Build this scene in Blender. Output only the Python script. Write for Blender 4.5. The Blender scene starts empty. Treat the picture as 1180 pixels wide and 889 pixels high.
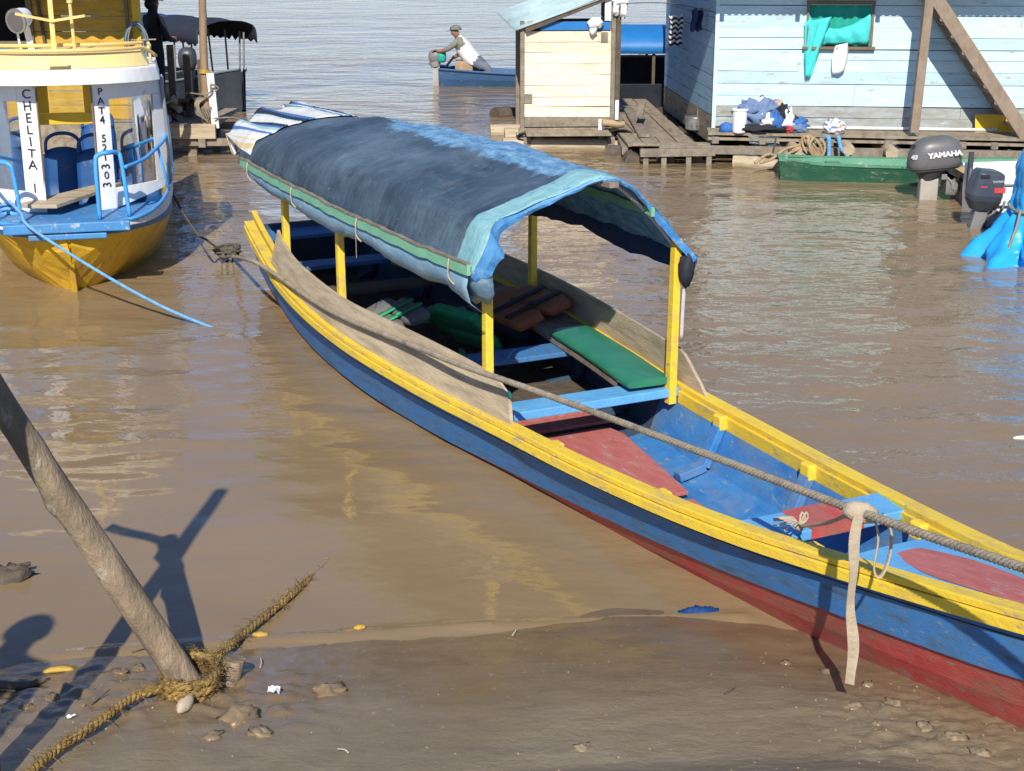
import bpy, math, random
from mathutils import Vector as V, Matrix, noise
R = math.radians
random.seed(7)
sc = bpy.context.scene
COL = sc.collection
# ------------------------------------------------------------------ camera model of the photograph (1180 x 889)
F, YH, CH = 1730.0, -100.0, 3.2
PITCH = math.atan((444.5 - YH) / F)
CP, SP = math.cos(PITCH), math.sin(PITCH)

def ray(x, y):
    dx, dy = x - 590.0, 444.5 - y
    return V((dx, F * CP + dy * SP, -F * SP + dy * CP))

def at(x, y, z=0.0):
    """world point at height z seen at photo pixel x, y"""
    d = ray(x, y)
    return V((0, 0, CH)) + d * ((z - CH) / d.z)

def aty(x, y, Y):
    """world point at depth Y seen at photo pixel x, y"""
    d = ray(x, y)
    return V((0, 0, CH)) + d * (Y / d.y)

cam_d = bpy.data.cameras.new('camera')
cam = bpy.data.objects.new('camera', cam_d)
COL.objects.link(cam)
cam.location = (0, 0, CH)
cam.rotation_euler = (math.pi / 2 - PITCH, 0, 0)
cam_d.sensor_width = 36.0
cam_d.sensor_fit = 'HORIZONTAL'
cam_d.lens = F / 1180.0 * 36.0
cam_d.clip_end = 3000
cam_d.clip_start = 0.05
sc.camera = cam

# ------------------------------------------------------------------ light
SUN = V((0.07, 1.0, -0.77)).normalized()       # the way the light travels
w = bpy.data.worlds.new('World')
sc.world = w
w.use_nodes = True
nt = w.node_tree
sky = nt.nodes.new('ShaderNodeTexSky')
sky.sky_type = 'NISHITA'
sky.sun_disc = False
EL = math.asin(-SUN.z)
sky.sun_elevation = EL
sky.sun_rotation = math.atan2(-SUN.x, -SUN.y)
sky.air_density = 1.0
sky.dust_density = 0.25
sky.ozone_density = 2.5
nt.nodes['Background'].inputs['Strength'].default_value = 0.10
tint = nt.nodes.new('ShaderNodeMix'); tint.data_type = 'RGBA'; tint.blend_type = 'MULTIPLY'; tint.inputs['Factor'].default_value = 1.0
tint.inputs['B'].default_value = (0.82, 0.92, 1.20, 1)
nt.links.new(sky.outputs[0], tint.inputs['A'])
nt.links.new(tint.outputs['Result'], nt.nodes['Background'].inputs['Color'])
sl = bpy.data.lights.new('sun', 'SUN')
sl.energy = 4.95
sl.angle = R(0.53)
sl.color = (1.0, 0.93, 0.82)
so = bpy.data.objects.new('sun', sl)
COL.objects.link(so)
so.rotation_euler = SUN.to_track_quat('-Z', 'Y').to_euler()
so.location = (0, -10, 20)
sc.view_settings.view_transform = 'Standard'
sc.view_settings.look = 'None'
sc.view_settings.gamma = 1
sc.view_settings.exposure = 0.22
sc.cycles.max_bounces = 8
sc.cycles.use_denoising = True

# ------------------------------------------------------------------ materials
MATS = {}

def mk(name, c, c2=None, scale=6.0, stretch=(1, 1, 1), rough=0.7, bump=0.25, bscale=None, wear=None,
       metal=0.0, dirt=None, spec=0.4, detail=8, blend=(0.35, 0.68)):
    """noise between two tones, optional worn-off patches, optional dirt patches, bump"""
    if name in MATS:
        return MATS[name]
    m = bpy.data.materials.new(name)
    m.use_nodes = True
    n, l = m.node_tree.nodes, m.node_tree.links
    b = n['Principled BSDF']
    b.inputs['Roughness'].default_value = rough
    b.inputs['Metallic'].default_value = metal
    b.inputs['Specular IOR Level'].default_value = spec
    tc = n.new('ShaderNodeTexCoord')
    mp = n.new('ShaderNodeMapping')
    mp.inputs['Scale'].default_value = stretch
    l.new(tc.outputs['Object'], mp.inputs[0])

    def nz(sca, det=8, ro=0.6):
        t = n.new('ShaderNodeTexNoise')
        t.inputs['Scale'].default_value = sca
        t.inputs['Detail'].default_value = det
        t.inputs['Roughness'].default_value = ro
        l.new(mp.outputs[0], t.inputs['Vector'])
        return t.outputs['Fac']

    def ramp(fac, a, bb):
        r = n.new('ShaderNodeMapRange')
        r.inputs['From Min'].default_value = a
        r.inputs['From Max'].default_value = bb
        l.new(fac, r.inputs['Value'])
        return r.outputs[0]

    def mixc(fac, a, bcol):
        x = n.new('ShaderNodeMix')
        x.data_type = 'RGBA'
        l.new(fac, x.inputs['Factor'])
        for sock, val in ((x.inputs['A'], a), (x.inputs['B'], bcol)):
            if isinstance(val, tuple):
                sock.default_value = (*val, 1)
            else:
                l.new(val, sock)
        return x.outputs['Result']
    if c2 is None:
        c2 = tuple(k * 0.72 for k in c)
    col = mixc(ramp(nz(scale, detail), *blend), c, c2)
    if wear:
        wc, amt, ws = wear
        col = mixc(ramp(nz(ws, 10, 0.7), 0.78 - amt, 0.84 - amt), col, wc)
    if dirt:
        dc, amt, ds = dirt
        col = mixc(ramp(nz(ds, 6, 0.6), 0.75 - amt, 1.0 - amt * 0.6), col, dc)
    l.new(col, b.inputs['Base Color'])
    if bump:
        bp = n.new('ShaderNodeBump')
        bp.inputs['Strength'].default_value = bump
        bp.inputs['Distance'].default_value = 0.02
        l.new(nz(bscale or scale * 3, 8, 0.65), bp.inputs['Height'])
        l.new(bp.outputs[0], b.inputs['Normal'])
    MATS[name] = m
    return m

GREYW = (0.24, 0.20, 0.15)
# the passenger boat
mk('boat_blue', (0.035, 0.17, 0.44), (0.085, 0.27, 0.54), 5, (1, 4, 4), 0.62, 0.3, 40, ((0.22, 0.25, 0.27), 0.195, 11), dirt=((0.05, 0.06, 0.075), 0.33, 5))
mk('boat_blue_inside', (0.03, 0.16, 0.43), (0.06, 0.24, 0.52), 4, (1, 2, 2), 0.6, 0.3, 30, ((0.24, 0.28, 0.31), 0.19, 11), dirt=((0.2, 0.22, 0.22), 0.3, 2.4))
mk('boat_light_blue', (0.10, 0.34, 0.64), (0.14, 0.42, 0.72), 6, (1, 1, 1), 0.6, 0.3, 40, ((0.35, 0.38, 0.38), 0.17, 8))
mk('boat_red', (0.50, 0.05, 0.05), (0.56, 0.10, 0.09), 6, (1, 3, 3), 0.6, 0.35, 30, ((0.27, 0.21, 0.16), 0.21, 9), dirt=((0.23, 0.15, 0.10), 0.36, 2.6))
mk('boat_floor_red', (0.42, 0.11, 0.10), (0.48, 0.17, 0.15), 6, (1, 4, 1), 0.7, 0.3, 30, ((0.36, 0.30, 0.26), 0.2, 7))
mk('boat_yellow', (0.84, 0.61, 0.05), (0.78, 0.52, 0.04), 6, (1, 3, 3), 0.55, 0.35, 30, ((0.42, 0.35, 0.22), 0.195, 9), dirt=((0.46, 0.36, 0.16), 0.25, 3))
mk('weathered_board', (0.53, 0.44, 0.30), (0.40, 0.325, 0.22), 3, (1, 6, 9), 0.85, 0.5, 14, dirt=((0.20, 0.165, 0.12), 0.27, 2.2), spec=0.2)
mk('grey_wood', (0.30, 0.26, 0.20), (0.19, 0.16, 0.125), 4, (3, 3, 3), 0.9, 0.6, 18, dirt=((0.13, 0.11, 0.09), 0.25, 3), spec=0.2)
mk('dark_wood', (0.13, 0.105, 0.08), (0.08, 0.065, 0.05), 4, (3, 3, 3), 0.9, 0.5, 18, spec=0.2)
mk('tarp_dark', (0.030, 0.058, 0.088), (0.066, 0.108, 0.150), 2.6, (1.7, 1.0, 1.0), 0.62, 0.45, 7, ((0.17, 0.25, 0.32), 0.165, 5), dirt=((0.095, 0.10, 0.105), 0.2, 1.3), spec=0.3)
mk('tarp_blue', (0.03, 0.17, 0.44), (0.12, 0.34, 0.60), 3, (1, 3, 3), 0.5, 0.35, 9, ((0.26, 0.40, 0.50), 0.2, 4))
mk('tarp_ridge', (0.12, 0.33, 0.56), (0.20, 0.42, 0.62), 3, (1, 3, 3), 0.45, 0.35, 9, ((0.05, 0.12, 0.22), 0.2, 6))
mk('boat_shaded_inside', (0.035, 0.07, 0.12), (0.05, 0.085, 0.13), 4, (1, 2, 2), 0.75, 0.3, 30, ((0.13, 0.14, 0.14), 0.18, 6))  # inside blue with the canopy's shade put into the colour
mk('tarp_teal', (0.17, 0.38, 0.41), (0.24, 0.46, 0.49), 3, (1, 2, 2), 0.5, 0.3, 12, ((0.10, 0.30, 0.48), 0.19, 4))
mk('tarp_pale', (0.22, 0.36, 0.45), (0.14, 0.28, 0.40), 3, (1, 3, 3), 0.5, 0.4, 10, ((0.34, 0.44, 0.46), 0.2, 5))
mk('batten_green', (0.17, 0.43, 0.26), (0.22, 0.50, 0.33), 6, (1, 4, 4), 0.7, 0.3, 30, ((0.36, 0.33, 0.26), 0.16, 9))
mk('cushion_green', (0.02, 0.17, 0.10), (0.035, 0.22, 0.13), 4, rough=0.42, bump=0.15, bscale=14, wear=((0.12, 0.22, 0.16), 0.14, 5))
mk('vest_green', (0.02, 0.34, 0.14), (0.03, 0.26, 0.11), 6, rough=0.7, bump=0.3, bscale=30)
mk('vest_orange', (0.36, 0.13, 0.05), (0.26, 0.09, 0.04), 6, rough=0.7, bump=0.3, bscale=30)
mk('webbing_black', (0.025, 0.025, 0.028), rough=0.8, bump=0.3, bscale=60)
mk('foam_grey', (0.16, 0.16, 0.16), rough=0.8)
mk('pvc_grey', (0.42, 0.42, 0.40), (0.55, 0.54, 0.5), 8, rough=0.5, bump=0.1)
mk('rope_grey', (0.40, 0.345, 0.265), (0.27, 0.235, 0.18), 20, rough=0.95, bump=0.7, bscale=120, spec=0.1, dirt=((0.13, 0.115, 0.095), 0.25, 6))
mk('rope_dark', (0.14, 0.12, 0.095), (0.09, 0.08, 0.065), 20, rough=0.95, bump=0.6, bscale=120, spec=0.1)
mk('rope_ochre', (0.48, 0.33, 0.11), (0.26, 0.17, 0.065), 14, rough=0.95, bump=0.9, bscale=90, spec=0.1, dirt=((0.08, 0.062, 0.045), 0.3, 4))
mk('rope_blue', (0.12, 0.34, 0.62), (0.20, 0.45, 0.70), 20, rough=0.8, bump=0.6, bscale=80)
mk('strap_beige', (0.50, 0.42, 0.30), (0.38, 0.31, 0.22), 12, rough=0.85, bump=0.4, bscale=80)
# generic
mk('white_paint', (0.78, 0.79, 0.78), (0.70, 0.72, 0.72), 3, rough=0.5, bump=0.1, wear=((0.42, 0.40, 0.36), 0.17, 6), dirt=((0.58, 0.57, 0.53), 0.22, 1.8))
mk('cream_roof_yellow', (0.80, 0.66, 0.30), (0.78, 0.60, 0.24), 3, rough=0.5, bump=0.1, wear=((0.55, 0.45, 0.28), 0.13, 8))
mk('rail_yellow', (0.80, 0.58, 0.22), (0.74, 0.52, 0.18), 5, rough=0.5, bump=0.1, wear=((0.5, 0.4, 0.25), 0.14, 12))
mk('deep_yellow', (0.78, 0.47, 0.02), (0.70, 0.40, 0.02), 4, rough=0.55, bump=0.15)
mk('hull_yellow', (0.74, 0.46, 0.03), (0.62, 0.36, 0.025), 3, (2, 2, 1), 0.5, 0.25, 12, ((0.30, 0.22, 0.12), 0.16, 6), dirt=((0.30, 0.19, 0.06), 0.28, 2))
mk('hull_blue', (0.05, 0.16, 0.34), (0.08, 0.21, 0.40), 3, rough=0.55, bump=0.2, wear=((0.30, 0.33, 0.36), 0.18, 4))
mk('rail_blue', (0.05, 0.30, 0.72), (0.08, 0.36, 0.76), 6, rough=0.45, bump=0.1, wear=((0.45, 0.52, 0.58), 0.15, 14))
mk('deck_blue', (0.045, 0.20, 0.46), (0.07, 0.27, 0.54), 5, rough=0.55, bump=0.15, wear=((0.40, 0.46, 0.50), 0.19, 9), dirt=((0.12, 0.17, 0.22), 0.25, 3))
mk('seat_blue', (0.010, 0.065, 0.21), (0.016, 0.085, 0.25), 4, rough=0.5, bump=0.1, wear=((0.07, 0.13, 0.24), 0.18, 7))
mk('letter_black', (0.02, 0.02, 0.022), rough=0.6, bump=0)
mk('yellow_planks', (0.62, 0.36, 0.035), (0.46, 0.25, 0.03), 3, (1, 1, 8), 0.7, 0.35, 14, ((0.30, 0.20, 0.09), 0.19, 5))
mk('trim_brown', (0.20, 0.15, 0.09), (0.15, 0.11, 0.065), 5, rough=0.7)
mk('room_shade', (0.02, 0.018, 0.016), rough=0.9, bump=0)
mk('house_blue', (0.57, 0.755, 0.81), (0.49, 0.69, 0.77), 2.0, (1, 1, 5), 0.75, 0.3, 12, ((0.34, 0.33, 0.30), 0.19, 4), dirt=((0.40, 0.46, 0.46), 0.25, 1.3), spec=0.25)
mk('house_blue_second', (0.51, 0.71, 0.79), (0.42, 0.62, 0.71), 2.6, (1, 1, 5), 0.75, 0.3, 12, ((0.36, 0.36, 0.33), 0.22, 5), dirt=((0.36, 0.42, 0.42), 0.3, 1.7), spec=0.25)
mk('cabin_cream_second', (0.78, 0.68, 0.52), (0.68, 0.57, 0.42), 3, (1, 1, 7), 0.85, 0.35, 14, ((0.36, 0.28, 0.2), 0.19, 6), spec=0.2)
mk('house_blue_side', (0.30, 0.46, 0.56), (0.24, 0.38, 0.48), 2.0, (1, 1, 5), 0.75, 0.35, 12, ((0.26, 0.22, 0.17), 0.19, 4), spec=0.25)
mk('house_base', (0.38, 0.42, 0.42), (0.28, 0.26, 0.22), 3.5, (1, 1, 4), 0.85, 0.4, 14, ((0.40, 0.52, 0.56), 0.22, 4), spec=0.2)
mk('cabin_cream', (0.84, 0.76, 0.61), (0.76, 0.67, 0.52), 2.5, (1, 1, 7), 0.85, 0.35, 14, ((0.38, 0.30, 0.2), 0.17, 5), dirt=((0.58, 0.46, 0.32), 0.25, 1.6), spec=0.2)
mk('deck_wood', (0.34, 0.28, 0.20), (0.23, 0.19, 0.14), 3, (4, 1.2, 4), 0.9, 0.5, 12, dirt=((0.15, 0.125, 0.1), 0.25, 3), spec=0.2)
mk('stair_wood', (0.31, 0.24, 0.175), (0.22, 0.17, 0.125), 3, (4, 4, 2), 0.85, 0.4, 14, spec=0.2)
mk('zinc_roof', (0.46, 0.60, 0.60), (0.33, 0.46, 0.48), 3, rough=0.5, bump=0.15, metal=0.1, wear=((0.40, 0.34, 0.27), 0.18, 5))
mk('blue_sheet', (0.012, 0.15, 0.42), (0.02, 0.18, 0.46), 3, rough=0.5, bump=0.15)
mk('cloth_teal', (0.05, 0.52, 0.52), (0.07, 0.60, 0.58), 5, rough=0.7, bump=0.2, bscale=40)
mk('cloth_teal_dark', (0.01, 0.30, 0.23), (0.015, 0.35, 0.27), 5, rough=0.7, bump=0.2, bscale=40)
mk('cloth_white', (0.78, 0.77, 0.76), (0.68, 0.67, 0.67), 8, rough=0.8, bump=0.2, bscale=40)
mk('cloth_navy', (0.02, 0.035, 0.10), rough=0.8, bump=0.2)
mk('cloth_grey_blue', (0.16, 0.24, 0.40), (0.11, 0.17, 0.30), 6, rough=0.85, bump=0.3)
mk('cloth_black', (0.02, 0.022, 0.028), rough=0.85, bump=0.2)
mk('cloth_tan', (0.55, 0.42, 0.30), rough=0.85, bump=0.2)
mk('cloth_red', (0.5, 0.05, 0.05), rough=0.8, bump=0.2)
mk('cloth_mid_blue', (0.04, 0.15, 0.42), (0.03, 0.11, 0.33), 8, rough=0.8, bump=0.2)
mk('aluminium', (0.62, 0.62, 0.60), (0.5, 0.5, 0.49), 6, rough=0.32, bump=0.05, metal=0.85)
mk('chrome', (0.75, 0.75, 0.75), (0.7, 0.7, 0.7), 6, rough=0.12, bump=0, metal=1.0)
mk('canoe_green', (0.012, 0.08, 0.043), (0.022, 0.11, 0.058), 4, (1, 3, 3), 0.6, 0.3, 20, ((0.20, 0.22, 0.19), 0.19, 6), dirt=((0.14, 0.12, 0.09), 0.2, 2))
mk('canoe_green_light', (0.09, 0.26, 0.16), (0.06, 0.22, 0.12), 4, rough=0.6, bump=0.2, wear=((0.3, 0.33, 0.28), 0.2, 6))
mk('motor_grey', (0.115, 0.115, 0.118), (0.135, 0.135, 0.138), 4, rough=0.38, bump=0.03, wear=((0.2, 0.19, 0.18), 0.1, 12))
mk('motor_dark', (0.045, 0.05, 0.058), (0.06, 0.066, 0.075), 4, rough=0.4, bump=0.05)
mk('motor_navy', (0.045, 0.06, 0.085), (0.065, 0.08, 0.10), 5, rough=0.35, bump=0.05, wear=((0.22, 0.22, 0.22), 0.13, 10))
mk('motor_leg', (0.40, 0.38, 0.33), (0.30, 0.285, 0.25), 5, rough=0.55, bump=0.1)
mk('motor_leg_dark', (0.22, 0.22, 0.215), (0.15, 0.15, 0.145), 6, rough=0.5, bump=0.15)
mk('decal_red', (0.62, 0.07, 0.07), rough=0.5, bump=0)
mk('decal_white', (0.75, 0.75, 0.75), rough=0.5, bump=0)
mk('rusty', (0.42, 0.31, 0.18), (0.30, 0.20, 0.11), 6, rough=0.8)
mk('boat_white', (0.72, 0.73, 0.74), (0.62, 0.64, 0.66), 3, rough=0.45, bump=0.1, wear=((0.4, 0.38, 0.35), 0.14, 6))
mk('tarp_bright', (0.02, 0.33, 0.78), (0.03, 0.40, 0.82), 3, rough=0.35, bump=0.15, bscale=10)
mk('tarp_navy', (0.014, 0.045, 0.13), (0.022, 0.065, 0.17), 4, rough=0.65, bump=0.3)
mk('tarp_charcoal', (0.022, 0.026, 0.04), rough=0.75, bump=0.3)
mk('dark_hull', (0.02, 0.028, 0.04), (0.032, 0.04, 0.052), 4, rough=0.7, bump=0.25)
mk('canoe_blue', (0.028, 0.085, 0.19), (0.045, 0.11, 0.23), 4, (1, 3, 3), 0.65, 0.3, wear=((0.3, 0.3, 0.28), 0.17, 7))
mk('pole_wood', (0.36, 0.28, 0.185), (0.215, 0.168, 0.112), 3, (3, 3, 1.2), 0.85, 0.9, 16, ((0.44, 0.40, 0.33), 0.18, 5), dirt=((0.105, 0.09, 0.068), 0.33, 2.8), spec=0.25)
mk('post_wood', (0.34, 0.245, 0.15), (0.24, 0.165, 0.10), 3, (4, 4, 1), 0.85, 0.4, 14)
mk('wet_stone', (0.16, 0.135, 0.10), (0.22, 0.185, 0.14), 9, rough=0.4, bump=0.4, bscale=30)
mk('skin', (0.30, 0.15, 0.09), (0.26, 0.13, 0.08), 6, rough=0.6, bump=0)
mk('denim', (0.15, 0.18, 0.22), (0.11, 0.135, 0.17), 8, rough=0.9, bump=0.2)
mk('hair', (0.015, 0.012, 0.01), rough=0.8, bump=0)
mk('olive', (0.20, 0.21, 0.16), rough=0.85, bump=0.2)
mk('camo', (0.22, 0.23, 0.19), (0.08, 0.09, 0.07), 30, rough=0.85, bump=0)
mk('banana', (0.55, 0.36, 0.06), (0.34, 0.20, 0.05), 14, rough=0.6, bump=0.3)
mk('hose_green', (0.03, 0.20, 0.13), (0.02, 0.10, 0.08), 10, rough=0.45, bump=0)
mk('hose_grey', (0.20, 0.23, 0.26), rough=0.45, bump=0)
mk('teal_plastic', (0.03, 0.42, 0.33), rough=0.4, bump=0)
mk('blue_bag', (0.01, 0.04, 0.15), (0.015, 0.06, 0.2), 6, rough=0.3, bump=0.2)
for i, cc in enumerate([(0.72, 0.74, 0.70), (0.70, 0.55, 0.26), (0.06, 0.18, 0.45), (0.02, 0.03, 0.06), (0.35, 0.58, 0.60), (0.55, 0.68, 0.70)]):
    mk('stripe_%d' % i, cc, rough=0.75, bump=0.25, bscale=30)

# the canopy sheet: dark tarpaulin, sun-bleached blue along the ridge, teal front hem; 'mask' says where
m = bpy.data.materials.new('canopy_sheet'); m.use_nodes = True
n, l = m.node_tree.nodes, m.node_tree.links
b = n['Principled BSDF']; b.inputs['Roughness'].default_value = 0.58; b.inputs['Specular IOR Level'].default_value = 0.35
tc = n.new('ShaderNodeTexCoord')
def cnz(s, st=(1, 1, 1), d=8, ro=0.6, rot=0.0):
    mp = n.new('ShaderNodeMapping'); mp.inputs['Scale'].default_value = st; mp.inputs['Rotation'].default_value = (0, 0, rot)
    l.new(tc.outputs['Object'], mp.inputs[0])
    t = n.new('ShaderNodeTexNoise'); t.inputs['Scale'].default_value = s; t.inputs['Detail'].default_value = d; t.inputs['Roughness'].default_value = ro
    l.new(mp.outputs[0], t.inputs['Vector']); return t.outputs['Fac']
def cmr(f, a, bb, c=0.0, d=1.0):
    r = n.new('ShaderNodeMapRange'); l.new(f, r.inputs[0])
    for k, v_ in zip((1, 2, 3, 4), (a, bb, c, d)): r.inputs[k].default_value = v_
    return r.outputs[0]
def cmx(f, a, bb):
    x = n.new('ShaderNodeMix'); x.data_type = 'RGBA'; l.new(f, x.inputs['Factor'])
    for sk, v_ in ((x.inputs['A'], a), (x.inputs['B'], bb)):
        if isinstance(v_, tuple): sk.default_value = (*v_, 1)
        else: l.new(v_, sk)
    return x.outputs['Result']
def cma(op, a, bb):
    r = n.new('ShaderNodeMath'); r.operation = op
    for i_, v_ in enumerate((a, bb)):
        if isinstance(v_, (int, float)): r.inputs[i_].default_value = v_
        else: l.new(v_, r.inputs[i_])
    return r.outputs[0]
at_ = n.new('ShaderNodeAttribute'); at_.attribute_name = 'mask'
sp_ = n.new('ShaderNodeSeparateColor'); l.new(at_.outputs['Color'], sp_.inputs[0])
dark = cmx(cmr(cnz(2.2, (1.3, 1, 1)), 0.36, 0.66), (0.028, 0.052, 0.080), (0.072, 0.115, 0.155))
dark = cmx(cmr(cnz(1.1, (0.7, 1.4, 1.4), 10, 0.7), 0.50, 0.72), dark, (0.125, 0.185, 0.235))
dark = cmx(cmr(cnz(5, (5, 0.7, 0.7), 8, 0.65, 0.3), 0.56, 0.70), dark, (0.115, 0.125, 0.13))
dark = cmx(cmr(cnz(16, (1, 2, 2), 8, 0.75), 0.665, 0.70), dark, (0.26, 0.34, 0.40))
ridge = cmx(cmr(cnz(7, (1, 2, 2), 8, 0.75), 0.40, 0.62), (0.21, 0.40, 0.56), (0.06, 0.17, 0.33))
teal = cmx(cmr(cnz(5, (1, 2, 2), 8, 0.7), 0.36, 0.66), (0.18, 0.39, 0.42), (0.26, 0.47, 0.50))
teal = cmx(cmr(cnz(12, (1, 1, 1), 8, 0.7), 0.60, 0.64), teal, (0.09, 0.25, 0.42))
wob_ = cma('MULTIPLY', cma('SUBTRACT', cnz(7, (1, 1, 1), 10, 0.75), 0.5), 0.9)
col_ = cmx(cmr(cma('ADD', sp_.outputs['Red'], wob_), 0.44, 0.58), dark, ridge)
wob2 = cma('MULTIPLY', cma('SUBTRACT', cnz(9, (1, 1, 1), 8, 0.7), 0.5), 0.25)
col_ = cmx(cmr(cma('ADD', sp_.outputs['Green'], wob2), 0.47, 0.52), col_, teal)
l.new(col_, b.inputs['Base Color'])
bp_ = n.new('ShaderNodeBump'); bp_.inputs['Strength'].default_value = 0.85; bp_.inputs['Distance'].default_value = 0.03
l.new(cma('ADD', cma('MULTIPLY', cnz(4, (2.2, 0.8, 0.8), 6, 0.6, 0.5), 1.0), cma('MULTIPLY', cnz(11, (0.7, 1.6, 1.6), 6, 0.7, -0.4), 0.45)), bp_.inputs['Height'])
l.new(bp_.outputs[0], b.inputs['Normal'])
MATS['canopy_sheet'] = m

# glass
def glass(name, tint=(0.9, 0.95, 0.95)):
    m = bpy.data.materials.new(name); m.use_nodes = True
    n, l = m.node_tree.nodes, m.node_tree.links
    n.remove(n['Principled BSDF'])
    t = n.new('ShaderNodeBsdfTransparent'); t.inputs[0].default_value = (*tint, 1)
    g = n.new('ShaderNodeBsdfGlossy'); g.inputs['Roughness'].default_value = 0.03
    fr = n.new('ShaderNodeFresnel'); fr.inputs[0].default_value = 1.5
    x = n.new('ShaderNodeMixShader')
    l.new(fr.outputs[0], x.inputs[0]); l.new(t.outputs[0], x.inputs[1]); l.new(g.outputs[0], x.inputs[2])
    l.new(x.outputs[0], n['Material Output'].inputs[0])
    MATS[name] = m
glass('pane_glass')

# ------------------------------------------------------------------ mesh builder
class MB:
    def __init__(s):
        s.v, s.f, s.m = [], [], []

    def add(s, vs, fs, mi=0):
        k = len(s.v)
        s.v += [V(p) for p in vs]
        s.f += [tuple(i + k for i in q) for q in fs]
        s.m += [mi] * len(fs)
        return s

    def hexa(s, p, mi=0):
        """eight corners: 0-3 bottom ring, 4-7 top ring"""
        return s.add(p, [(3, 2, 1, 0), (4, 5, 6, 7), (0, 1, 5, 4), (1, 2, 6, 5), (2, 3, 7, 6), (3, 0, 4, 7)], mi)

    def box(s, c, d, rot=None, mi=0):
        c = V(c); x, y, z = d[0] / 2, d[1] / 2, d[2] / 2
        p = [V(q) for q in ((-x, -y, -z), (x, -y, -z), (x, y, -z), (-x, y, -z), (-x, -y, z), (x, -y, z), (x, y, z), (-x, y, z))]
        if rot is not None:
            p = [rot @ q for q in p]
        return s.hexa([q + c for q in p], mi)

    def beam(s, a, b, w, h, up=(0, 0, 1), mi=0, w2=None, h2=None):
        a, b = V(a), V(b); t = (b - a).normalized(); up = V(up)
        if abs(t.dot(up)) > 0.98:
            up = V((0, 1, 0))
        x = t.cross(up).normalized(); u = x.cross(t)
        w2 = w2 or w; h2 = h2 or h
        r = []
        for p, ww, hh in ((a, w, h), (b, w2, h2)):
            r += [p - x * ww / 2 - u * hh / 2, p + x * ww / 2 - u * hh / 2, p + x * ww / 2 + u * hh / 2, p - x * ww / 2 + u * hh / 2]
        return s.add(r, [(0, 1, 2, 3), (7, 6, 5, 4), (0, 4, 5, 1), (1, 5, 6, 2), (2, 6, 7, 3), (3, 7, 4, 0)], mi)

    def tube(s, pts, r, n=8, mi=0, caps=True, flat=1.0, jit=0.0, up=(0, 0, 1)):
        pts = [V(p) for p in pts]; N = len(pts)
        rr = r if isinstance(r, (list, tuple)) else [r] * N
        ref = V(up); vs = []
        for i, p in enumerate(pts):
            t = (pts[min(i + 1, N - 1)] - pts[max(i - 1, 0)])
            t = t.normalized() if t.length > 1e-9 else V((0, 0, 1))
            x = t.cross(ref)
            if x.length < 0.05:
                x = t.cross(V((0, 1, 0)))
            x.normalize(); u = x.cross(t)
            ref = u if abs(t.dot(u)) < .9 else ref
            for k in range(n):
                a = 2 * math.pi * k / n
                q = rr[i] * (1 + (random.uniform(-jit, jit) if jit else 0))
                vs.append(p + x * math.cos(a) * q + u * math.sin(a) * q * flat)
        fs = []
        for i in range(N - 1):
            for k in range(n):
                a, b = i * n + k, i * n + (k + 1) % n
                fs.append((a, b, b + n, a + n))
        if caps:
            fs.append(tuple(range(n - 1, -1, -1))); fs.append(tuple((N - 1) * n + k for k in range(n)))
        return s.add(vs, fs, mi)

    def grid(s, rows, mi=0, mat=None):
        """rows: list of equal-length point lists; mat(i, j) -> material index"""
        a, b = len(rows), len(rows[0]); k = len(s.v)
        s.v += [V(p) for r in rows for p in r]
        for i in range(a - 1):
            for j in range(b - 1):
                s.f.append((k + i * b + j, k + i * b + j + 1, k + (i + 1) * b + j + 1, k + (i + 1) * b + j))
                s.m.append(mat(i, j) if mat else mi)
        return s

    def prism(s, poly, d, mi=0):
        """poly: loop of 3D points, pushed along d"""
        n = len(poly); d = V(d); p = [V(q) for q in poly]
        return s.add(p + [q + d for q in p], [tuple(range(n - 1, -1, -1)), tuple(range(n, 2 * n))] +
                     [(i, (i + 1) % n, n + (i + 1) % n, n + i) for i in range(n)], mi)

    def ball(s, c, r, n=12, mi=0, amp=0.0, fr=3.0, rot=None, sq=1.0):
        c = V(c); r = V(r) if not isinstance(r, (int, float)) else V((r, r, r))
        vs, fs = [], []; m = max(4, n // 2)
        pw = lambda x: math.copysign(abs(x) ** sq, x)
        for i in range(m + 1):
            th = math.pi * i / m
            for k in range(n):
                ph = 2 * math.pi * k / n
                d = V((pw(math.sin(th)) * pw(math.cos(ph)), pw(math.sin(th)) * pw(math.sin(ph)), pw(math.cos(th))))
                q = V((d.x * r.x, d.y * r.y, d.z * r.z))
                if amp:
                    q *= 1 + amp * noise.noise(d * fr + c * 3.1)
                if rot is not None:
                    q = rot @ q
                vs.append(c + q)
        for i in range(m):
            for k in range(n):
                a, b = i * n + k, i * n + (k + 1) % n
                fs.append((a, a + n, b + n, b))
        return s.add(vs, fs, mi)

    def rope(s, pts, r, pitch=0.09, strands=3, mi=0, seg=None):
        """a laid rope: strands wound about a path"""
        P = spline(pts, seg or max(8, int(plen(pts) / (pitch / 7))))
        for k in range(strands):
            q, L = [], 0.0
            for i, p in enumerate(P):
                if i:
                    L += (P[i] - P[i - 1]).length
                t = (P[min(i + 1, len(P) - 1)] - P[max(i - 1, 0)]).normalized()
                x = t.cross(V((0, 0, 1)))
                if x.length < 0.1:
                    x = t.cross(V((0, 1, 0)))
                x.normalize(); u = x.cross(t)
                a = 2 * math.pi * (L / pitch + k / strands)
                q.append(p + (x * math.cos(a) + u * math.sin(a)) * r * 0.5)
            s.tube(q, r * 0.58, 6, mi)
        return s

    def xf(s, M):
        s.v = [M @ p for p in s.v]
        return s

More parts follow.
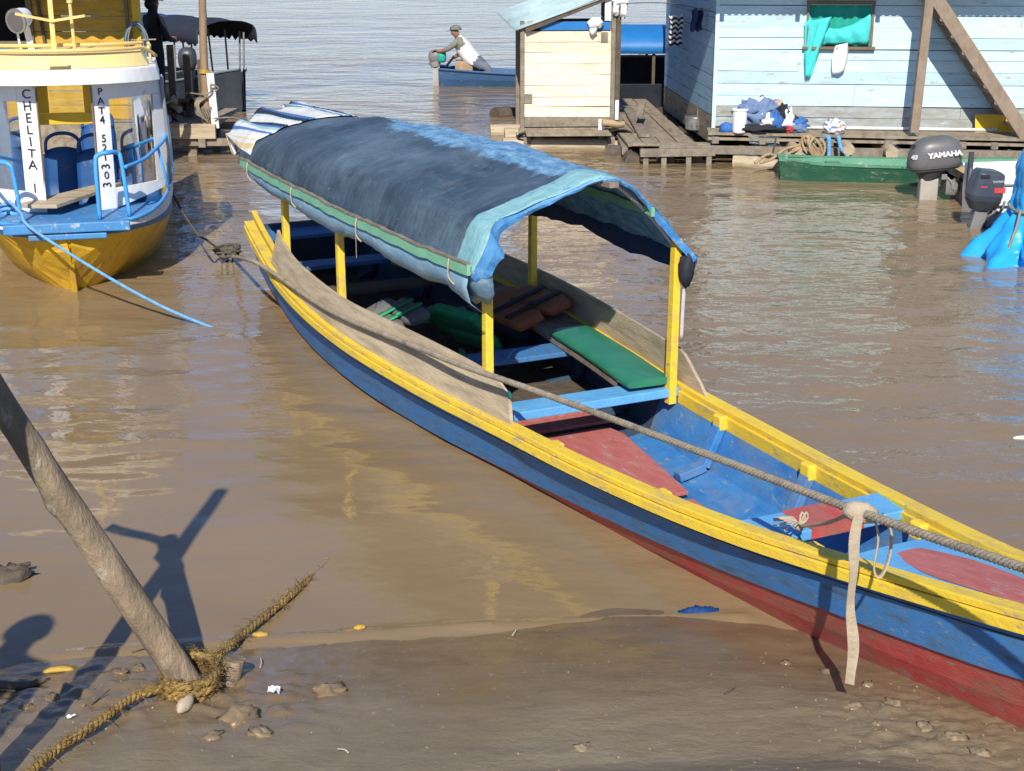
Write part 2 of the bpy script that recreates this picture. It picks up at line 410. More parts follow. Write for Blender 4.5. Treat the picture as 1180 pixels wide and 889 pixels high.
    def build(s, name, mats, parent=None, smooth=False, bevel=0.0, world=False, solid=0.0, label=None, cat=None, group=None, kind=None, auto=True):
        vs = [p.copy() for p in s.v]; loc = V((0, 0, 0))
        if parent is None:
            lo = V((min(p.x for p in vs), min(p.y for p in vs), min(p.z for p in vs)))
            hi = V((max(p.x for p in vs), max(p.y for p in vs), max(p.z for p in vs)))
            loc = V(((lo.x + hi.x) / 2, (lo.y + hi.y) / 2, lo.z))
            vs = [p - loc for p in vs]
        elif world:
            r = parent
            while r.parent:
                r = r.parent
            M = FR[r.name].inverted()
            vs = [M @ p for p in vs]
        me = bpy.data.meshes.new(name)
        me.from_pydata([tuple(p) for p in vs], [], s.f)
        for mm in ([mats] if isinstance(mats, str) else mats):
            me.materials.append(MATS[mm])
        me.polygons.foreach_set('material_index', s.m)
        if smooth:
            me.polygons.foreach_set('use_smooth', [True] * len(me.polygons))
        me.update()
        o = bpy.data.objects.new(name, me)
        COL.objects.link(o)
        o.location = loc
        if parent is not None:
            o.parent = parent
        if solid:
            md = o.modifiers.new('t', 'SOLIDIFY'); md.thickness = solid; md.offset = 0
        if bevel:
            md = o.modifiers.new('b', 'BEVEL'); md.width = bevel; md.segments = 2; md.limit_method = 'ANGLE'; md.angle_limit = R(40)
        tag(o, label, cat, group, kind)
        if parent is None:
            FR[o.name] = Matrix.Translation(loc)
        return o

FR = {}

def tag(o, label=None, cat=None, group=None, kind=None):
    for k, x in (('label', label), ('category', cat), ('group', group), ('kind', kind)):
        if x:
            o[k] = x

def thing(name, label, cat, loc=(0, 0, 0), rz=0.0, group=None):
    o = bpy.data.objects.new(name, None)
    COL.objects.link(o)
    o.empty_display_size = 0.2
    o.location = loc
    o.rotation_euler = (0, 0, rz)
    tag(o, label, cat, group)
    FR[o.name] = Matrix.Translation(V(loc)) @ Matrix.Rotation(rz, 4, 'Z')
    return o

def plen(p):
    return sum((V(p[i + 1]) - V(p[i])).length for i in range(len(p) - 1))

def spline(pts, n):
    """Catmull-Rom through the points, n + 1 samples"""
    P = [V(p) for p in pts]
    if len(P) == 2:
        return [P[0].lerp(P[1], i / n) for i in range(n + 1)]
    out = []
    for i in range(n + 1):
        t = i / n * (len(P) - 1); k = min(int(t), len(P) - 2); u = t - k
        a, b, c, d = P[max(k - 1, 0)], P[k], P[k + 1], P[min(k + 2, len(P) - 1)]
        out.append(0.5 * ((2 * b) + (c - a) * u + (2 * a - 5 * b + 4 * c - d) * u * u + (3 * b - a - 3 * c + d) * u ** 3))
    return out

def lut(xs, ys):
    """smooth interpolation of a table"""
    def f(x):
        if x <= xs[0]:
            return ys[0]
        if x >= xs[-1]:
            return ys[-1]
        for k in range(len(xs) - 1):
            if xs[k] <= x <= xs[k + 1]:
                h = xs[k + 1] - xs[k]; u = (x - xs[k]) / h
                def sl(i):
                    if i == 0: return (ys[1] - ys[0]) / (xs[1] - xs[0])
                    if i == len(xs) - 1: return (ys[-1] - ys[-2]) / (xs[-1] - xs[-2])
                    return (ys[i + 1] - ys[i - 1]) / (xs[i + 1] - xs[i - 1])
                a, b = sl(k) * h, sl(k + 1) * h
                return (2 * u**3 - 3 * u * u + 1) * ys[k] + (u**3 - 2 * u * u + u) * a + (-2 * u**3 + 3 * u * u) * ys[k + 1] + (u**3 - u * u) * b
    return f

def frange(a, b, n):
    return [a + (b - a) * i / (n - 1) for i in range(n)]

def text_mesh(txt, size, M, name, mat, parent, thick=0.004, shear=0.0, world=True, spacing=1.0, bold=0.0, line=1.0):
    """lettering as a mesh; M places the text's own x (reading) and y (up) axes"""
    cu = bpy.data.curves.new(name, 'FONT')
    cu.body = txt; cu.size = size; cu.extrude = thick; cu.shear = shear
    cu.space_character = spacing; cu.space_line = line; cu.offset = bold
    cu.align_x = 'CENTER'; cu.align_y = 'CENTER'
    o = bpy.data.objects.new('tmp', cu); COL.objects.link(o)
    dg = bpy.context.evaluated_depsgraph_get()
    me = bpy.data.meshes.new_from_object(o.evaluated_get(dg))
    bpy.data.objects.remove(o)
    mb = MB(); mb.add([M @ p.co for p in me.vertices], [tuple(q.vertices) for q in me.polygons])
    bpy.data.meshes.remove(me)
    return mb.build(name, mat, parent, world=world)

def frame_m(o, x, y):
    """matrix with origin o, x axis x, y axis y"""
    x = V(x).normalized(); y = V(y); y = (y - x * y.dot(x)).normalized(); z = x.cross(y)
    return Matrix(((x.x, y.x, z.x, o[0]), (x.y, y.y, z.y, o[1]), (x.z, y.z, z.z, o[2]), (0, 0, 0, 1)))

def skin_person(name, joints, bones, mats, parent=None, label=None, extra=None, group=None, root=0, loc=(0, 0, 0)):
    """one continuous body: joints {key: (pos, radius)}, bones [(a, b, material)]"""
    keys = list(joints)
    me = bpy.data.meshes.new('sk')
    me.from_pydata([tuple(joints[k][0]) for k in keys], [(keys.index(a), keys.index(b)) for a, b, _ in bones], [])
    o = bpy.data.objects.new('sk', me); COL.objects.link(o)
    md = o.modifiers.new('s', 'SKIN'); md.use_smooth_shade = True
    for i, k in enumerate(keys):
        r = joints[k][1]
        me.skin_vertices[0].data[i].radius = (r, r) if not isinstance(r, tuple) else r
        me.skin_vertices[0].data[i].use_root = (k == keys[root])
    sb = o.modifiers.new('d', 'SUBSURF'); sb.levels = 2; sb.render_levels = 2
    dg = bpy.context.evaluated_depsgraph_get()
    ev = bpy.data.meshes.new_from_object(o.evaluated_get(dg))
    bpy.data.objects.remove(o)
    segs = [(V(joints[a][0]), V(joints[b][0]), m, max(0.02, (joints[a][1] if not isinstance(joints[a][1], tuple) else joints[a][1][0]))) for a, b, m in bones]
    mb = MB(); fs, mi = [], []
    for p in ev.polygons:
        c = p.center; best = (9e9, 0)
        for a, b, m, r in segs:
            ab = b - a; t = max(0, min(1, (c - a).dot(ab) / max(1e-9, ab.dot(ab))))
            d = (c - (a + ab * t)).length / r
            if d < best[0]:
                best = (d, m)
        fs.append(tuple(p.vertices)); mi.append(best[1])
    mb.v = [p.co.copy() for p in ev.vertices]; mb.f = fs; mb.m = mi
    bpy.data.meshes.remove(ev)
    return mb.build(name, mats, parent, smooth=True, label=label, cat='person' if parent is None else None, group=group)

# ================================================================== ground, water
def nn3(x, y, z=0.0):
    return noise.noise(V((x, y, z)))

YL = lut([-60, -6, -3.2, -2.3, -1.6, -0.83, 0.0, 0.6, 1.05, 1.6, 2.4, 4, 8, 60], [5.0, 5.3, 5.75, 5.95, 6.1, 6.2, 6.32, 6.39, 6.41, 6.3, 6.1, 6.0, 6.1, 6.0])

def ground_z(x, y, fine=True):
    d = YL(x) - y
    if d < 0:
        z = max(-1.6, 0.10 * d)
    elif d < 1.5:
        z = 0.135 * d
    else:
        z = 0.2025 + 0.31 * (d - 1.5)
        if d > 5.9:
            z = 0.2025 + 0.31 * 4.4 + 0.03 * (d - 5.9)
    if fine and -1.2 < d < 4:
        k = min(1, (d + 1.2) / 1.2)
        z += k * (0.030 * nn3(x * 0.9, y * 1.2, 3) + 0.010 * nn3(x * 2.2, y * 2.8, 1))
        # trodden, lumpy mud: right of the bow and around the leaning post
        m1 = math.exp(-(((x - 1.75) / 0.55) ** 2 + ((y - 5.15) / 0.5) ** 2))
        m2 = math.exp(-(((x + 1.15) / 0.45) ** 2 + ((y - 5.55) / 0.28) ** 2))
        m3 = math.exp(-(((x + 1.9) / 0.35) ** 2 + ((y - 5.6) / 0.35) ** 2))
        t = nn3(x * 9, y * 9, 7)
        t2 = nn3(x * 19, y * 19, 2)
        z += k * (m1 * (0.013 * max(t, -0.35) + 0.013 * t2 + 0.010 * nn3(x * 37, y * 37, 4)) + m2 * (0.05 * max(t, -0.1) + 0.012 * t2) + m3 * (0.03 * max(t, -0.2) + 0.015 * t2))
        z += k * 0.004 * nn3(x * 5.5, y * 8, 11) * (0.4 + abs(nn3(x * 1.3, y * 1.9, 6)) * 2)
        z += k * (0.004 * t2 + 0.002 * nn3(x * 40, y * 40, 5)) * (0.12 + max(0, nn3(x * 1.7, y * 1.7, 9)))
        # a low mound in the very front
        z += 0.07 * math.exp(-(((x - 1.35) / 0.7) ** 2 + ((y - 4.45) / 0.35) ** 2))
    return z

xs = [-400, -150, -60, -30, -15, -9, -6, -4.5] + frange(-3.6, 3.4, 351) + [4.2, 5.5, 8, 12, 20, 40, 90, 200, 400]
ys = [-300, -100, -40, -20, -10, -5, -2, 0, 1.5, 2.6, 3.4] + frange(3.9, 7.4, 211) + [8, 9, 11, 15, 25, 60, 150, 600]
mb = MB()
mb.grid([[(x, y, ground_z(x, y)) for x in xs] for y in ys])
g = mb.build('ground', 'wet_stone', smooth=True, kind='structure')

# mud: damp and dark beside the water, drier up the bank
m = bpy.data.materials.new('mud'); m.use_nodes = True
n, l = m.node_tree.nodes, m.node_tree.links
b = n['Principled BSDF']
geo = n.new('ShaderNodeNewGeometry')
sep = n.new('ShaderNodeSeparateXYZ'); l.new(geo.outputs['Position'], sep.inputs[0])
def mudnoise(s, d=8, st=(1, 1, 1), ro=0.6):
    mp = n.new('ShaderNodeMapping'); mp.inputs['Scale'].default_value = st
    l.new(geo.outputs['Position'], mp.inputs[0])
    t = n.new('ShaderNodeTexNoise'); t.inputs['Scale'].default_value = s; t.inputs['Detail'].default_value = d
    t.inputs['Roughness'].default_value = ro
    l.new(mp.outputs[0], t.inputs['Vector']); return t.outputs['Fac']
def mrange(f, a, bb, c=0.0, d=1.0):
    r = n.new('ShaderNodeMapRange'); l.new(f, r.inputs[0])
    for k, v_ in zip((1, 2, 3, 4), (a, bb, c, d)):
        r.inputs[k].default_value = v_
    return r.outputs[0]
def mmath(op, a, bb):
    r = n.new('ShaderNodeMath'); r.operation = op
    for i, v_ in enumerate((a, bb)):
        if isinstance(v_, (int, float)): r.inputs[i].default_value = v_
        else: l.new(v_, r.inputs[i])
    return r.outputs[0]
def mmix(f, a, bb):
    x = n.new('ShaderNodeMix'); x.data_type = 'RGBA'; l.new(f, x.inputs['Factor'])
    for sk, v_ in ((x.inputs['A'], a), (x.inputs['B'], bb)):
        if isinstance(v_, tuple): sk.default_value = (*v_, 1)
        else: l.new(v_, sk)
    return x.outputs['Result']
wob = mmath('MULTIPLY_ADD', mudnoise(1.6, 6), 0.22)
wob.node.inputs[2].default_value = -0.11
wet = mrange(mmath('ADD', sep.outputs['Z'], wob), 0.05, 0.19)          # 0 at the water, 1 where drier
c0 = mmix(mrange(mudnoise(5, 10), 0.35, 0.65), (0.218, 0.172, 0.104), (0.256, 0.205, 0.130))
c1 = mmix(mrange(mudnoise(4, 8, (1, 2.5, 1)), 0.35, 0.65), (0.165, 0.115, 0.064), (0.200, 0.143, 0.082))
col = mmix(wet, c1, c0)
col = mmix(mrange(mudnoise(26, 6), 0.64, 0.72), col, (0.28, 0.235, 0.175))
l.new(col, b.inputs['Base Color'])
l.new(mrange(mmath('ADD', mmath('MULTIPLY', wet, 0.5), mmath('MULTIPLY', mudnoise(3, 6), 0.5)), 0.22, 0.8, 0.09, 0.55), b.inputs['Roughness'])
b.inputs['Specular IOR Level'].default_value = 0.4
bp = n.new('ShaderNodeBump'); bp.inputs['Distance'].default_value = 0.03
l.new(mrange(wet, 0, 1, 0.06, 0.28), bp.inputs['Strength'])
l.new(mmath('ADD', mudnoise(30, 8), mmath('MULTIPLY', mudnoise(7, 4, (1, 2, 1)), 1.2)), bp.inputs['Height'])
l.new(bp.outputs[0], b.inputs['Normal'])
g.data.materials[0] = m
MATS['mud'] = m

# water: opaque brown river; swell is real geometry near by, ripples are bump
def wave_z(x, y):
    d = YL(x) - y
    z = 0.0
    if d < 0.3:
        k = min(1.0, max(0.0, (0.3 - d) / 3.0))
        z += 0.011 * k * nn3(x * 1.1, y * 2.3, 4) + 0.006 * k * nn3(x * 2.6 + 7, y * 5.5, 8)
        if y < 12 and -2.2 < x < 1.1:      # the last small swash running up the mud
            z += 0.026 * math.exp(-((d + 0.09 + 0.05 * nn3(x * 1.3, 0, 2)) / 0.028) ** 2) * (0.55 + 0.8 * nn3(x * 3, 1, 1))
    return z
wx = [-700, -200, -80, -40, -20, -12] + frange(-8, 9, 341) + [12, 18, 30, 60, 120, 300, 700]
wy = [2, 4.5] + frange(5.2, 12, 171) + frange(12.08, 24, 150) + [25, 27, 30, 35, 42, 55, 75, 110, 200, 400, 900]
mb = MB(); mb.grid([[(x, y, wave_z(x, y) if abs(x) < 9 else 0) for x in wx] for y in wy])
water = mb.build('water', 'wet_stone', smooth=True, kind='structure')
m = bpy.data.materials.new('river_water'); m.use_nodes = True
n, l = m.node_tree.nodes, m.node_tree.links
b = n['Principled BSDF']
geo = n.new('ShaderNodeNewGeometry')
col = mmix(mrange(mudnoise(0.35, 6, (0.6, 1.4, 1)), 0.35, 0.65), (0.228, 0.162, 0.086), (0.272, 0.198, 0.110))
l.new(col, b.inputs['Base Color'])
b.inputs['Roughness'].default_value = 0.035
b.inputs['IOR'].default_value = 1.36
b.inputs['Specular IOR Level'].default_value = 0.5
sep = n.new('ShaderNodeSeparateXYZ'); l.new(geo.outputs['Position'], sep.inputs[0])
calm = mrange(mudnoise(0.22, 3, (0.8, 1.2, 1)), 0.36, 0.6, 0.45, 1.0)
deep = mrange(mmath('ADD', sep.outputs['Y'], mmath('MULTIPLY', sep.outputs['X'], 0.8)), 6.4, 14.5, 0.12, 0.92)
amp = mmath('MULTIPLY', calm, deep)
h = mmath('ADD', mmath('MULTIPLY', mudnoise(1.0, 2, (2.6, 3.6, 1), 0.5), 0.050), mmath('MULTIPLY', mudnoise(1.0, 3, (7.5, 11, 1), 0.5), 0.019))
h = mmath('ADD', h, mmath('MULTIPLY', mudnoise(1.0, 2, (0.7, 1.2, 1), 0.5), 0.10))
h = mmath('MULTIPLY', h, amp)
bp = n.new('ShaderNodeBump'); bp.inputs['Distance'].default_value = 1.0; bp.inputs['Strength'].default_value = 1.0
l.new(h, bp.inputs['Height']); l.new(bp.outputs[0], b.inputs['Normal'])
water.data.materials[0] = m

# ================================================================== the long passenger boat
BA = R(-64.0)
BO = V((0.535, 8.466, 0.0))
boat = thing('passenger_boat', 'long blue, yellow and red wooden boat under a worn dark tarpaulin canopy', 'boat', BO, BA)
BM = FR[boat.name]
SX = [-6.0, -5, -3.5, -2.2, -1, 0, 0.8, 1.5, 2.1, 2.6, 3.1, 3.65, 4.3, 4.8]
bw = lut(SX, [0.44, 0.60, 0.80, 0.855, 0.775, 0.66, 0.595, 0.52, 0.44, 0.355, 0.275, 0.20, 0.10, 0.012])
bg = lut([-6, -4, -1.5, 0, 1.6, 2.7, 3.7, 4.8], [0.62, 0.46, 0.40, 0.40, 0.46, 0.56, 0.70, 0.90])
bwj = lut(SX, [0.36, 0.50, 0.69, 0.745, 0.66, 0.535, 0.465, 0.40, 0.335, 0.285, 0.235, 0.178, 0.09, 0.008])
bzj = lut(SX, [0.20, 0.10, 0.04, 0.03, 0.03, 0.055, 0.10, 0.15, 0.205, 0.265, 0.33, 0.415, 0.57, 0.74])
bwb = lut(SX, [0.26, 0.38, 0.54, 0.58, 0.50, 0.38, 0.315, 0.26, 0.215, 0.17, 0.125, 0.08, 0.035, 0.003])
bzb = lut(SX, [0.02, -0.06, -0.11, -0.11, -0.11, -0.11, -0.10, -0.06, -0.015, 0.03, 0.075, 0.14, 0.28, 0.52])

SS = frange(-5.5, 4.8, 73)
# hull: outside (blue strake proud of the red bottom), inside, closed at the rail
def section(s):
    W, G, WJ, ZJ, WB, ZB = bw(s), bg(s), bwj(s), bzj(s), bwb(s), bzb(s)
    st = min(0.016, W * 0.3)
    half = [(W, G), (W * 0.62 + WJ * 0.38 + st * 0.8, G * 0.62 + ZJ * 0.38), (WJ + st, ZJ), (WJ, ZJ - 0.006), ((WJ + WB) / 2 + 0.012, (ZJ + ZB) / 2), (WB, ZB), (WB * 0.45, ZB - 0.025)]
    th = min(0.028, W * 0.45)
    fl = max(ZB + 0.05, 0.035)
    inn = [(max(WB * 0.5, 0.001), fl), (max(WB - th, 0.001), fl + 0.004), (max(WJ - th, 0.001), max(ZJ, fl + 0.03)), (max(W - th, 0.001), G)]
    out = [(s, n_, z) for n_, z in half] + [(s, 0, ZB - 0.03)] + [(s, -n_, z) for n_, z in half[::-1]]
    ins = [(s, -n_, z) for n_, z in inn[::-1]] + [(s, 0, fl - 0.002)] + [(s, n_, z) for n_, z in inn]
    return out + ins + [out[0]]
rows = [section(s) for s in SS]
nu = len(rows[0])
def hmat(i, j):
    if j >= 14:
        return 2 if SS[i] > -0.45 else 3  # aft of the canopy front the inside colour carries painted shade
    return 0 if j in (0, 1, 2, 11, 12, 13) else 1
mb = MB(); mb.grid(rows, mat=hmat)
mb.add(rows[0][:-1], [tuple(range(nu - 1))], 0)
hull = mb.build('hull', ['boat_blue', 'boat_red', 'boat_blue_inside', 'boat_shaded_inside'], boat)

for side in (-1, 1):
    mb = MB(); mb.tube([V((s, side * (bw(s) * 0.62 + bwj(s) * 0.38 + min(0.016, bw(s) * 0.3) * 0.8 - 0.001), bg(s) * 0.62 + bzj(s) * 0.38)) for s in frange(-5.4, 4.4, 60)], 0.0035, 5)
    mb.build('plank_seam', 'letter_black', boat)

def railpath(side, dn, dz, s0=-5.47, s1=4.8, n_=70):
    return [V((s, side * max(0.002, bw(s) + dn), bg(s) + dz)) for s in frange(s0, s1, n_)]

def plank_along(mb, path, wn, h, side, mi=0):
    """a rectangular batten bent along a path (wn across, h tall)"""
    rows = []
    for p in path:
        a, c = wn / 2, h / 2
        k = min(1, abs(p.y) / (wn * 0.6) + 0.15)
        rows.append([p + V((0, -a * k, -c)), p + V((0, a * k, -c)), p + V((0, a * k, c)), p + V((0, -a * k, c)), p + V((0, -a * k, -c))])
    mb.grid(rows, mi)
    mb.add(rows[0][:4], [(3, 2, 1, 0)], mi); mb.add(rows[-1][:4], [(0, 1, 2, 3)], mi)
for side in (-1, 1):
    mb = MB()
    plank_along(mb, railpath(side, -0.004, 0.004), 0.088, 0.030, side)
    plank_along(mb, railpath(side, 0.026, -0.042), 0.046, 0.050, side)
    plank_along(mb, railpath(side, -0.050, -0.052, -0.12, 4.2), 0.030, 0.078, side)
    mb.build('gunwale', 'boat_yellow', boat, bevel=0.006)

for side in (-1, 1):
    mb = MB(); plank_along(mb, railpath(side, -0.085, 0.006, -5.74, -4.3, 20), 0.045, 0.05, side)
    mb.build('inner_rail', 'boat_yellow', boat, bevel=0.005)
mb = MB(); W, G = bw(-5.5), bg(-5.5)
mb.prism([(-5.5, W - 0.03, G - 0.03), (-5.5, bwj(-5.5) - 0.02, bzj(-5.5)), (-5.5, bwb(-5.5), 0.0), (-5.5, -bwb(-5.5), 0.0), (-5.5, -bwj(-5.5) + 0.02, bzj(-5.5)), (-5.5, -W + 0.03, G - 0.03)], (0.04, 0, 0))
mb.build('transom', 'boat_shaded_inside', boat)
# ribs with yellow heads
for s in (-5.0, -4.1, -3.2, -2.4, -1.5, -0.75, 0.45, 1.42, 2.45):
    for side in (-1, 1):
        mb = MB()
        W, G, WJ, ZJ, WB = bw(s), bg(s), bwj(s), bzj(s), bwb(s)
        fl = max(bzb(s) + 0.05, 0.035)
        pts = [(W - 0.075, G - 0.035), (WJ - 0.062, max(ZJ, fl + 0.03) + 0.03), (WB * 0.75, fl + 0.035)]
        for (a, az), (c, cz) in zip(pts[:-1], pts[1:]):
            mb.beam((s, side * a, az), (s, side * c, cz), 0.075, 0.05, up=(0, side, 0.3))
        mb.build('rib', 'boat_blue_inside' if s > -0.5 else 'boat_shaded_inside', boat, bevel=0.005)
        if s > 0:
            mb = MB(); mb.box((s, side * (W - 0.085), G - 0.045), (0.085, 0.06, 0.09))
            mb.build('rib_head', 'boat_yellow', boat, bevel=0.012)

# thwarts
def thwart(s, wid, z, mat, th=0.035, rise=0.0, cut=0.02):
    mb = MB()
    W = bw(s) - cut - 0.03
    mb.box((s, 0, z - th / 2), (wid, W * 2, th))
    return mb.build('thwart', mat, boat, bevel=0.006)
t = thwart(-0.24, 0.20, 0.395, 'boat_light_blue', 0.055)
tag(t, 'bright light blue thwart at the open front of the canopy')
for s in (-1.35, -2.55, -3.6, -4.55):
    thwart(s, 0.24, 0.37, 'boat_blue' if s == -1.35 or s < -4 else 'grey_wood' if s == -2.55 else 'dark_wood')
t = thwart(2.14, 0.24, 0.505, 'boat_light_blue', 0.05, cut=-0.012)
tag(t, 'small bow thwart, blue ends and worn red middle')
mb = MB(); mb.box((2.14, -0.02, 0.5075), (0.243, 0.30, 0.004)); mb.box((2.2625, -0.02, 0.482), (0.004, 0.30, 0.045))
mb.build('red_patch', 'boat_red', t)

# floor boards, aft ones coloured dark as canopy shade; red foot boards, then the tapered foot of the hold
FZ = 0.085
mb = MB()
for k in range(26):
    s = -5.4 + k * 0.168
    W = bwj(s) - 0.045
    mb.box((s, 0, FZ - 0.011 + random.uniform(-0.003, 0.003)), (0.158, W * 2, 0.02))
mb.build('floor_boards', 'dark_wood', boat, bevel=0.003)
mb = MB()
for s in (-0.86, -0.62):
    mb.box((s, -0.02, FZ + 0.012), (0.19, 0.84, 0.022))
mb.build('foot_boards', 'boat_floor_red', boat, bevel=0.003)
mb = MB()
poly = [(-0.46, -0.36), (-0.46, 0.30), (-0.30, 0.33), (0.72, 0.16), (0.72, -0.16), (-0.30, -0.36)]
mb.prism([(a, c, 0.072) for a, c in poly], (0, 0, 0.02))
poly = [(0.80, -0.14), (0.80, 0.14), (1.9, 0.05), (1.9, -0.05)]
mb.prism([(a, c, 0.062) for a, c in poly], (0, 0, 0.02))
mb.build('bow_floor', 'boat_floor_red', boat, bevel=0.003)

# bow deck
mb = MB()
DS = frange(2.62, 4.66, 18)
top = [[(s, k * (bw(s) - 0.048), bg(s) - 0.030 + 0.02 * (1 - k * k)) for k in frange(-1, 1, 9)] for s in DS]
mb.grid([[V(p) for p in r] for r in top], mat=lambda i, j: 0)
mb.grid([[V(p) - V((0, 0, 0.03)) for p in r[::-1]] for r in top])
mb.grid([[V(p) for p in top[0]], [V(p) - V((0, 0, 0.03)) for p in top[0]]])
dk = mb.build('bow_deck', 'boat_light_blue', boat)
mb = MB()
mb.grid([[(s, k * max(0.01, 0.62 * (bw(s) - 0.05)) * (0.35 + 0.65 * min(1, (s - 2.66) / 0.35)), bg(s) - 0.026 + 0.02 * (1 - (0.6 * k) ** 2)) for k in frange(-1, 1, 7)] for s in frange(2.72, 4.3, 14)])
mb.build('red_wedge', 'boat_floor_red', dk)
mb = MB(); mb.box((2.60, 0, bg(2.6) - 0.095), (0.03, 2 * bw(2.6) - 0.11, 0.13))
mb.build('deck_beam', 'boat_blue_inside', boat)

# stern deck + inner second rail end
mb = MB()
mb.grid([[(s, k * (bw(s) - 0.09), bg(s) - 0.09) for k in frange(-1, 1, 5)] for s in frange(-5.48, -5.2, 4)])
mb.build('stern_deck', 'boat_blue', boat, solid=0.03)

# side bench on the far side, and one on the near side
for side, s0, s1 in ((1, -4.2, -0.34),):
    mb = MB()
    P = frange(s0, s1, 16)
    outer = [(s, side * (bw(s) - 0.05), 0.415) for s in P]; inner = [(s, side * (bw(s) - 0.40), 0.415) for s in P]
    mb.grid([[V(a), V(c)] for a, c in zip(outer, inner)])
    mb.grid([[V(c), V(c) - V((0, 0, 0.035))] for c in inner])
    mb.grid([[V(a) - V((0, 0, 0.035)), V(c) - V((0, 0, 0.035))] for a, c in zip(outer, inner)])
    mb.build('bench', 'grey_wood', boat)

# weathered side boards standing on the rails
def side_board(side, prof, s0, s1, dn, lean=0.0, flare=0.0):
    top = lut([p[0] for p in prof], [p[1] for p in prof]); bot = lut([p[0] for p in prof], [p[2] for p in prof])
    P = frange(s0, s1, 60)
    mb = MB(); rows = []
    for s in P:
        zt, zb = top(s), bot(s)
        if zt - zb < 0.004:
            zt = zb + 0.004
        nb = bw(s) + dn
        a = []
        for k in frange(0, 1, 6):
            z = zb + (zt - zb) * k
            a.append((nb + lean * (z - bg(s)), z))
        loop = [V((s, side * p, z)) for p, z in a] + [V((s, side * (p - 0.021), z)) for p, z in a[::-1]]
        rows.append(loop + [loop[0]])
    mb.grid(rows)
    mb.add(rows[0][:-1], [tuple(range(12))]); mb.add(rows[-1][:-1], [tuple(range(11, -1, -1))])
    return mb.build('side_board', 'weathered_board', boat)
side_board(-1, [(-4.2, 0.755, 0.485), (-4.1, 0.735, 0.478), (-3.6, 0.675, 0.455), (-3.0, 0.655, 0.435), (-2.2, 0.645, 0.42), (-1.4, 0.66, 0.413), (-0.6, 0.655, 0.413), (-0.15, 0.62, 0.415), (0.03, 0.54, 0.417), (0.10, 0.43, 0.418)], -4.2, 0.10, 0.012, -0.25)
side_board(1, [(-4.45, 0.60, 0.52), (-4.3, 0.70, 0.485), (-3.6, 0.655, 0.455), (-2.6, 0.635, 0.425), (-1.4, 0.62, 0.413), (-0.5, 0.615, 0.413), (-0.2, 0.615, 0.415), (-0.02, 0.53, 0.417), (0.12, 0.45, 0.418), (0.15, 0.424, 0.42)], -4.45, 0.15, 0.0, 0.02)

# canopy posts
posts = [(-0.30, -1, 0.605, 1.22), (-0.16, 1, 0.575, 1.34), (-2.42, -1, 0.752, 1.22), (-2.42, 1, 0.755, 1.36), (-3.98, -1, 0.655, 1.16), (-3.98, 1, 0.69, 1.2)]
for s, side, nq, zt in posts:
    mb = MB()
    mb.beam((s, side * nq, bg(s) - 0.10), (s + random.uniform(-0.02, 0.02), side * nq, zt), 0.052, 0.062, up=(1, 0, 0), w2=0.048, h2=0.055)
    p = mb.build('canopy_post', 'boat_yellow', boat, bevel=0.004)
mb = MB()
mb.tube(spline([(-0.345, -0.58, 0.44), (-0.35, -0.585, 0.75), (-0.345, -0.60, 1.0), (-0.31, -0.64, 1.2)], 20), 0.011, 8)
mb.build('pipe', 'pvc_grey', boat, smooth=True)

# canopy tarpaulin
AF = [(-0.83, 1.265), (-0.79, 1.36), (-0.735, 1.48), (-0.70, 1.535), (-0.64, 1.566), (-0.45, 1.628), (-0.25, 1.692), (-0.06, 1.762), (0.02, 1.775), (0.11, 1.755), (0.22, 1.69), (0.37, 1.555), (0.52, 1.40), (0.66, 1.225)]
AR = [(-0.74, 1.20), (-0.73, 1.29), (-0.66, 1.40), (-0.5, 1.49), (-0.27, 1.545), (0.0, 1.575), (0.15, 1.565), (0.32, 1.51), (0.5, 1.42), (0.64, 1.31), (0.72, 1.19)]
def arch(P, u):
    t = u * (len(P) - 1); k = min(int(t), len(P) - 2); f = t - k
    q = spline([(a, c, 0) for a, c in P], 80)
    return q[int(round(u * 80))]
QF, QR = spline([(a, c, 0) for a, c in AF], 60), spline([(a, c, 0) for a, c in AR], 60)
CS0, CS1 = -0.06, -4.92
def canopy(v, i):
    """v 0 front .. 1 stern, i 0..60 near eave .. far eave"""
    s = CS0 + (CS1 - CS0) * v
    k = v ** 1.15
    bulge = 0.045 * math.sin(math.pi * v)
    f = min(i, 59.999); i0 = int(f); f -= i0
    a = QF[i0].lerp(QF[i0 + 1], f).lerp(QR[i0].lerp(QR[i0 + 1], f), k)
    x, z = a.x, a.y
    x -= bulge * 1.6 if x < 0 else -bulge * 1.6 * min(1, x / 0.3)
    # sag between the hoops at each post pair
    up = max(0.0, 1 - (abs(i - 30) / 30) ** 2)
    z += 0.066 * up * math.sin(math.pi * min(1, v * 1.05)) ** 0.8
    z -= 0.026 * up * abs(math.sin(math.pi * (s + 0.2) / 1.2))
    wv = 0.012 * nn3(s * 2.1, i * 0.09, 3) + 0.010 * nn3(s * 5 + i * 0.12, i * 0.2 - s * 1.5, 5) + 0.011 * abs(nn3(s * 7 - i * 0.25, i * 0.2 + s * 3, 9)) + 0.003 * nn3(s * 22, i * 0.8, 9)
    return V((s + (0.05 * math.sin(i * 0.21) if v == 0 else 0), x + wv * 0.6, z + wv))
rows = [[canopy(v, i) for i in frange(0, 60, 181)] for v in frange(0, 1, 170)]
mb = MB(); mb.grid(rows)
can = mb.build('canopy', 'canopy_sheet', boat, smooth=True, solid=0.003)
ca_ = can.data.color_attributes.new('mask', 'FLOAT_COLOR', 'POINT')
flat = []
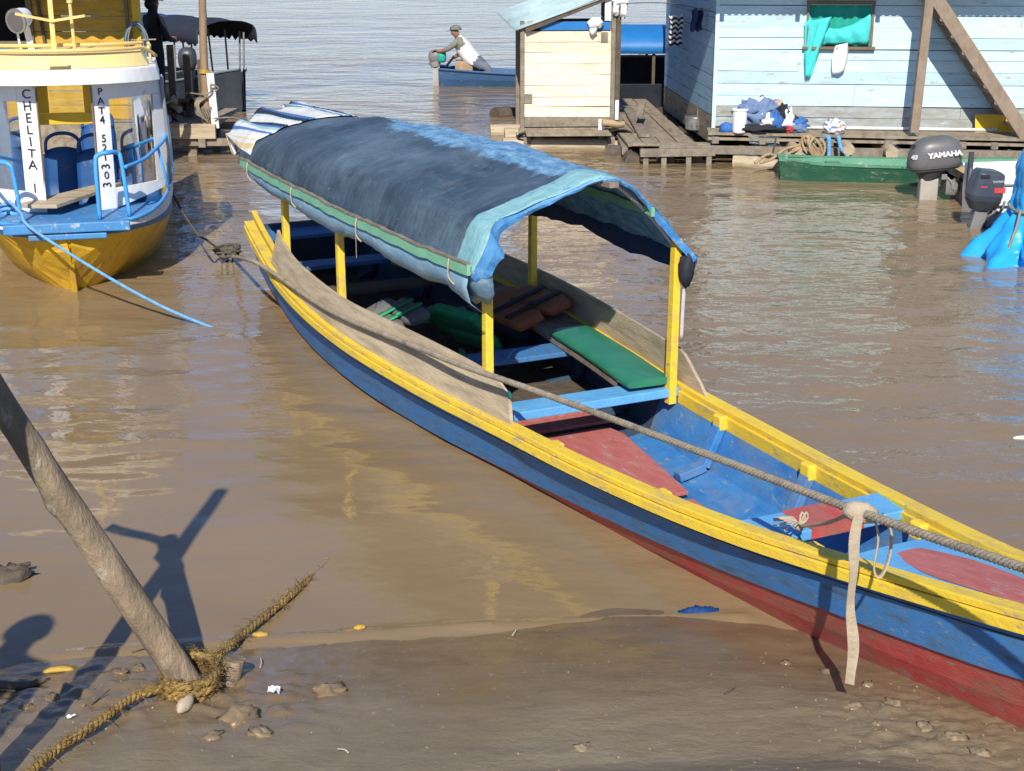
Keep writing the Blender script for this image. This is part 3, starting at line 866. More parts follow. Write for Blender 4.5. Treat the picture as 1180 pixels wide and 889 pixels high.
for iv, v in enumerate(frange(0, 1, 170)):
    s = CS0 + (CS1 - CS0) * v
    for i in frange(0, 60, 181):
        jj = 30.0 + 1.0 * nn3(s * 1.7, 0, 1) + (0 if s > -3.0 else (-3.0 - s) * 9)
        r = max(0.0, min(1.0, 0.5 + (i - jj) / 9.0))
        w_ = 0.215 if i < 36 else max(0.0, 0.215 - (i - 36) * 0.04)
        g_ = max(0.0, min(1.0, 0.5 + (s - CS0 + w_) / 0.20))
        flat += [r, g_, 0.0, 1.0]
ca_.data.foreach_set('color', flat)
# front edge folded down, deeper towards the near corner
mb = MB(); rr = []
for i in range(0, 61):
    p = canopy(0, i)
    d = 0.022 + 0.115 * max(0, 1 - abs(i - 9) / 20.0) ** 1.2 + 0.014 * nn3(i * 0.35, 1, 1) + (0.02 if i > 50 else 0)
    tg = canopy(0, min(60, i + 1)) - canopy(0, max(0, i - 1)); tg.x = 0; tg.normalize()
    inw = V((0, -tg.z, tg.y)); inw = -inw if inw.dot(V((0, -p.y, 1.1 - p.z))) < 0 else inw
    inw = (inw + V((0, 0, -0.55 if i < 25 else -0.2))).normalized()
    q = [p + V((0.006, 0, 0.0)), p + V((0.012, 0, 0.0)) + inw * d * 0.5, p + V((0.004 + 0.02 * nn3(i * 0.4, 4, 1), 0, 0)) + inw * d]
    rr.append(q)
mb.grid(rr); mb.build('front_flap', 'tarp_blue', can, smooth=False, solid=0.003)
# near corner hanging down to the post
mb = MB()
p0 = canopy(0, 1)
c = [[p0 + V((-0.13, -0.008, -0.02)), p0 + V((0.015, 0.0, 0.02)), p0 + V((0.03, 0.05, 0.06)), p0 + V((0.025, 0.10, 0.08))],
     [p0 + V((-0.15, 0.0, -0.08)), p0 + V((-0.01, 0.03, -0.06)), p0 + V((0.02, 0.08, -0.05)), p0 + V((0.02, 0.12, -0.03))],
     [p0 + V((-0.16, 0.04, -0.16)), p0 + V((-0.08, 0.09, -0.15)), p0 + V((-0.03, 0.12, -0.16)), p0 + V((0.0, 0.14, -0.13))],
     [p0 + V((-0.17, 0.10, -0.22)), p0 + V((-0.14, 0.13, -0.20)), p0 + V((-0.12, 0.15, -0.22)), p0 + V((-0.10, 0.16, -0.21))]]
mb.grid(c); mb.build('corner_flap', 'tarp_pale', can, smooth=True, solid=0.004)
# near valance: pale sheet sagging below the batten
mb = MB(); rr = []
for v in frange(0.0, 0.93, 60):
    p = canopy(v, 0)
    sag = 0.10 + 0.06 * abs(math.sin(v * 9.2)) + 0.015 * nn3(v * 18, 1, 0)
    if v > 0.72: sag *= 1.0 - (v - 0.72) * 2.2
    if v < 0.06: sag += (0.06 - v) * 1.9
    rr.append([p + V((0, -0.004, 0.03)), p + V((0, -0.022 + 0.01 * nn3(v * 25, 0, 0), -sag * 0.30)), p + V((0, 0.004 + 0.012 * nn3(v * 30, 3, 0), -sag * 0.75)), p + V((0, 0.07, -sag))])
mb.grid(rr); mb.build('near_valance', 'tarp_pale', can, smooth=True, solid=0.004)
# far valance, dark, scalloped
mb = MB(); rr = []
for v in frange(0.0, 0.97, 60):
    p = canopy(v, 60)
    sag = 0.07 + 0.05 * abs(math.sin(v * 10)) + 0.02 * nn3(v * 20, 5, 0) + 1.9 * max(0, v - 0.57)
    rr.append([p + V((0, 0.004, 0.02)), p + V((0, 0.004, -sag * 0.5)), p + V((0, -0.03, -sag))])
mb.grid(rr); mb.build('far_valance', 'tarp_navy', can, smooth=True, solid=0.004)
# green battens over both eaves
mb = MB()
plank_along(mb, [canopy(v, 1) + V((0.02, -0.026, 0.030)) for v in frange(0.0, 0.965, 46)], 0.022, 0.062, -1)
mb.build('eave_batten', 'batten_green', boat)
mb = MB()
plank_along(mb, [canopy(v, 1) + V((0.02, -0.028, 0.066)) for v in frange(0.0, 0.965, 46)], 0.028, 0.010, -1)
mb.build('batten_cap', 'grey_wood', boat)
mb = MB()
plank_along(mb, [canopy(v, 51) + V((0.03 if v == 0 else 0, -0.018, -0.022)) for v in frange(0.0, 0.95, 40)], 0.022, 0.05, 1)
mb.build('eave_batten', 'batten_green', boat)
mb = MB()
for v in (0.0, 0.49, 0.8):
    pass
# front hoop of plastic pipe
hp = [canopy(0.02, i) + V((-0.03, 0, -0.045)) for i in range(3, 59, 5)]
hp = hp + [V((-0.11, 0.628, 1.2)), V((-0.115, 0.618, 1.0)), V((-0.12, 0.615, 0.72))]
mb.tube(spline(hp, 90), 0.0125, 8); mb.build('hoop', 'pvc_grey', boat, smooth=True)
for v in (0.485, 0.8):
    mb = MB(); mb.tube(spline([canopy(v, i) + V((0, 0, -0.025)) for i in range(2, 60, 6)], 50), 0.012, 6)
    mb.build('hoop', 'pvc_grey', boat, smooth=True)
# ridge pole end showing at the front
mb = MB(); mb.beam((-4.9, 0.02, 1.525), (0.06, 0.02, 1.735), 0.06, 0.035); mb.build('ridge_pole', 'grey_wood', boat, bevel=0.004)
# dark plastic bunched at the far front corner
mb = MB(); p = canopy(0, 59)
mb.ball(p + V((-0.02, -0.03, -0.10)), (0.05, 0.05, 0.11), 14, 0, 0.5, 3.0)
mb.build('corner_bundle', 'tarp_charcoal', boat, smooth=True)
# lashings on the batten
for v in (0.04, 0.33, 0.62, 0.9):
    p = canopy(v, 1)
    mb = MB(); mb.tube(spline([p + V((0, -0.035, 0.07)), p + V((0.01, -0.048, 0.02)), p + V((0.0, -0.042, -0.05)), p + V((0.03, -0.02, -0.09))], 12), 0.005, 6)
    mb.build('lashing', 'strap_beige', boat, smooth=True)
mb = MB(); p = canopy(0.33, 1)
mb.tube([p + V((0, -0.045, 0)), p + V((0.0, -0.045, -0.20))], 0.0028, 5); mb.build('loose_cord', 'rope_grey', boat)

# striped cloth over the stern end of the canopy
mb = MB(); rr = []
for a in frange(0, 1, 21):            # along: from on top of the canopy to hanging off the stern
    row = []
    for i in frange(7, 42, 120):
        p = canopy(1.0, i); q = canopy(0.93 - 0.03 * nn3(i * 0.2, 1, 1), i)
        back = V((-0.62, 0, 0))
        if a < 0.3:
            r_ = q.lerp(p, a / 0.3) + V((0, 0, 0.016))
        else:
            u = (a - 0.3) / 0.7
            r_ = p + V((-0.80 * min(u, 0.8) / 0.8 + (0.10 * (u - 0.8) / 0.2 if u > 0.8 else 0), 0.13 * u * (1 if p.y < 0 else -1), 0.018 - 0.02 * u - (0.17 * (u - 0.8) / 0.2 if u > 0.8 else 0)))
            r_.z += 0.035 * math.sin(i * 0.9 + 2 * u) * u
            r_.x += 0.05 * math.sin(i * 0.5) * u
        row.append(r_)
    rr.append(row)
random.seed(11)
pal = []
while len(pal) < 200:
    pal += [random.choice([0, 0, 1, 2, 3, 4, 5, 0])] * random.choice([2, 3, 5, 4])
mb.grid(rr, mat=lambda i, j: pal[(j + i) % 200])
FR['cloth'] = BM
mb.xf(BM)
mb.build('striped_cloth', ['stripe_%d' % i for i in range(6)], smooth=True, solid=0.006, label='striped white, yellow and blue cloth draped over the stern end of the tarpaulin canopy', cat='cloth')

def inb(mb, *a, **k):
    mb.xf(BM); return mb.build(*a, **k)
# green cushion on the far bench
mb = MB()
C = [(-1.42, 0.10), (-0.10, 0.0)]
rows = []
for i, s in enumerate(frange(-1.46, -0.16, 15)):
    r_ = []
    for k in range(17):
        a = 2 * math.pi * k / 16
        wid = 0.155
        cn = (bw(s) - 0.05) - 0.21
        pinch = 0.75 if i in (0, 14) else 1
        y = math.copysign(abs(math.cos(a)) ** 0.5, math.cos(a)) * wid
        z = math.copysign(abs(math.sin(a)) ** 0.6, math.sin(a)) * 0.032 * pinch
        r_.append(V((s, cn + y * (0.97 if i in (0, 14) else 1), 0.449 + z + 0.006 * nn3(s * 4, y * 6, 1))))
    rows.append(r_)
mb.grid(rows); mb.add(rows[0][:-1], [tuple(range(16))]); mb.add(rows[-1][:-1], [tuple(range(15, -1, -1))])
inb(mb, 'seat_cushion', 'cushion_green', smooth=True, label='long dark green vinyl cushion on the far bench under the canopy', cat='cushion')
# small teal cushion below, near post
mb = MB(); mb.ball((-0.42, -0.50, 0.42), (0.10, 0.09, 0.04), 14, sq=0.6)
inb(mb, 'seat_cushion', 'cushion_green', smooth=True, label='small green pad on the end of the near bench behind the front post', cat='cushion')

def vest(name, label, c, rot, mats, sz=1.0, group=None):
    """life vest: two foam halves, straps, buckle"""
    c = BM @ V(c)
    t = thing(name, label, 'life vest', c, 0, group)
    M = Matrix.Rotation(BA, 4, 'Z') @ rot
    def put(mb, nm, mt):
        mb.xf(M); return mb.build(nm, mt, t, smooth=True)
    for sd in (-1, 1):
        mb = MB(); mb.ball((0.0, sd * 0.13 * sz, 0.05), (0.27 * sz, 0.12 * sz, 0.045), 20, 0, 0.15, 2, sq=0.38)
        put(mb, 'foam_panel', mats[0])
    mb = MB(); mb.ball((-0.30 * sz, 0, 0.06), (0.13 * sz, 0.17 * sz, 0.045), 16, sq=0.55)
    put(mb, 'collar', mats[0])
    for xx in (-0.06, 0.12):
        mb = MB(); mb.box((xx * sz, 0, 0.108), (0.05 * sz, 0.50 * sz, 0.012)); put(mb, 'strap', mats[1])
    mb = MB(); mb.box((0.12 * sz, 0, 0.119), (0.06 * sz, 0.05 * sz, 0.012)); put(mb, 'buckle', mats[1])
    return t
G_ = 'life vests inside the canopied boat'
vest('life_vest', 'orange and black life vest lying on the far bench under the canopy', (-2.05, 0.52, 0.425), Matrix.Rotation(R(12), 4, 'Z') @ Matrix.Rotation(R(14), 4, 'X'), ['vest_orange', 'webbing_black'], 1.0, G_)
vest('life_vest', 'green life vest with black straps propped against the far bench', (-2.05, 0.02, 0.34), Matrix.Rotation(R(20), 4, 'Z') @ Matrix.Rotation(R(-48), 4, 'X'), ['vest_green', 'webbing_black'], 0.85, G_)
vest('life_vest', 'crumpled green life vest heaped on the boat floor behind the front post', (-1.45, -0.22, 0.24), Matrix.Rotation(R(70), 4, 'Z') @ Matrix.Rotation(R(10), 4, 'Y'), ['webbing_black', 'vest_green'], 0.8, G_)
vest('life_vest', 'grey life vest with green straps behind the weathered board at the middle post', (-2.05, -0.48, 0.46), Matrix.Rotation(R(5), 4, 'Z') @ Matrix.Rotation(R(20), 4, 'X'), ['foam_grey', 'vest_green'], 0.75, G_)

# ---- mooring rope across the boat
ra = BM @ V((-4.75, -0.86, 0.30)); rk = at(990, 590, 0.98)
rpts = [at(268, 296, 0.06), BM @ V((-4.55, -0.80, 0.45)), BM @ V((-3.9, -0.835, 0.505)), BM @ V((-2.33, -0.875, 0.545)), BM @ V((-1.05, -0.81, 0.625)), BM @ V((-0.26, -0.775, 0.685)), at(640, 459, 0.74), at(815, 524, 0.86), rk, at(1180, 655, 1.10), at(1500, 760, 1.35)]
mb = MB(); mb.rope(rpts, 0.018, 0.075)
mr = mb.build('mooring_rope', 'rope_grey', smooth=True, label='thick twisted grey rope stretched over the near side of the canopied boat', cat='rope')
# webbing tied around the rope, its long end hanging
t = thing('webbing_strap', 'pale beige webbing strap knotted on the thick rope, one end hanging beside the bow', 'strap', rk)
mb = MB()
mb.tube([rk + V((-0.05, 0.02, 0.0)), rk + V((-0.02, 0.0, 0.004)), rk + V((0.02, -0.01, 0.0)), rk + V((0.06, -0.03, -0.01))], [0.03, 0.040, 0.042, 0.028], 12, jit=0.12)
mb.build('knot', 'strap_beige', t, smooth=True, world=True)
mb = MB(); zs = frange(0.98, 0.245, 26); rows = []
for i, z in enumerate(zs):
    p = V((rk.x + 0.016 * math.sin(z * 6) + 0.005 * math.sin(z * 19) - 0.004, rk.y - 0.035 + 0.01 * math.sin(z * 5), z))
    tw = 0.55 * math.sin(z * 6.2 + 0.5); wv = 0.021 * (1 + 0.12 * math.sin(z * 17))
    rows.append([p + V((-math.cos(tw) * wv, math.sin(tw) * wv, 0)), p + V((math.cos(tw) * wv, -math.sin(tw) * wv, 0))])
mb.grid(rows); mb.build('hanging_end', 'strap_beige', t, world=True, solid=0.004)
mb = MB()
lp = [rk + V((0.05, -0.02, 0)), rk + V((0.075, -0.03, -0.10)), rk + V((0.065, -0.04, -0.22)), rk + V((0.085, -0.05, -0.255)), rk + V((0.115, -0.04, -0.20)), rk + V((0.125, -0.03, -0.09)), rk + V((0.09, -0.02, 0))]
mb.tube(spline(lp, 40), 0.013, 6, flat=0.35)
mb.build('loop', 'strap_beige', t, smooth=True, world=True)
ke = at(921, 607, 0.565)
mb = MB(); mb.tube(spline([rk + V((-0.03, 0.01, -0.01)), rk.lerp(ke, 0.5) + V((0, 0, -0.015)), ke], 12), 0.0085, 6, jit=0.15)
mb.build('cord', 'strap_beige', t, smooth=True, world=True)
mb = MB(); mb.ball(ke, (0.022, 0.022, 0.02), 10, amp=0.4)
for k in range(7):
    a = R(120 + k * 22)
    mb.tube(spline([ke, ke + V((math.cos(a) * 0.05, math.sin(a) * 0.04, 0.03)), ke + V((math.cos(a) * 0.12, math.sin(a) * 0.08, 0.0 + random.uniform(-0.01, 0.04)))], 6), 0.005, 5)
for k in range(2):
    mb.tube(spline([ke, ke + V((0.01 + 0.02 * k, 0.02, 0.06)), ke + V((0.03 + 0.01 * k, 0.02, 0.03)), ke], 8), 0.005, 5)
mb.build('frayed_knot', 'strap_beige', t, smooth=True, world=True)

# tangle of rope hanging at the stern and the line running off to the other boat
bc = at(262, 300, 0.02)
mb = MB(); random.seed(3)
for k in range(7):
    a0 = random.uniform(0, 6.28)
    p = [bc + V((0.13 * math.cos(a0 + j * 1.3) * random.uniform(0.5, 1.1), 0.10 * math.sin(a0 + j * 1.3), 0.05 + 0.09 * random.random())) for j in range(6)]
    mb.tube(spline(p, 30), 0.013, 6)
for k in range(4):
    q = bc + V((random.uniform(-0.1, 0.1), random.uniform(-0.06, 0.06), 0.08))
    mb.tube(spline([q, q + V((0.02, 0, -0.06)), q + V((random.uniform(-0.05, 0.05), 0, -0.13))], 6), 0.010, 6)
mb.build('rope_tangle', 'rope_dark', smooth=True, label='dark tangle of old rope knotted on the line in the water beside the stern', cat='rope')
mb = MB(); mb.rope([bc + V((0, 0, 0.06)), at(240, 278, 0.25), at(215, 252, 0.45), V((-4.6, 18.4, 0.75))], 0.011, 0.06)
mb.build('slack_line', 'rope_dark', smooth=True, label='thin dark line running from the rope tangle towards the wooden jetty', cat='rope')

# ================================================================== foreground: posts, old rope, bits on the mud
random.seed(21)
def log_mesh(a, b, r0, r1, n=16, seg=26, knots=5, bend=0.02, seed=1):
    a, b = V(a), V(b); d = (b - a); t = d.normalized(); rnd = random.Random(seed)
    x = t.cross(V((0, 0, 1)) if abs(t.z) < .95 else V((0, 1, 0))).normalized(); u = x.cross(t)
    ks = [(rnd.uniform(0.15, 0.95), rnd.uniform(0, 6.28), rnd.uniform(0.1, 0.28)) for _ in range(knots)]
    mb = MB(); rows = []
    for i in range(seg + 1):
        f = i / seg
        c = a + d * f + x * bend * math.sin(f * 3.1) + u * bend * 0.7 * math.sin(f * 5 + 1)
        row = []
        for k in range(n + 1):
            ang = 2 * math.pi * k / n
            r = r0 + (r1 - r0) * f
            r *= 1 + 0.10 * noise.noise(V((math.cos(ang) * 1.4, math.sin(ang) * 1.4, f * d.length * 2.2 + seed)))
            for kf, ka, kr in ks:
                da = (ang - ka + math.pi) % (2 * math.pi) - math.pi
                r *= 1 + kr * math.exp(-((f - kf) * d.length / 0.05) ** 2 - (da / 0.5) ** 2)
            row.append(c + x * math.cos(ang) * r + u * math.sin(ang) * r)
        rows.append(row)
    mb.grid(rows)
    for row, rev in ((rows[0], True), (rows[-1], False)):
        p = row[:-1]
        mb.add(p, [tuple(range(n - 1, -1, -1)) if rev else tuple(range(n))])
    return mb

pb = V((-1.30, 5.66, -0.05)); ptop = at(0, 460, 1.45)
pdir = (ptop - pb)
ppk = pb + pdir * 1.09
post = thing('mooring_post', 'thick weathered pole leaning out of the mud, a rope wound round its foot', 'post', pb)
log_mesh(pb, ppk, 0.066, 0.054, seed=4, seg=60, knots=11, bend=0.007).build('pole', 'pole_wood', post, smooth=True, world=True)
st = pb + V((0.075, 0.10, 0.0))
log_mesh(st + V((0, 0, -0.1)), st + V((0.035, 0.03, 0.20)), 0.058, 0.05, seed=9, seg=10, knots=2).build('stub', 'pole_wood', post, smooth=True, world=True)
# second, upright pole just at the corner of the picture, tied to the first above the frame
p2a = V((-1.90, 4.74, 0.0)); 
post2 = thing('mooring_post', 'upright grey pole at the corner of the mud, only its edge in view', 'post', p2a)
log_mesh(p2a, p2a + V((-0.02, 0.08, 2.55)), 0.058, 0.042, seed=6, seg=40, knots=6).build('pole', 'pole_wood', post2, smooth=True, world=True)
cx = pb + pdir * 1.0
log_mesh(cx + V((-0.05, 0.0, 0.06)), cx + V((-0.42, 0.10, 0.17)), 0.028, 0.03, seed=8, seg=16, knots=3).build('crossbar', 'pole_wood', post, smooth=True, world=True)
# rope wound round the foot and lying across the mud into the water
def on_ground(x, y, dz=0.0):
    p = at(x, y, 0.05)
    for _ in range(8):
        p = at(x, y, max(0.0, ground_z(p.x, p.y)) + dz)
    return p
mb = MB()
rp = [on_ground(20, 905, 0.03), on_ground(60, 868, 0.035), on_ground(110, 835, 0.04), on_ground(150, 806, 0.04), on_ground(185, 793, 0.045)]
for k in range(20):
    a = R(200 + k * 52); z = 0.02 + 0.0045 * k
    c = V((pb.x - 0.045, pb.y - 0.012, ground_z(pb.x, pb.y - 0.1)))
    rp.append(c + V((math.cos(a) * (0.112 + 0.014 * math.sin(k * 1.7)), math.sin(a) * (0.104 + 0.010 * math.sin(k * 2.3)), z + 0.012 * math.sin(a))))
rp += [on_ground(248, 757, 0.045), on_ground(275, 735, 0.04), on_ground(310, 706, 0.03), on_ground(345, 678, 0.01), on_ground(385, 645, -0.05)]
mb.rope(rp, 0.0195, 0.10, seg=520)
random.seed(5)
P = spline(rp, 300)
for k in range(1100):                         # loose fibres
    i = random.randint(0, 299); p = P[i]; d = V((random.uniform(-1, 1), random.uniform(-1, 1), random.uniform(-0.2, 0.9))).normalized()
    q = p + d * 0.017
    L = random.uniform(0.015, 0.05)
    mb.tube([q, q + d * L * 0.6 + V((0, 0, 0.004)), q + d * L + V((random.uniform(-.02, .02), random.uniform(-.02, .02), -0.004))], 0.0013, 3, caps=False)
mb.build('shaggy_rope', 'rope_ochre', smooth=True, label='shaggy ochre rope lying on the mud and wound round the foot of the leaning pole', cat='rope')

def rest(x, y, fn, *a, **k):
    p = on_ground(x, y); mb = MB(); fn(mb, p); return mb.build(*a, **k)
def banana_fn(L, rz, bendy):
    def f(mb, p):
        P_ = [p + V((math.cos(rz) * L * (t - 0.5) - math.sin(rz) * bendy * (1 - (2 * t - 1) ** 2), math.sin(rz) * L * (t - 0.5) + math.cos(rz) * bendy * (1 - (2 * t - 1) ** 2), 0.014)) for t in frange(0, 1, 12)]
        mb.tube(P_, [0.004] + [0.018 * (0.6 + 0.6 * math.sin(math.pi * t)) for t in frange(0.08, 0.92, 10)] + [0.005], 8, flat=0.6, jit=0.12)
    return f
rest(67, 777, banana_fn(0.135, R(12), 0.02), 'banana_peel', 'banana', smooth=True, label='yellow banana peel on the mud at the end of a dark stick', cat='peel')
rest(415, 727, banana_fn(0.055, R(20), 0.008), 'banana_peel', 'banana', smooth=True, label='tiny yellow scrap of peel at the water edge, out in the open mud', cat='peel')
rest(300, 735, banana_fn(0.075, R(0), 0.005), 'banana_peel', 'banana', smooth=True, label='thin yellow scrap of peel beside the shaggy rope where it enters the water', cat='peel')
a_, b_ = on_ground(-20, 793, 0.02), on_ground(53, 781, 0.02)
log_mesh(a_, b_, 0.022, 0.014, seed=12, seg=10, knots=2).build('stick', 'dark_wood', smooth=True, label='dark stick lying on the mud at the left edge beside a banana peel', cat='stick')
rest(214, 817, lambda mb, p: mb.ball(p + V((0, 0, 0.02)), (0.028, 0.055, 0.03), 16, 0, 0.25, 1.5, Matrix.Rotation(R(-20), 3, 'Z')), 'pebble', 'strap_beige', smooth=True, label='pale oval pebble on the mud below the foot of the leaning pole', cat='stone')
def paper(mb, p):
    rows = [[p + V((0.024 * (i - 2) / 2 + 0.008 * nn3(i, j, 3), 0.022 * (j - 2) / 2, 0.012 + 0.022 * nn3(i * 0.9, j * 0.9, 6) + 0.012)) for j in range(5)] for i in range(5)]
    mb.grid(rows)
rest(316, 800, paper, 'paper_scrap', 'cloth_white', smooth=False, solid=0.002, label='small white paper scrap on the wet mud', cat='scrap')
rest(80, 829, lambda mb, p: (mb.ball(p + V((0, 0, 0.012)), (0.012, 0.010, 0.008), 8, 0, 0.5, 3), mb.tube([p + V((0.0, 0, 0.01)), p + V((0.022, 0.012, 0.015))], 0.004, 5)), 'shell_scrap', 'cloth_white', label='tiny white scrap on the mud left of the shaggy rope', cat='scrap')
# mud clods
clods = [(380, 797, .075), (275, 828, .10), (300, 845, .06), (245, 850, .05), (160, 772, .045), (140, 775, .04), (905, 765, .035), (955, 775, .04), (1000, 790, .035), (1030, 812, .05), (985, 815, .04), (1065, 838, .045), (1100, 850, .05), (1010, 835, .03), (1130, 868, .045), (670, 862, .04), (60, 805, .04), (30, 815, .035)]
for k, (x, y, r) in enumerate(clods):
    p = on_ground(x, y); mb = MB()
    mb.ball(p + V((0, 0, -r * 0.05)), (r * 0.9, r * 0.7, r * 0.38), 20, 0, 0.7, 2.2, Matrix.Rotation(k * 1.3, 3, 'Z'))
    side = 'beside the bow of the canopied boat' if x > 800 else 'around the foot of the leaning pole' if x < 420 else 'on the smooth mud in front'
    mb.build('mud_clod', 'mud', smooth=True, label='wet lump of brown mud ' + side, cat='mud clod', group='mud clods ' + side)
# crumbs of dry mud and grit, twigs
random.seed(77); mb = MB()
for k in range(260):
    if k % 3 == 0:
        x, y = random.gauss(1.7, 0.45), random.gauss(5.25, 0.35)
    elif k % 3 == 1:
        x, y = random.gauss(-1.75, 0.35), random.gauss(5.5, 0.22)
    else:
        x, y = random.uniform(-2.4, 2.0), random.uniform(4.6, 6.0)
    if YL(x) - y < 0.25:
        continue
    r = random.choice([0.003, 0.004, 0.005, 0.006])
    mb.ball((x, y, ground_z(x, y) + r * 0.2), (r, r * random.uniform(0.6, 1), r * 0.7), 6, 0, 0.7, 3)
mb.build('grit', 'mud', label='scattered grit and crumbs of mud on the bank', cat='grit', kind='stuff')
for k, (x, y, L, a) in enumerate(((590, 733, 0.06, 70), (152, 752, 0.10, 15), (402, 868, 0.05, 160), (835, 800, 0.07, 40), (300, 770, 0.08, 100), (105, 812, 0.11, 60))):
    p = on_ground(x, y, 0.006); d = V((math.cos(R(a)), math.sin(R(a)), 0.15)) * L
    mb = MB(); mb.tube(spline([p, p + d * 0.5 + V((0.006, 0, 0.006)), p + d], 6), [0.004, 0.004, 0.0035, 0.003, 0.003, 0.0025, 0.002], 5)
    mb.build('twig', 'dark_wood' if k % 2 else 'strap_beige', smooth=True, label=('pale twig stuck in the mud at the water edge, near the middle', 'dark twig lying just left of the leaning pole foot', 'pale twig on the open mud at the bottom of the picture', 'dark twig on the mud left of the hanging strap', 'pale twig on the mud right of the leaning pole foot', 'dark twig between the shaggy rope and the left corner')[k], cat='twig')
# dark rubbish in the water at the left edge, plastic bag
p = at(12, 665, 0); mb = MB()
mb.ball(p + V((0, 0, 0.0)), (0.11, 0.10, 0.05), 20, 0, 0.9, 3)
mb.tube([p + V((-0.05, 0.02, 0.03)), p + V((0.09, 0.05, 0.05))], 0.012, 6)
mb.build('driftwood_scrap', 'dark_wood', smooth=True, label='dark scrap of sodden rubbish breaking the water at the left edge', cat='rubbish')
p = at(805, 705, 0); mb = MB()
mb.grid([[p + V((0.10 * (i - 6) / 6, 0.028 * (j - 3) / 3 * (1 - ((i - 6) / 6.5) ** 2) ** 0.5 + 0.012 * (i - 6) / 6, 0.004 + 0.022 * max(0, 1 - ((i - 6) / 6) ** 2 - ((j - 3) / 3) ** 2) + 0.016 * nn3(i * 0.9, j * 1.1, 2))) for j in range(7)] for i in range(13)])
mb.build('plastic_bag', 'blue_bag', smooth=True, label='dark blue plastic bag floating at the water edge beside the red hull', cat='bag')
p = at(1176, 505, 0); mb = MB(); mb.ball(p, (0.05, 0.02, 0.015), 10, 0, 0.4)
mb.build('foam_scrap', 'cloth_white', smooth=True, label='white scrap floating at the right edge of the river', cat='scrap')

# the bystander whose shadow falls in at the left edge
by = V((-2.45, 3.62, 0)); by.z = ground_z(by.x, by.y)
def standing(o, yaw=0.0, h=1.7, arms='down'):
    k = h / 1.7
    Rz = Matrix.Rotation(yaw, 3, 'Z')
    def q(x, y, z): return V(o) + Rz @ V((x * k, y * k, z * k))
    J = {'hip': (q(0, 0, .92), .13 * k), 'belly': (q(0, 0, 1.08), .125 * k), 'chest': (q(0, 0.0, 1.28), .15 * k), 'neck': (q(0, 0.0, 1.45), .06 * k), 'head': (q(0, .015, 1.56), .085 * k), 'crown': (q(0, .005, 1.66), .075 * k)}
    Bn = [('hip', 'belly', 0), ('belly', 'chest', 0), ('chest', 'neck', 0), ('neck', 'head', 2), ('head', 'crown', 2)]
    for s, nm in ((-1, 'l'), (1, 'r')):
        J.update({nm + 'sh': (q(s * .19, 0, 1.37), .07 * k), nm + 'hip': (q(s * .095, 0, .86), .10 * k), nm + 'kn': (q(s * .105, .01, .48), .065 * k), nm + 'an': (q(s * .11, 0, .09), .048 * k), nm + 'to': (q(s * .125, .15, .035), .04 * k)})
        if arms == 'front':
            J.update({nm + 'el': (q(s * .27, .06, 1.10), .05 * k), nm + 'wr': (q(s * .13, .25, 1.05), .036 * k), nm + 'ha': (q(s * .07, .29, 1.05), .035 * k)})
        else:
            J.update({nm + 'el': (q(s * .27, -.03, 1.09), .05 * k), nm + 'wr': (q(s * .30, .05, .85), .036 * k), nm + 'ha': (q(s * .30, .07, .76), .035 * k)})
        Bn += [('chest', nm + 'sh', 0), (nm + 'sh', nm + 'el', 0), (nm + 'el', nm + 'wr', 0), (nm + 'wr', nm + 'ha', 2), ('hip', nm + 'hip', 1), (nm + 'hip', nm + 'kn', 1), (nm + 'kn', nm + 'an', 1), (nm + 'an', nm + 'to', 3)]
    return J, Bn, q, k
def cap_on(q, parent, mat, rim=True):
    mb = MB()
    c = q(0, -0.0, 1.635)
    rows = []
    for i in range(6):
        th = math.pi / 2 * i / 5
        rows.append([q(math.cos(a) * .105 * math.cos(th), math.sin(a) * .118 * math.cos(th) + 0.0, 1.625 + .115 * math.sin(th)) for a in frange(0, 2 * math.pi, 17)])
    mb.grid(rows)
    if rim:
        mb.grid([[q(x, .10 + (1 - (x / .09) ** 2) * d, 1.632 - d * 0.15) for x in frange(-.085, .085, 7)] for d in (0, .05, .10)])
    return mb.build('cap', mat, parent, smooth=True, world=True, solid=0.006)

t = thing('person', 'person standing on the bank, only the rounded shadow reaching in at the left edge', 'person', by)
J, Bn, q, k = standing(by, R(-10), 1.72)
skin_person('body', {a: (c[0] - by, c[1]) for a, c in J.items()}, Bn, ['cloth_mid_blue', 'denim', 'skin', 'dark_wood'], t)
cap_on(q, t, 'cloth_navy')

# ================================================================== passenger launch with the lettered front
u_ = V((-0.225, 0.974, 0)).normalized(); v_ = V((0.974, 0.225, 0)).normalized()
LO = V((-3.94, 13.14, 0)) - u_ * 0.42
launch = thing('passenger_launch', 'white, blue and yellow passenger launch with a lettered cabin front and yellow roof rack', 'boat', LO, math.atan2(v_.y, v_.x))
LM = FR[launch.name]                     # local: x to the boat's own left of picture-right, y aft, z up
def lp(x, y, z): return V((x, y, z))
tw = lut([0, 0.08, 0.3, 0.7, 1.2, 2.0, 5.5], [0.03, 0.42, 0.66, 0.84, 0.95, 1.0, 1.0])
ttop = lut([0, 0.5, 1.2, 2.2, 5.5], [0.62, 0.63, 0.70, 0.80, 0.84])
tmid = lut([0, 0.5, 1.2, 2.2, 5.5], [0.60, 0.56, 0.56, 0.60, 0.62])
tyel = lut([0, 0.5, 1.2, 2.2, 5.5], [0.535, 0.505, 0.445, 0.385, 0.35])
tb = lut([0, 0.30, 0.8, 1.4, 2.2, 5.5], [0.0, 0.02, 0.30, 0.58, 0.80, 0.86])
zb_ = lut([0, 0.2, 0.42, 0.8, 5.5], [0.40, 0.15, -0.08, -0.10, -0.12])
rows = []
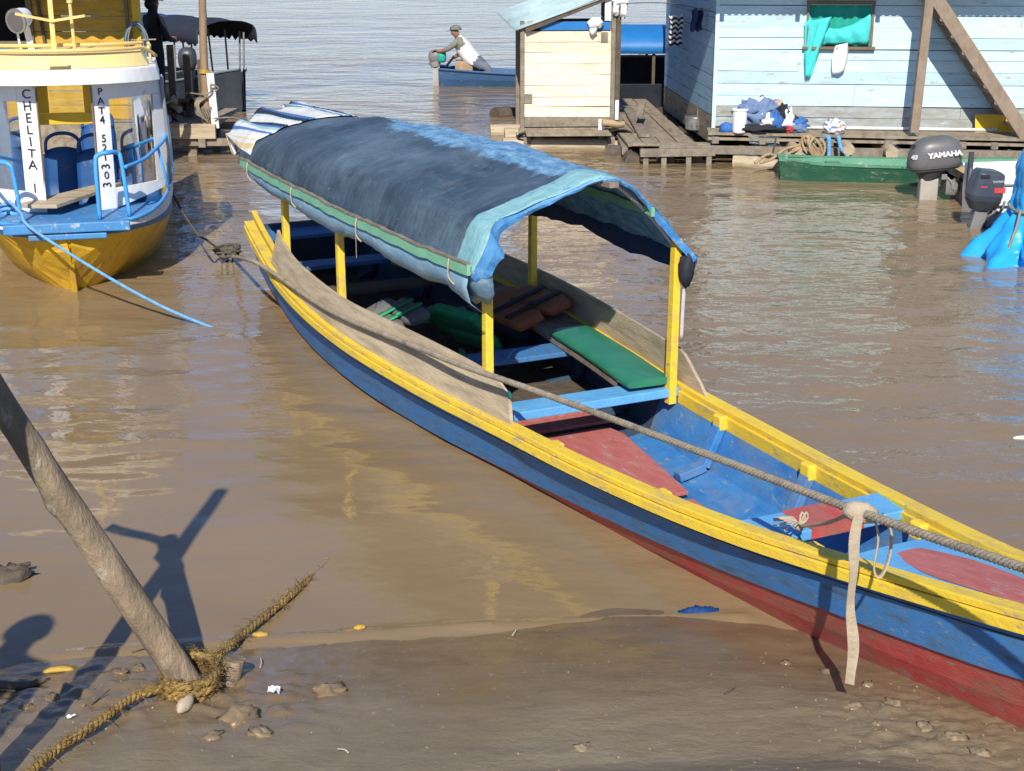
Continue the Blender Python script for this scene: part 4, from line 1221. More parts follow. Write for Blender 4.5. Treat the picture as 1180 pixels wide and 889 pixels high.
for y in list(frange(0, 1.2, 14)) + list(frange(1.35, 5.5, 16)):
    W = tw(y); B = min(tb(y), W * 0.95)
    h = [(W, ttop(y)), (W + 0.012, tmid(y)), (W * 0.985 + 0.0, tmid(y) - 0.02), (W * 0.95 + B * 0.05, tyel(y)), ((W * 0.45 + B * 0.55), (tyel(y) * 0.42 + zb_(y) * 0.58)), (B, zb_(y))]
    rows.append([V((a, y, z)) for a, z in h] + [V((-a, y, z)) for a, z in h[::-1]])
mb = MB()
mb.grid(rows, mat=lambda i, j: {0: 2, 1: 1, 2: 1, 3: 0, 4: 0, 5: 0, 6: 0, 7: 0, 8: 1, 9: 1, 10: 2}[j])
mb.build('hull', ['hull_yellow', 'hull_blue', 'boat_white'], launch)
mb = MB()
mb.grid([[V((k * (tw(y) - 0.02), y, 0.615)) for k in frange(-1, 1, 5)] for y in frange(0.03, 1.1, 10)])
mb.build('fore_deck', 'deck_blue', launch)
mb = MB(); mb.beam((0, -0.005, 0.60), (0, 0.30, -0.10), 0.055, 0.06, up=(0, 1, 0)); mb.build('stem', 'hull_yellow', launch, bevel=0.01)
mb = MB(); mb.grid([[V((k * 0.60 * tw(y), y, 0.24)) for k in frange(-1, 1, 5)] for y in frange(1.1, 5.5, 10)])
mb.build('cabin_floor', 'seat_blue', launch)
mb = MB(); mb.box((0.0, -0.02, 0.625), (1.16, 0.10, 0.085)); mb.box((0.0, -0.03, 0.545), (0.72, 0.05, 0.05))
mb.build('bow_beam', 'deck_blue', launch, bevel=0.01)
mb = MB()
for sd in (-1, 1):
    plank = [V((sd * (tw(y) + 0.012), y, ttop(y) + 0.01)) for y in frange(0.10, 5.5, 40)]
    mb.tube(plank, 0.018, 6)
mb.build('rub_rail', 'rail_blue', launch, smooth=True)
# cabin front: bowed, following the gunwale.  c(x) gives y of the front at half-width x
FY = lambda x: 0.74 + 0.60 * (abs(x) / 0.98) ** 2.2
ZT = 1.76
def front_panel(name, x0, x1, z0, z1, mat, parent, th=0.03, lean=0.10):
    mb = MB(); rows = []
    X = frange(x0, x1, 8)
    f = lambda x, z: V((x, FY(x) + lean * (z - 0.6) * 0.3, z))
    zz0 = z0 if callable(z0) else (lambda x: z0)
    rows = [[f(x, zz0(x)), f(x, z1), f(x, z1) + V((0, th, 0)), f(x, zz0(x)) + V((0, th, 0)), f(x, zz0(x))] for x in X]
    mb.grid(rows); mb.add(rows[0][:4], [(0, 1, 2, 3)]); mb.add(rows[-1][:4], [(3, 2, 1, 0)])
    return mb.build(name, mat, parent)
zg = lambda x: 0.60 + 0.13 * max(0, (abs(x) - 0.35) / 0.6)
fl_ = front_panel('front_post', -0.43, -0.235, 0.60, ZT, 'white_paint', launch)
fr_ = front_panel('front_post', 0.29, 0.44, 0.60, ZT, 'white_paint', launch)
for sd in (-1, 1):
    a, c = (0.442, 0.975) if sd > 0 else (-0.975, -0.432)
    front_panel('window_sill_panel', a, c, zg, 0.80, 'white_paint', launch)
    front_panel('window_head_panel', a, c, 1.60, ZT, 'white_paint', launch)
    a2, c2 = (0.865, 0.975) if sd > 0 else (-0.975, -0.865)
    front_panel('corner_post', a2, c2, 0.803, 1.597, 'white_paint', launch, 0.034)
    a3, c3 = (0.443, 0.864) if sd > 0 else (-0.864, -0.433)
    mb = MB(); mb.grid([[V((x, FY(x) + 0.018 + 0.03 * (z - 0.6), z)) for z in (0.802, 1.598)] for x in frange(a3, c3, 8)])
    mb.build('window_pane', 'pane_glass', launch, smooth=True)
# side frames, roof
mb = MB()
for sd in (-1, 1):
    for y in (1.42, 1.95):
        mb.box((sd * 0.97, y, 1.24), (0.035, 0.06, 0.90))
mb.build('cabin_side_frame', 'white_paint', launch)
for sd in (-1, 1):
    mb = MB(); mb.tube(spline([(sd * 0.985, 1.36, 0.76), (sd * 0.995, 1.33, 1.15), (sd * 0.96, 1.32, 1.74)], 12), 0.022, 6)
    mb.build('corner_tube', 'hose_grey', launch, smooth=True)
# roof: bowed front, white edge and yellow top
def roof_outline(ins=0.0, y1=5.4):
    pts = []
    for x in frange(-0.95 + ins, 0.95 - ins, 25):
        pts.append((x, FY(x) - 0.22 + ins * 1.2 + 0.10 * (abs(x) / 1.0) ** 8))
    return pts
def roof_slab(z0, z1, ins, mat, nm, parent=launch, ins2=None, y1=2.0):
    mb = MB(); a = roof_outline(ins); b2 = roof_outline(ins if ins2 is None else ins2)
    crown = lambda x: 0.035 * (1 - x * x)
    bot = [V((x, y, z0 + crown(x))) for x, y in a]; top = [V((x, y, z1 + crown(x))) for x, y in b2]
    botb = [V((x, y1, z0 + crown(x))) for x, _ in a]; topb = [V((x, y1, z1 + crown(x))) for x, _ in b2]
    mb.grid([bot, top, topb, botb, bot])
    for k, kk in ((0, 0), (-1, -1)):
        mb.add([bot[k], top[k], topb[k], botb[k]], [(0, 1, 2, 3)])
    return mb.build(nm, mat, parent, smooth=False, bevel=0.012)
roof = roof_slab(1.735, 1.86, 0.0, 'white_paint', 'roof', ins2=0.03)
roof_slab(1.863, 1.985, 0.10, 'cream_roof_yellow', 'roof_top', roof, 0.17, 1.5)
mb = MB(); mb.box((-0.0, FY(0) - 0.155, 1.925 + 0.03), (0.19, 0.02, 0.055)); mb.build('roof_plate', 'cream_roof_yellow', roof)
# rack rails, mast
mb = MB()
for z, ins in ((2.02, 0.17), (2.035, 0.30)):
    pts = [(x * 0.95, (FY(x) - 0.06 + (0.0 if z < 2.03 else 0.40)), z + 0.03 * (1 - x * x)) for x in frange(-0.85, 0.85, 14)]
    if z < 2.03:
        pts = [(-0.93, FY(.9) + 0.05, 1.94)] + pts + [(0.93, FY(.9) + 0.05, 1.94)]
    mb.tube(spline(pts, 50), 0.017, 8)
    for sd in (-1, 1):
        mb.tube([(sd * 0.86, FY(.86) + (0 if z < 2.03 else 0.36), z), (sd * 0.86, 1.46, z)], 0.017, 6)
        if z > 2.03:
            for yy in (1.44,):
                mb.tube([(sd * 0.87, yy, 1.80), (sd * 0.87, yy, z)], 0.015, 6)
mb.build('roof_rack', 'rail_yellow', launch, smooth=True)
mk_ = lambda x, y, Y: LM.inverted() @ aty(x, y, Y)
mA = V((-0.10, 0.92, 0)); 
mb = MB()
mb.box((-0.04, 0.92, 2.35), (0.045, 0.045, 0.9))
mb.beam((-0.37, 0.86, 2.36), (-0.03, 0.90, 2.29), 0.03, 0.022); mb.beam((-0.05, 0.89, 2.29), (0.28, 0.86, 2.335), 0.03, 0.022)
mb.tube([(0.155, 0.98, 1.9), (0.14, 0.98, 2.44)], 0.017, 8); mb.tube([(0.14, 0.98, 2.44), (0.14, 0.98, 2.465)], 0.03, 8)
mb.build('mast', 'rail_yellow', launch)
# search light
sl_ = mk_(17, 22, 13.85)
mb = MB(); ax = V((-0.45, -0.85, -0.16)).normalized()
pr = [(0.13, 0.02), (0.12, 0.055), (0.08, 0.08), (0.0, 0.098), (-0.06, 0.105), (-0.085, 0.108)]
mb.tube([sl_ - ax * a for a, _ in pr], [r for _, r in pr], 20); 
lamp = mb.build('search_light', 'white_paint', launch, smooth=True)
mb = MB(); mb.tube([sl_ + ax * 0.082, sl_ + ax * 0.100], 0.112, 20); mb.build('bezel', 'motor_leg_dark', lamp)
mb = MB(); mb.tube([sl_ + ax * 0.1005, sl_ + ax * 0.106], 0.088, 20); mb.build('lens', 'chrome', lamp)
mb = MB(); mb.beam(sl_ + V((0.04, 0.04, -0.08)), (sl_.x + 0.10, sl_.y + 0.05, 1.84), 0.06, 0.05); mb.beam(sl_ + V((-0.05, 0.02, -0.10)), (sl_.x - 0.02, sl_.y + 0.03, 1.90), 0.02, 0.02)
mb.build('lamp_bracket', 'white_paint', lamp)
mb = MB(); q = mk_(21, 111, 14.2); mb.ball(q, (0.045, 0.05, 0.05), 12); mb.tube([q, q + V((0.06, 0.0, 0.03))], 0.012, 6)
mb.build('side_lamp', 'chrome', launch, smooth=True)
# overhead yellow hatch in the doorway: frame behind the roof front, hinged board
mb = MB()
mb.box((0.02, 1.02, 1.42), (0.56, 0.035, 0.10)); mb.box((-0.205, 1.06, 1.63), (0.11, 0.035, 0.32)); mb.box((0.245, 1.06, 1.63), (0.11, 0.035, 0.32))
mb.build('hatch_frame', 'deep_yellow', launch, bevel=0.004)
mb = MB(); mb.box((0.02, 1.075, 1.61), (0.32, 0.006, 0.30)); mb.build('hatch_pane', 'pane_glass', launch)
for x in (-0.24, 0.28):
    mb = MB(); mb.box((x, 0.80, 1.16), (0.015, 0.05, 1.12)); mb.build('door_jamb', 'trim_brown', launch)
# seats
def bus_seat(x, y, yaw=0.0):
    s = MB()
    for k in (0,):
        rows = []
        for i, (yy, z, ww) in enumerate([(-0.42, 0.52, 0.20), (-0.25, 0.50, 0.215), (-0.05, 0.505, 0.21), (0.03, 0.56, 0.205), (0.07, 0.75, 0.20), (0.10, 0.95, 0.195), (0.12, 1.07, 0.18)]):
            rows.append([V((x + sx * ww, y + yy - 0.035 * (1 - sx * sx) * (1 if i > 3 else 0) + 0.02 * abs(sx), z + (0.03 * sx * sx if i < 3 else -0.05 * sx * sx * (i == 6)))) for sx in frange(-1, 1, 9)])
        s.grid(rows)
    seat = s.build('seat', 'seat_blue', launch, smooth=True, solid=0.025)
    h = MB()
    h.tube(spline([(x - 0.175, y + 0.11, 1.02), (x - 0.16, y + 0.125, 1.13), (x - 0.07, y + 0.13, 1.185), (x + 0.07, y + 0.13, 1.185), (x + 0.16, y + 0.125, 1.13), (x + 0.175, y + 0.11, 1.02)], 24), 0.018, 8)
    h.build('grab_handle', 'seat_blue', seat, smooth=True)
    h = MB(); h.box((x * 0.85, y - 0.15, 0.40), (0.24, 0.22, 0.20)); h.build('seat_base', 'seat_blue', seat)
for x, y in ((-0.66, 1.75), (-0.10, 1.62), (0.24, 1.45), (0.68, 1.72), (-0.62, 2.9), (0.2, 3.3)):
    bus_seat(x, y)
# bow rails
def hoop_rail(cx, w_, z0, z1, y, lean):
    pts = [(cx - w_ / 2, y, z0), (cx - w_ / 2 + 0.0, y + 0.02, z1 - 0.10), (cx - w_ / 2 + 0.03, y + 0.03, z1 - 0.02), (cx, y + 0.03, z1), (cx + w_ / 2 - 0.03, y + 0.03 + lean, z1 - 0.02), (cx + w_ / 2, y + 0.02 + lean, z1 - 0.10), (cx + w_ / 2 + 0.04, y + lean, z0)]
    return spline(pts, 40)
mb = MB(); mb.tube(hoop_rail(0.41, 0.24, 0.62, 1.20, 0.30, 0.10), 0.021, 8)
mb.tube(spline([(0.56, 0.38, 1.06), (0.75, 0.72, 1.08), (0.93, 1.16, 1.16), (0.975, 1.34, 1.2)], 20), 0.018, 8)
mb.tube([(0.88, 1.06, 1.14), (0.97, 1.06, 0.72)], 0.015, 6)
mb.build('bow_rail', 'rail_blue', launch, smooth=True)
mb = MB(); mb.tube(hoop_rail(-0.60, 0.24, 0.62, 1.14, 0.36, -0.04), 0.021, 8)
mb.tube(spline([(-0.72, 0.45, 0.98), (-0.88, 0.9, 1.05), (-0.975, 1.34, 1.12)], 20), 0.018, 8)
mb.build('bow_rail', 'rail_blue', launch, smooth=True)
# lettering, one letter under the other
def letters(chars, x, z0, z1, mat='letter_black', rot=()):
    n_ = len(chars); step = (z0 - z1) / (n_ - 1)
    hold = MB()
    for i, ch in enumerate(chars):
        if ch == ' ':
            continue
        z = z0 - step * i
        yb = FY(x) + 0.03 * (z - 0.6) - 0.008
        xx, yy = V((1, (FY(x + 0.09) - FY(x - 0.09)) / 0.18, 0)), V((0, 0.03, 1))
        M = frame_m((x, yb, z), xx, yy)
        S = Matrix.Rotation(random.uniform(-0.07, 0.07), 4, 'Z') @ Matrix.Diagonal((1.25 * random.uniform(0.9, 1.08), 1.05 * random.uniform(0.92, 1.06), 1, 1))
        if i in rot:
            S = Matrix.Rotation(R(90), 4, 'Z') @ Matrix.Diagonal((1.05, 1.25, 1, 1))
        cu = bpy.data.curves.new('f', 'FONT'); cu.body = ch; cu.size = step * (1.08 if i not in rot else 1.2); cu.extrude = 0.002; cu.align_x = 'CENTER'; cu.align_y = 'CENTER'; cu.offset = 0.0
        o = bpy.data.objects.new('f', cu); COL.objects.link(o)
        me = bpy.data.meshes.new_from_object(o.evaluated_get(bpy.context.evaluated_depsgraph_get()))
        hold.add([M @ S @ p.co for p in me.vertices], [tuple(p.vertices) for p in me.polygons])
        bpy.data.objects.remove(o); bpy.data.meshes.remove(me)
    return hold
letters('CHELITA I', -0.335, 1.665, 0.83).build('lettering', 'letter_black', fl_)
letters('PAT4 521303', 0.365, 1.67, 0.84, rot=(8, 10)).build('lettering', 'letter_black', fr_)

def kids(o):
    return [c for c in bpy.data.objects if c.parent == o]
done = set()
def slim(o):
    for c in kids(o):
        if c.data and c.data.name not in done:
            done.add(c.data.name)
            for vv in c.data.vertices:
                vv.co.x = vv.co.x * 0.905 + 0.02
        slim(c)
slim(launch)
def inl(mb, *a, **k):
    mb.xf(LM); return mb.build(*a, **k)
# weathered plank lying on the bow, blue mooring rope
mb = MB()
pa, pc = LM.inverted() @ at(28, 240, 0.69), LM.inverted() @ at(133, 214, 0.70)
d_ = pc - pa; sdv = V((-d_.y, d_.x, 0)).normalized() * 0.085
mb.prism([pa - sdv * 0.9, pa + V((0.20, -0.02, 0)) - sdv * 1.3, pc - sdv, pc + sdv, pa + sdv * 0.8], (0, 0, 0.035))
inl(mb, 'plank', 'weathered_board', bevel=0.004, label='grey weathered plank lying across the bow of the lettered launch', cat='plank')
mb = MB(); mb.rope([aty(10, 232, 12.9), aty(24, 246, 12.7), aty(37, 264, 12.5), aty(120, 317, 12.2), aty(190, 355, 11.95), at(252, 381, -0.03)], 0.014, 0.055)
for k in range(5):
    a = at(6 + 2 * k, 228 + 5 * k, 0.68 - 0.02 * k); mb.tube(spline([a + V((-0.09, 0, 0.0)), a + V((0, -0.06, 0.03)), a + V((0.09, 0, -0.01)), a + V((0, 0.07, -0.03))], 14), 0.018, 6)
mb.build('blue_rope', 'rope_blue', smooth=True, label='blue rope tied to the bow of the lettered launch and running down into the water', cat='rope')

# ================================================================== far side
random.seed(31)
def wobble(v, a=0.01):
    return V(v) + V((random.uniform(-a, a), random.uniform(-a, a), random.uniform(-a, a)))

def plank_wall(mb, o, u, L, z0, z1, h, nrm, th=0.022, holes=(), mi=None, joints=True, gap=0.004):
    """boards laid along u from o, stacked from z0 to z1; holes = (a0, a1, z0, z1)"""
    o, u, nrm = V(o), V(u).normalized(), V(nrm).normalized(); z = z0; r = 0
    while z < z1 - 0.01:
        hh = min(h * random.uniform(0.88, 1.12), z1 - z)
        spans = [(0.0, L)]
        for a0, a1, b0, b1 in holes:
            if z + hh * 0.5 > b0 and z + hh * 0.5 < b1:
                ns = []
                for p, q in spans:
                    if a0 > p: ns.append((p, min(a0, q)))
                    if a1 < q: ns.append((max(a1, p), q))
                spans = [k for k in ns if k[1] - k[0] > 0.01]
        out = []
        for p, q in spans:
            if joints and q - p > 1.6:
                c = random.uniform(p + 0.5, q - 0.5); out += [(p, c - 0.002), (c + 0.002, q)]
            else:
                out.append((p, q))
        for p, q in out:
            e = random.uniform(0, 0.006); dz0, dz1 = random.uniform(-.008, .006), random.uniform(-.008, .006)
            A, B = o + u * p + nrm * e, o + u * q + nrm * random.uniform(0, 0.006)
            g0, g1 = z + gap, z + hh - gap * random.uniform(0, 1)
            pts = [V((A.x, A.y, g0 + dz0)), V((B.x, B.y, g0 + dz1)), V((B.x, B.y, g0 + dz1)) - nrm * th, V((A.x, A.y, g0 + dz0)) - nrm * th,
                   V((A.x, A.y, g1 + dz0)), V((B.x, B.y, g1 + dz1)), V((B.x, B.y, g1 + dz1)) - nrm * th, V((A.x, A.y, g1 + dz0)) - nrm * th]
            mb.hexa(pts, mi(r, z) if mi else 0)
        z += hh; r += 1
    return mb

def corrugated(mb, a, b, c, d, pitch=0.09, amp=0.012, n=None):
    """sheet between edge a-b (waves run across) and edge d-c"""
    a, b, c, d = V(a), V(b), V(c), V(d); L = (b - a).length; n = n or int(L / pitch * 8)
    nr = (b - a).cross(d - a).normalized()
    rows = []
    for j in frange(0, 1, 5):
        rows.append([a.lerp(b, i / n).lerp(d.lerp(c, i / n), j) + nr * amp * math.sin(2 * math.pi * i / n * L / pitch) for i in range(n + 1)])
    return mb.grid(rows)

# ------------------------------------------------------------------ blue plank house on the water
HU = V((0.9968, -0.080, 0)).normalized(); HV = V((0.080, 0.9968, 0)).normalized()
HO = V((2.76, 20.61, 0.0))
house = thing('plank_house', 'pale blue plank house standing on a raft, green cloth in its small window', 'house', HO, math.atan2(HU.y, HU.x))
HM = FR[house.name]; HI = HM.inverted()
FLZ = 0.42
wx0 = (HI @ aty(932, 30, 20.5)).x; wx1 = (HI @ aty(1004, 30, 20.4)).x
wz1 = aty(968, 5, 20.5).z; wz0 = aty(968, 53, 20.5).z
mb = MB()
plank_wall(mb, (0, 0, 0), (1, 0, 0), 7.2, FLZ, 2.9, 0.15, (0, -1, 0), holes=[(wx0, wx1, wz0, wz1)], mi=lambda r, z: 1 if z < FLZ + 0.2 else random.choice([0, 0, 2]))
mb.build('front_wall', ['house_blue', 'house_base', 'house_blue_second'], house)
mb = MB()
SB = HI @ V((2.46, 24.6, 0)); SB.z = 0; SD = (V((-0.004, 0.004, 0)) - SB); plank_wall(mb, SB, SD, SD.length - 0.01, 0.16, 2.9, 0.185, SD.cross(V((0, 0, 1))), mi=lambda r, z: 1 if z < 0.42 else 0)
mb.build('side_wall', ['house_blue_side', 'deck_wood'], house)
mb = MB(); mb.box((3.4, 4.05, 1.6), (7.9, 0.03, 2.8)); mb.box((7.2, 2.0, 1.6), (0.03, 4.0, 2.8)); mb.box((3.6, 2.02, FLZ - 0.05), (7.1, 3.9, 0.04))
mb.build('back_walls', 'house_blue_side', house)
mb = MB(); mb.box((-0.012, 0.012, 1.55), (0.05, 0.05, 2.7)); mb.build('corner_board', 'house_blue', house)
# window
win = MB()
W_, Hh = wx1 - wx0, wz1 - wz0
win.box(((wx0 + wx1) / 2, -0.02, wz1 + 0.025), (W_ + 0.08, 0.07, 0.05)); win.box(((wx0 + wx1) / 2, -0.03, wz0 - 0.025), (W_ + 0.14, 0.09, 0.035))
win.box((wx0 - 0.018, -0.012, (wz0 + wz1) / 2), (0.03, 0.05, Hh)); win.box((wx1 + 0.018, -0.012, (wz0 + wz1) / 2), (0.03, 0.05, Hh))
win = win.build('window_frame', 'trim_brown', house)
mb = MB(); rows = []
for j in frange(0, 1, 9):
    rows.append([V((wx0 + W_ * i, 0.045 + 0.018 * math.sin(i * 22 + j), wz0 + Hh * j)) for i in frange(0, 1, 24)])
mb.grid(rows); mb.build('inner_curtain', 'cloth_teal_dark', win, smooth=True)
# bright green cloth: gathered curtain in the lower window, one corner hanging out
cu_ = thing('curtain_cloth', 'bright turquoise cloth bunched in the house window, its corner hanging out', 'curtain', HM @ V((wx0 + 0.1, -0.05, wz0)), 0)
def hput(mb, *a, **k):
    mb.xf(HM); return mb.build(*a, world=True, **k)
mb = MB(); rows = []
for i in frange(0, 1, 25):
    x = wx0 - 0.02 + (W_ + 0.01) * i
    topz = wz0 + Hh * (0.80 - 0.42 * math.sin(math.pi * i) ** 0.8 * (1.1 - 0.4 * i))
    botz = wz0 + 0.02 - (0.0 if i > 0.3 else 0.02)
    rows.append([V((x, 0.006 - 0.04 * math.sin(j * 3.14) + 0.026 * math.sin(i * 26 + j * 5) * (0.4 + 0.6 * j) + 0.012 * nn3(i * 9, j * 5, 1), botz + (topz - botz) * j)) for j in frange(0, 1, 8)])
mb.grid(rows); hput(mb, 'bunched_cloth', 'cloth_teal', cu_, smooth=True, solid=0.004)
mb = MB(); rows = []
for j in frange(0, 1, 14):
    z = wz0 + Hh * 0.62 - j * (Hh * 0.62 + 0.42)
    w0 = 0.20 * (1 - j) ** 0.8 + 0.035; cxx = wx0 + 0.055 - 0.05 * j
    rows.append([V((cxx + w0 * k, -0.05 - 0.032 * math.sin(k * 9 + j * 4) - 0.02 * j, z + 0.05 * k * (1 - j))) for k in frange(-0.5, 1.0, 9)])
mb.grid(rows); hput(mb, 'hanging_corner', 'cloth_teal', cu_, smooth=True, solid=0.004)
# white rag on the sill
rx = (HI @ aty(968, 60, 20.5)).x
mb = MB(); rows = []
for j in frange(0, 1, 10):
    rows.append([V((rx + 0.085 * k * (0.7 + 0.5 * math.sin(2.4 * j + 0.4)) - 0.02 * j, -0.09 - 0.02 * math.sin(k * 3 + j), wz0 + 0.03 - 0.38 * j + 0.02 * k)) for k in frange(-1, 1, 7)])
mb.grid(rows); mb.xf(HM)
mb.build('white_rag', 'cloth_white', smooth=True, solid=0.004, label='white rag hanging from the sill of the house window', cat='rag')
# roof with rafter tails (above the picture, it shades the wall)
rf = MB()
a, b2 = HM @ V((-0.55, -0.78, 2.50)), HM @ V((7.6, -0.78, 2.50)); c, d = HM @ V((7.6, 2.4, 3.55)), HM @ V((-0.55, 2.4, 3.55))
corrugated(rf, a, b2, c, d); corrugated(rf, HM @ V((7.6, 5.4, 2.5)), HM @ V((-0.55, 5.4, 2.5)), d + V((0, 0, .012)), c + V((0, 0, .012)))
rf = rf.build('roof', 'zinc_roof', house, world=True, smooth=True)
mb = MB()
for x in (0.05, 1.05, 2.1, 2.95, 4.1, 5.2, 6.3, 7.1):
    mb.beam((x, -0.72, 2.40), (x, 0.3, 2.74), 0.06, 0.10)
mb.build('rafter', 'stair_wood', house)
# deck
dz = 0.405
mb = MB()
yl = lambda x: -0.47 - 0.07 * x                     # front edge comes nearer to the right
for k in range(7):
    f0, f1 = k / 7, (k + 1) / 7 - 0.012
    if yl(4) * f1 < -2: continue
    X0, X1 = -0.10, 7.4
    mb.hexa([V((x, yl(x) * f - 0.005, z)) for z in (dz - 0.035, dz) for x, f in ((X0, f1), (X1, f1), (X1, f0), (X0, f0))])
mb.build('deck_boards', 'deck_wood', house)
mb = MB()
mb.beam((-0.10, yl(-.1) + 0.03, dz - 0.085), (7.4, yl(7.4) + 0.03, dz - 0.085), 0.06, 0.035)
mb.build('deck_edge', 'deck_wood', house)
mb = MB()
mb.beam((-0.75, -0.56, 0.19), (7.4, yl(7.4) - 0.05, 0.215), 0.07, 0.11)
for x in (0.0, 0.62, 1.5, 2.25, 3.2, 3.6, 4.5, 5.4, 6.3):
    mb.box((x, yl(x) + 0.035, 0.30), (0.09, 0.09, 0.09))
for x in (-0.3, 0.35, 2.0, 3.6, 5.2, 6.8):
    mb.box((x, yl(x) + 0.05, 0.06), (0.07, 0.06, 0.34))
mb.build('deck_beam', 'grey_wood', house, bevel=0.006)
mb = MB()
for k, x in enumerate((0.4, 1.35, 2.3, 3.2, 4.2, 5.2, 6.3)):
    mb.xf(Matrix()); lg = log_mesh((x, yl(x) - 0.03, 0.10), (x + 0.1, 4.3, 0.10), 0.085, 0.12, seed=40 + k, seg=8)
    mb.add(lg.v, lg.f)
mb.build('float_log', 'dark_wood', house, smooth=True)
# stairs on the right
s1, s2 = HI @ V((6.70, 19.62, 0.42)), HI @ V((5.42, 19.72, 2.14))
sdir = (s2 - s1); s3 = s1 + sdir * 1.45
stair = MB(); stair.beam(s1, s3, 0.05, 0.17, up=(0, 0, 1)); 
stair = stair.build('stringer', 'stair_wood', house, bevel=0.005)
mb = MB(); off = V((0, 0.62, 0)); mb.beam(s1 + off, s3 + off, 0.05, 0.17); mb.build('stringer', 'stair_wood', house, bevel=0.005)
for k in range(11):
    p = s1 + sdir * (0.07 + k * 0.125)
    mb = MB(); mb.box(p + V((0.0, 0.31, 0.0)), (0.20, 0.57, 0.03)); mb.build('stair_tread', 'stair_wood', house)
# deck post
q0, q1 = aty(1053, 153, 19.75), aty(1075, -40, 19.75)
mb = MB(); mb.beam(q0, q0 + (q1 - q0) * 1.15, 0.115, 0.10, up=(0, 1, 0)); mb.build('deck_post', 'stair_wood', house, world=True, bevel=0.006)
# yellow board leaning under the stairs, white pipe along the wall
p = HI @ aty(1150, 152, 20.15); p.z = dz
mb = MB(); mb.prism([p + V((-0.30, 0, 0)), p + V((0.22, 0, 0)), p + V((0.20, 0.03, 0.20)), p + V((-0.05, 0.03, 0.235)), p + V((-0.31, 0.03, 0.225))], (0, 0.02, 0)); mb.xf(HM)
mb.build('yellow_board', 'deep_yellow', label='dull yellow board leaning on the blue wall beneath the stairs', cat='board')
p0, p1 = HI @ aty(905, 141, 20.3), HI @ aty(1150, 150, 20.1)
mb = MB(); mb.tube([(p0.x, -0.10, dz + 0.03), (p1.x, -0.16, dz + 0.03)], 0.022, 8); mb.xf(HM)
mb.build('white_pipe', 'white_paint', smooth=True, label='long white pipe lying along the foot of the blue house wall', cat='pipe')
# things on the deck
def ondeck(x, y, Y): 
    p = aty(x, y, Y); p.z = dz; return p
p = ondeck(876, 146, 20.25)
lau = thing('laundry_pile', 'heap of blue, black and white laundry piled on the deck by the blue wall', 'laundry', p)
random.seed(4)
for nm, mt, c, r in (('garment', 'cloth_grey_blue', (-0.03, 0, 0.22), (0.26, 0.17, 0.20)), ('garment', 'cloth_grey_blue', (-0.14, -0.05, 0.30), (0.16, 0.10, 0.09)), ('garment', 'cloth_grey_blue', (0.10, -0.04, 0.32), (0.13, 0.09, 0.10)),
                     ('garment', 'cloth_black', (0.02, -0.16, 0.05), (0.36, 0.08, 0.055)), ('garment', 'cloth_black', (0.27, -0.06, 0.22), (0.09, 0.10, 0.13)), ('garment', 'cloth_white', (0.06, -0.13, 0.14), (0.09, 0.08, 0.10)),
                     ('garment', 'cloth_white', (0.34, -0.07, 0.12), (0.10, 0.10, 0.15)), ('garment', 'cloth_mid_blue', (0.18, -0.14, 0.12), (0.10, 0.07, 0.14)), ('garment', 'cloth_tan', (0.22, -0.02, 0.36), (0.06, 0.06, 0.06)), ('garment', 'cloth_white', (0.0, 0.0, 0.40), (0.07, 0.06, 0.05)),
                     ('garment', 'cloth_mid_blue', (0.50, 0.0, 0.10), (0.13, 0.09, 0.07)), ('garment', 'cloth_grey_blue', (0.48, -0.14, 0.05), (0.11, 0.06, 0.05)), ('garment', 'cloth_red', (0.36, -0.19, 0.045), (0.05, 0.04, 0.05)), ('garment', 'cloth_black', (0.42, 0.02, 0.14), (0.09, 0.08, 0.06))):
    mb = MB(); mb.ball(c, r, 26, 0, 0.75, 2.6); mb.build(nm, mt, lau, smooth=True)
mb = MB(); pk = ondeck(852, 147, 20.12); rows = []
mb.tube([pk, pk + V((0, 0, 0.02)), pk + V((0, 0, 0.30)), pk + V((0, 0, 0.31))], [0.085, 0.092, 0.10, 0.104], 18); mb.tube([pk + V((0, 0, 0.29)), pk + V((0, 0, 0.315))], 0.11, 18)
mb.build('bucket', 'white_paint', smooth=False, bevel=0.003, label='white plastic bucket in front of the laundry heap on the deck', cat='bucket')
mb = MB(); pk = ondeck(838, 145, 20.2); mb.ball(pk + V((0, 0, 0.04)), (0.105, 0.09, 0.085), 16, 0, 0.25, 2)
mb.build('blue_cloth', 'cloth_mid_blue', smooth=True, label='rounded blue cloth left of the white bucket on the deck', cat='cloth')
mb = MB(); pk = ondeck(962, 148, 20.0); mb.ball(pk + V((0, 0, 0.085)), (0.145, 0.11, 0.11), 24, 0, 0.35, 2.5)
me = mb; me.m = [random.choice([0, 1, 2, 2, 0]) if (i // 5) % 2 else 0 for i in range(len(me.f))]
mb.build('bundle', ['cloth_white', 'cloth_tan', 'cloth_grey_blue'], smooth=True, label='small round chequered cloth bundle alone on the deck', cat='bundle')

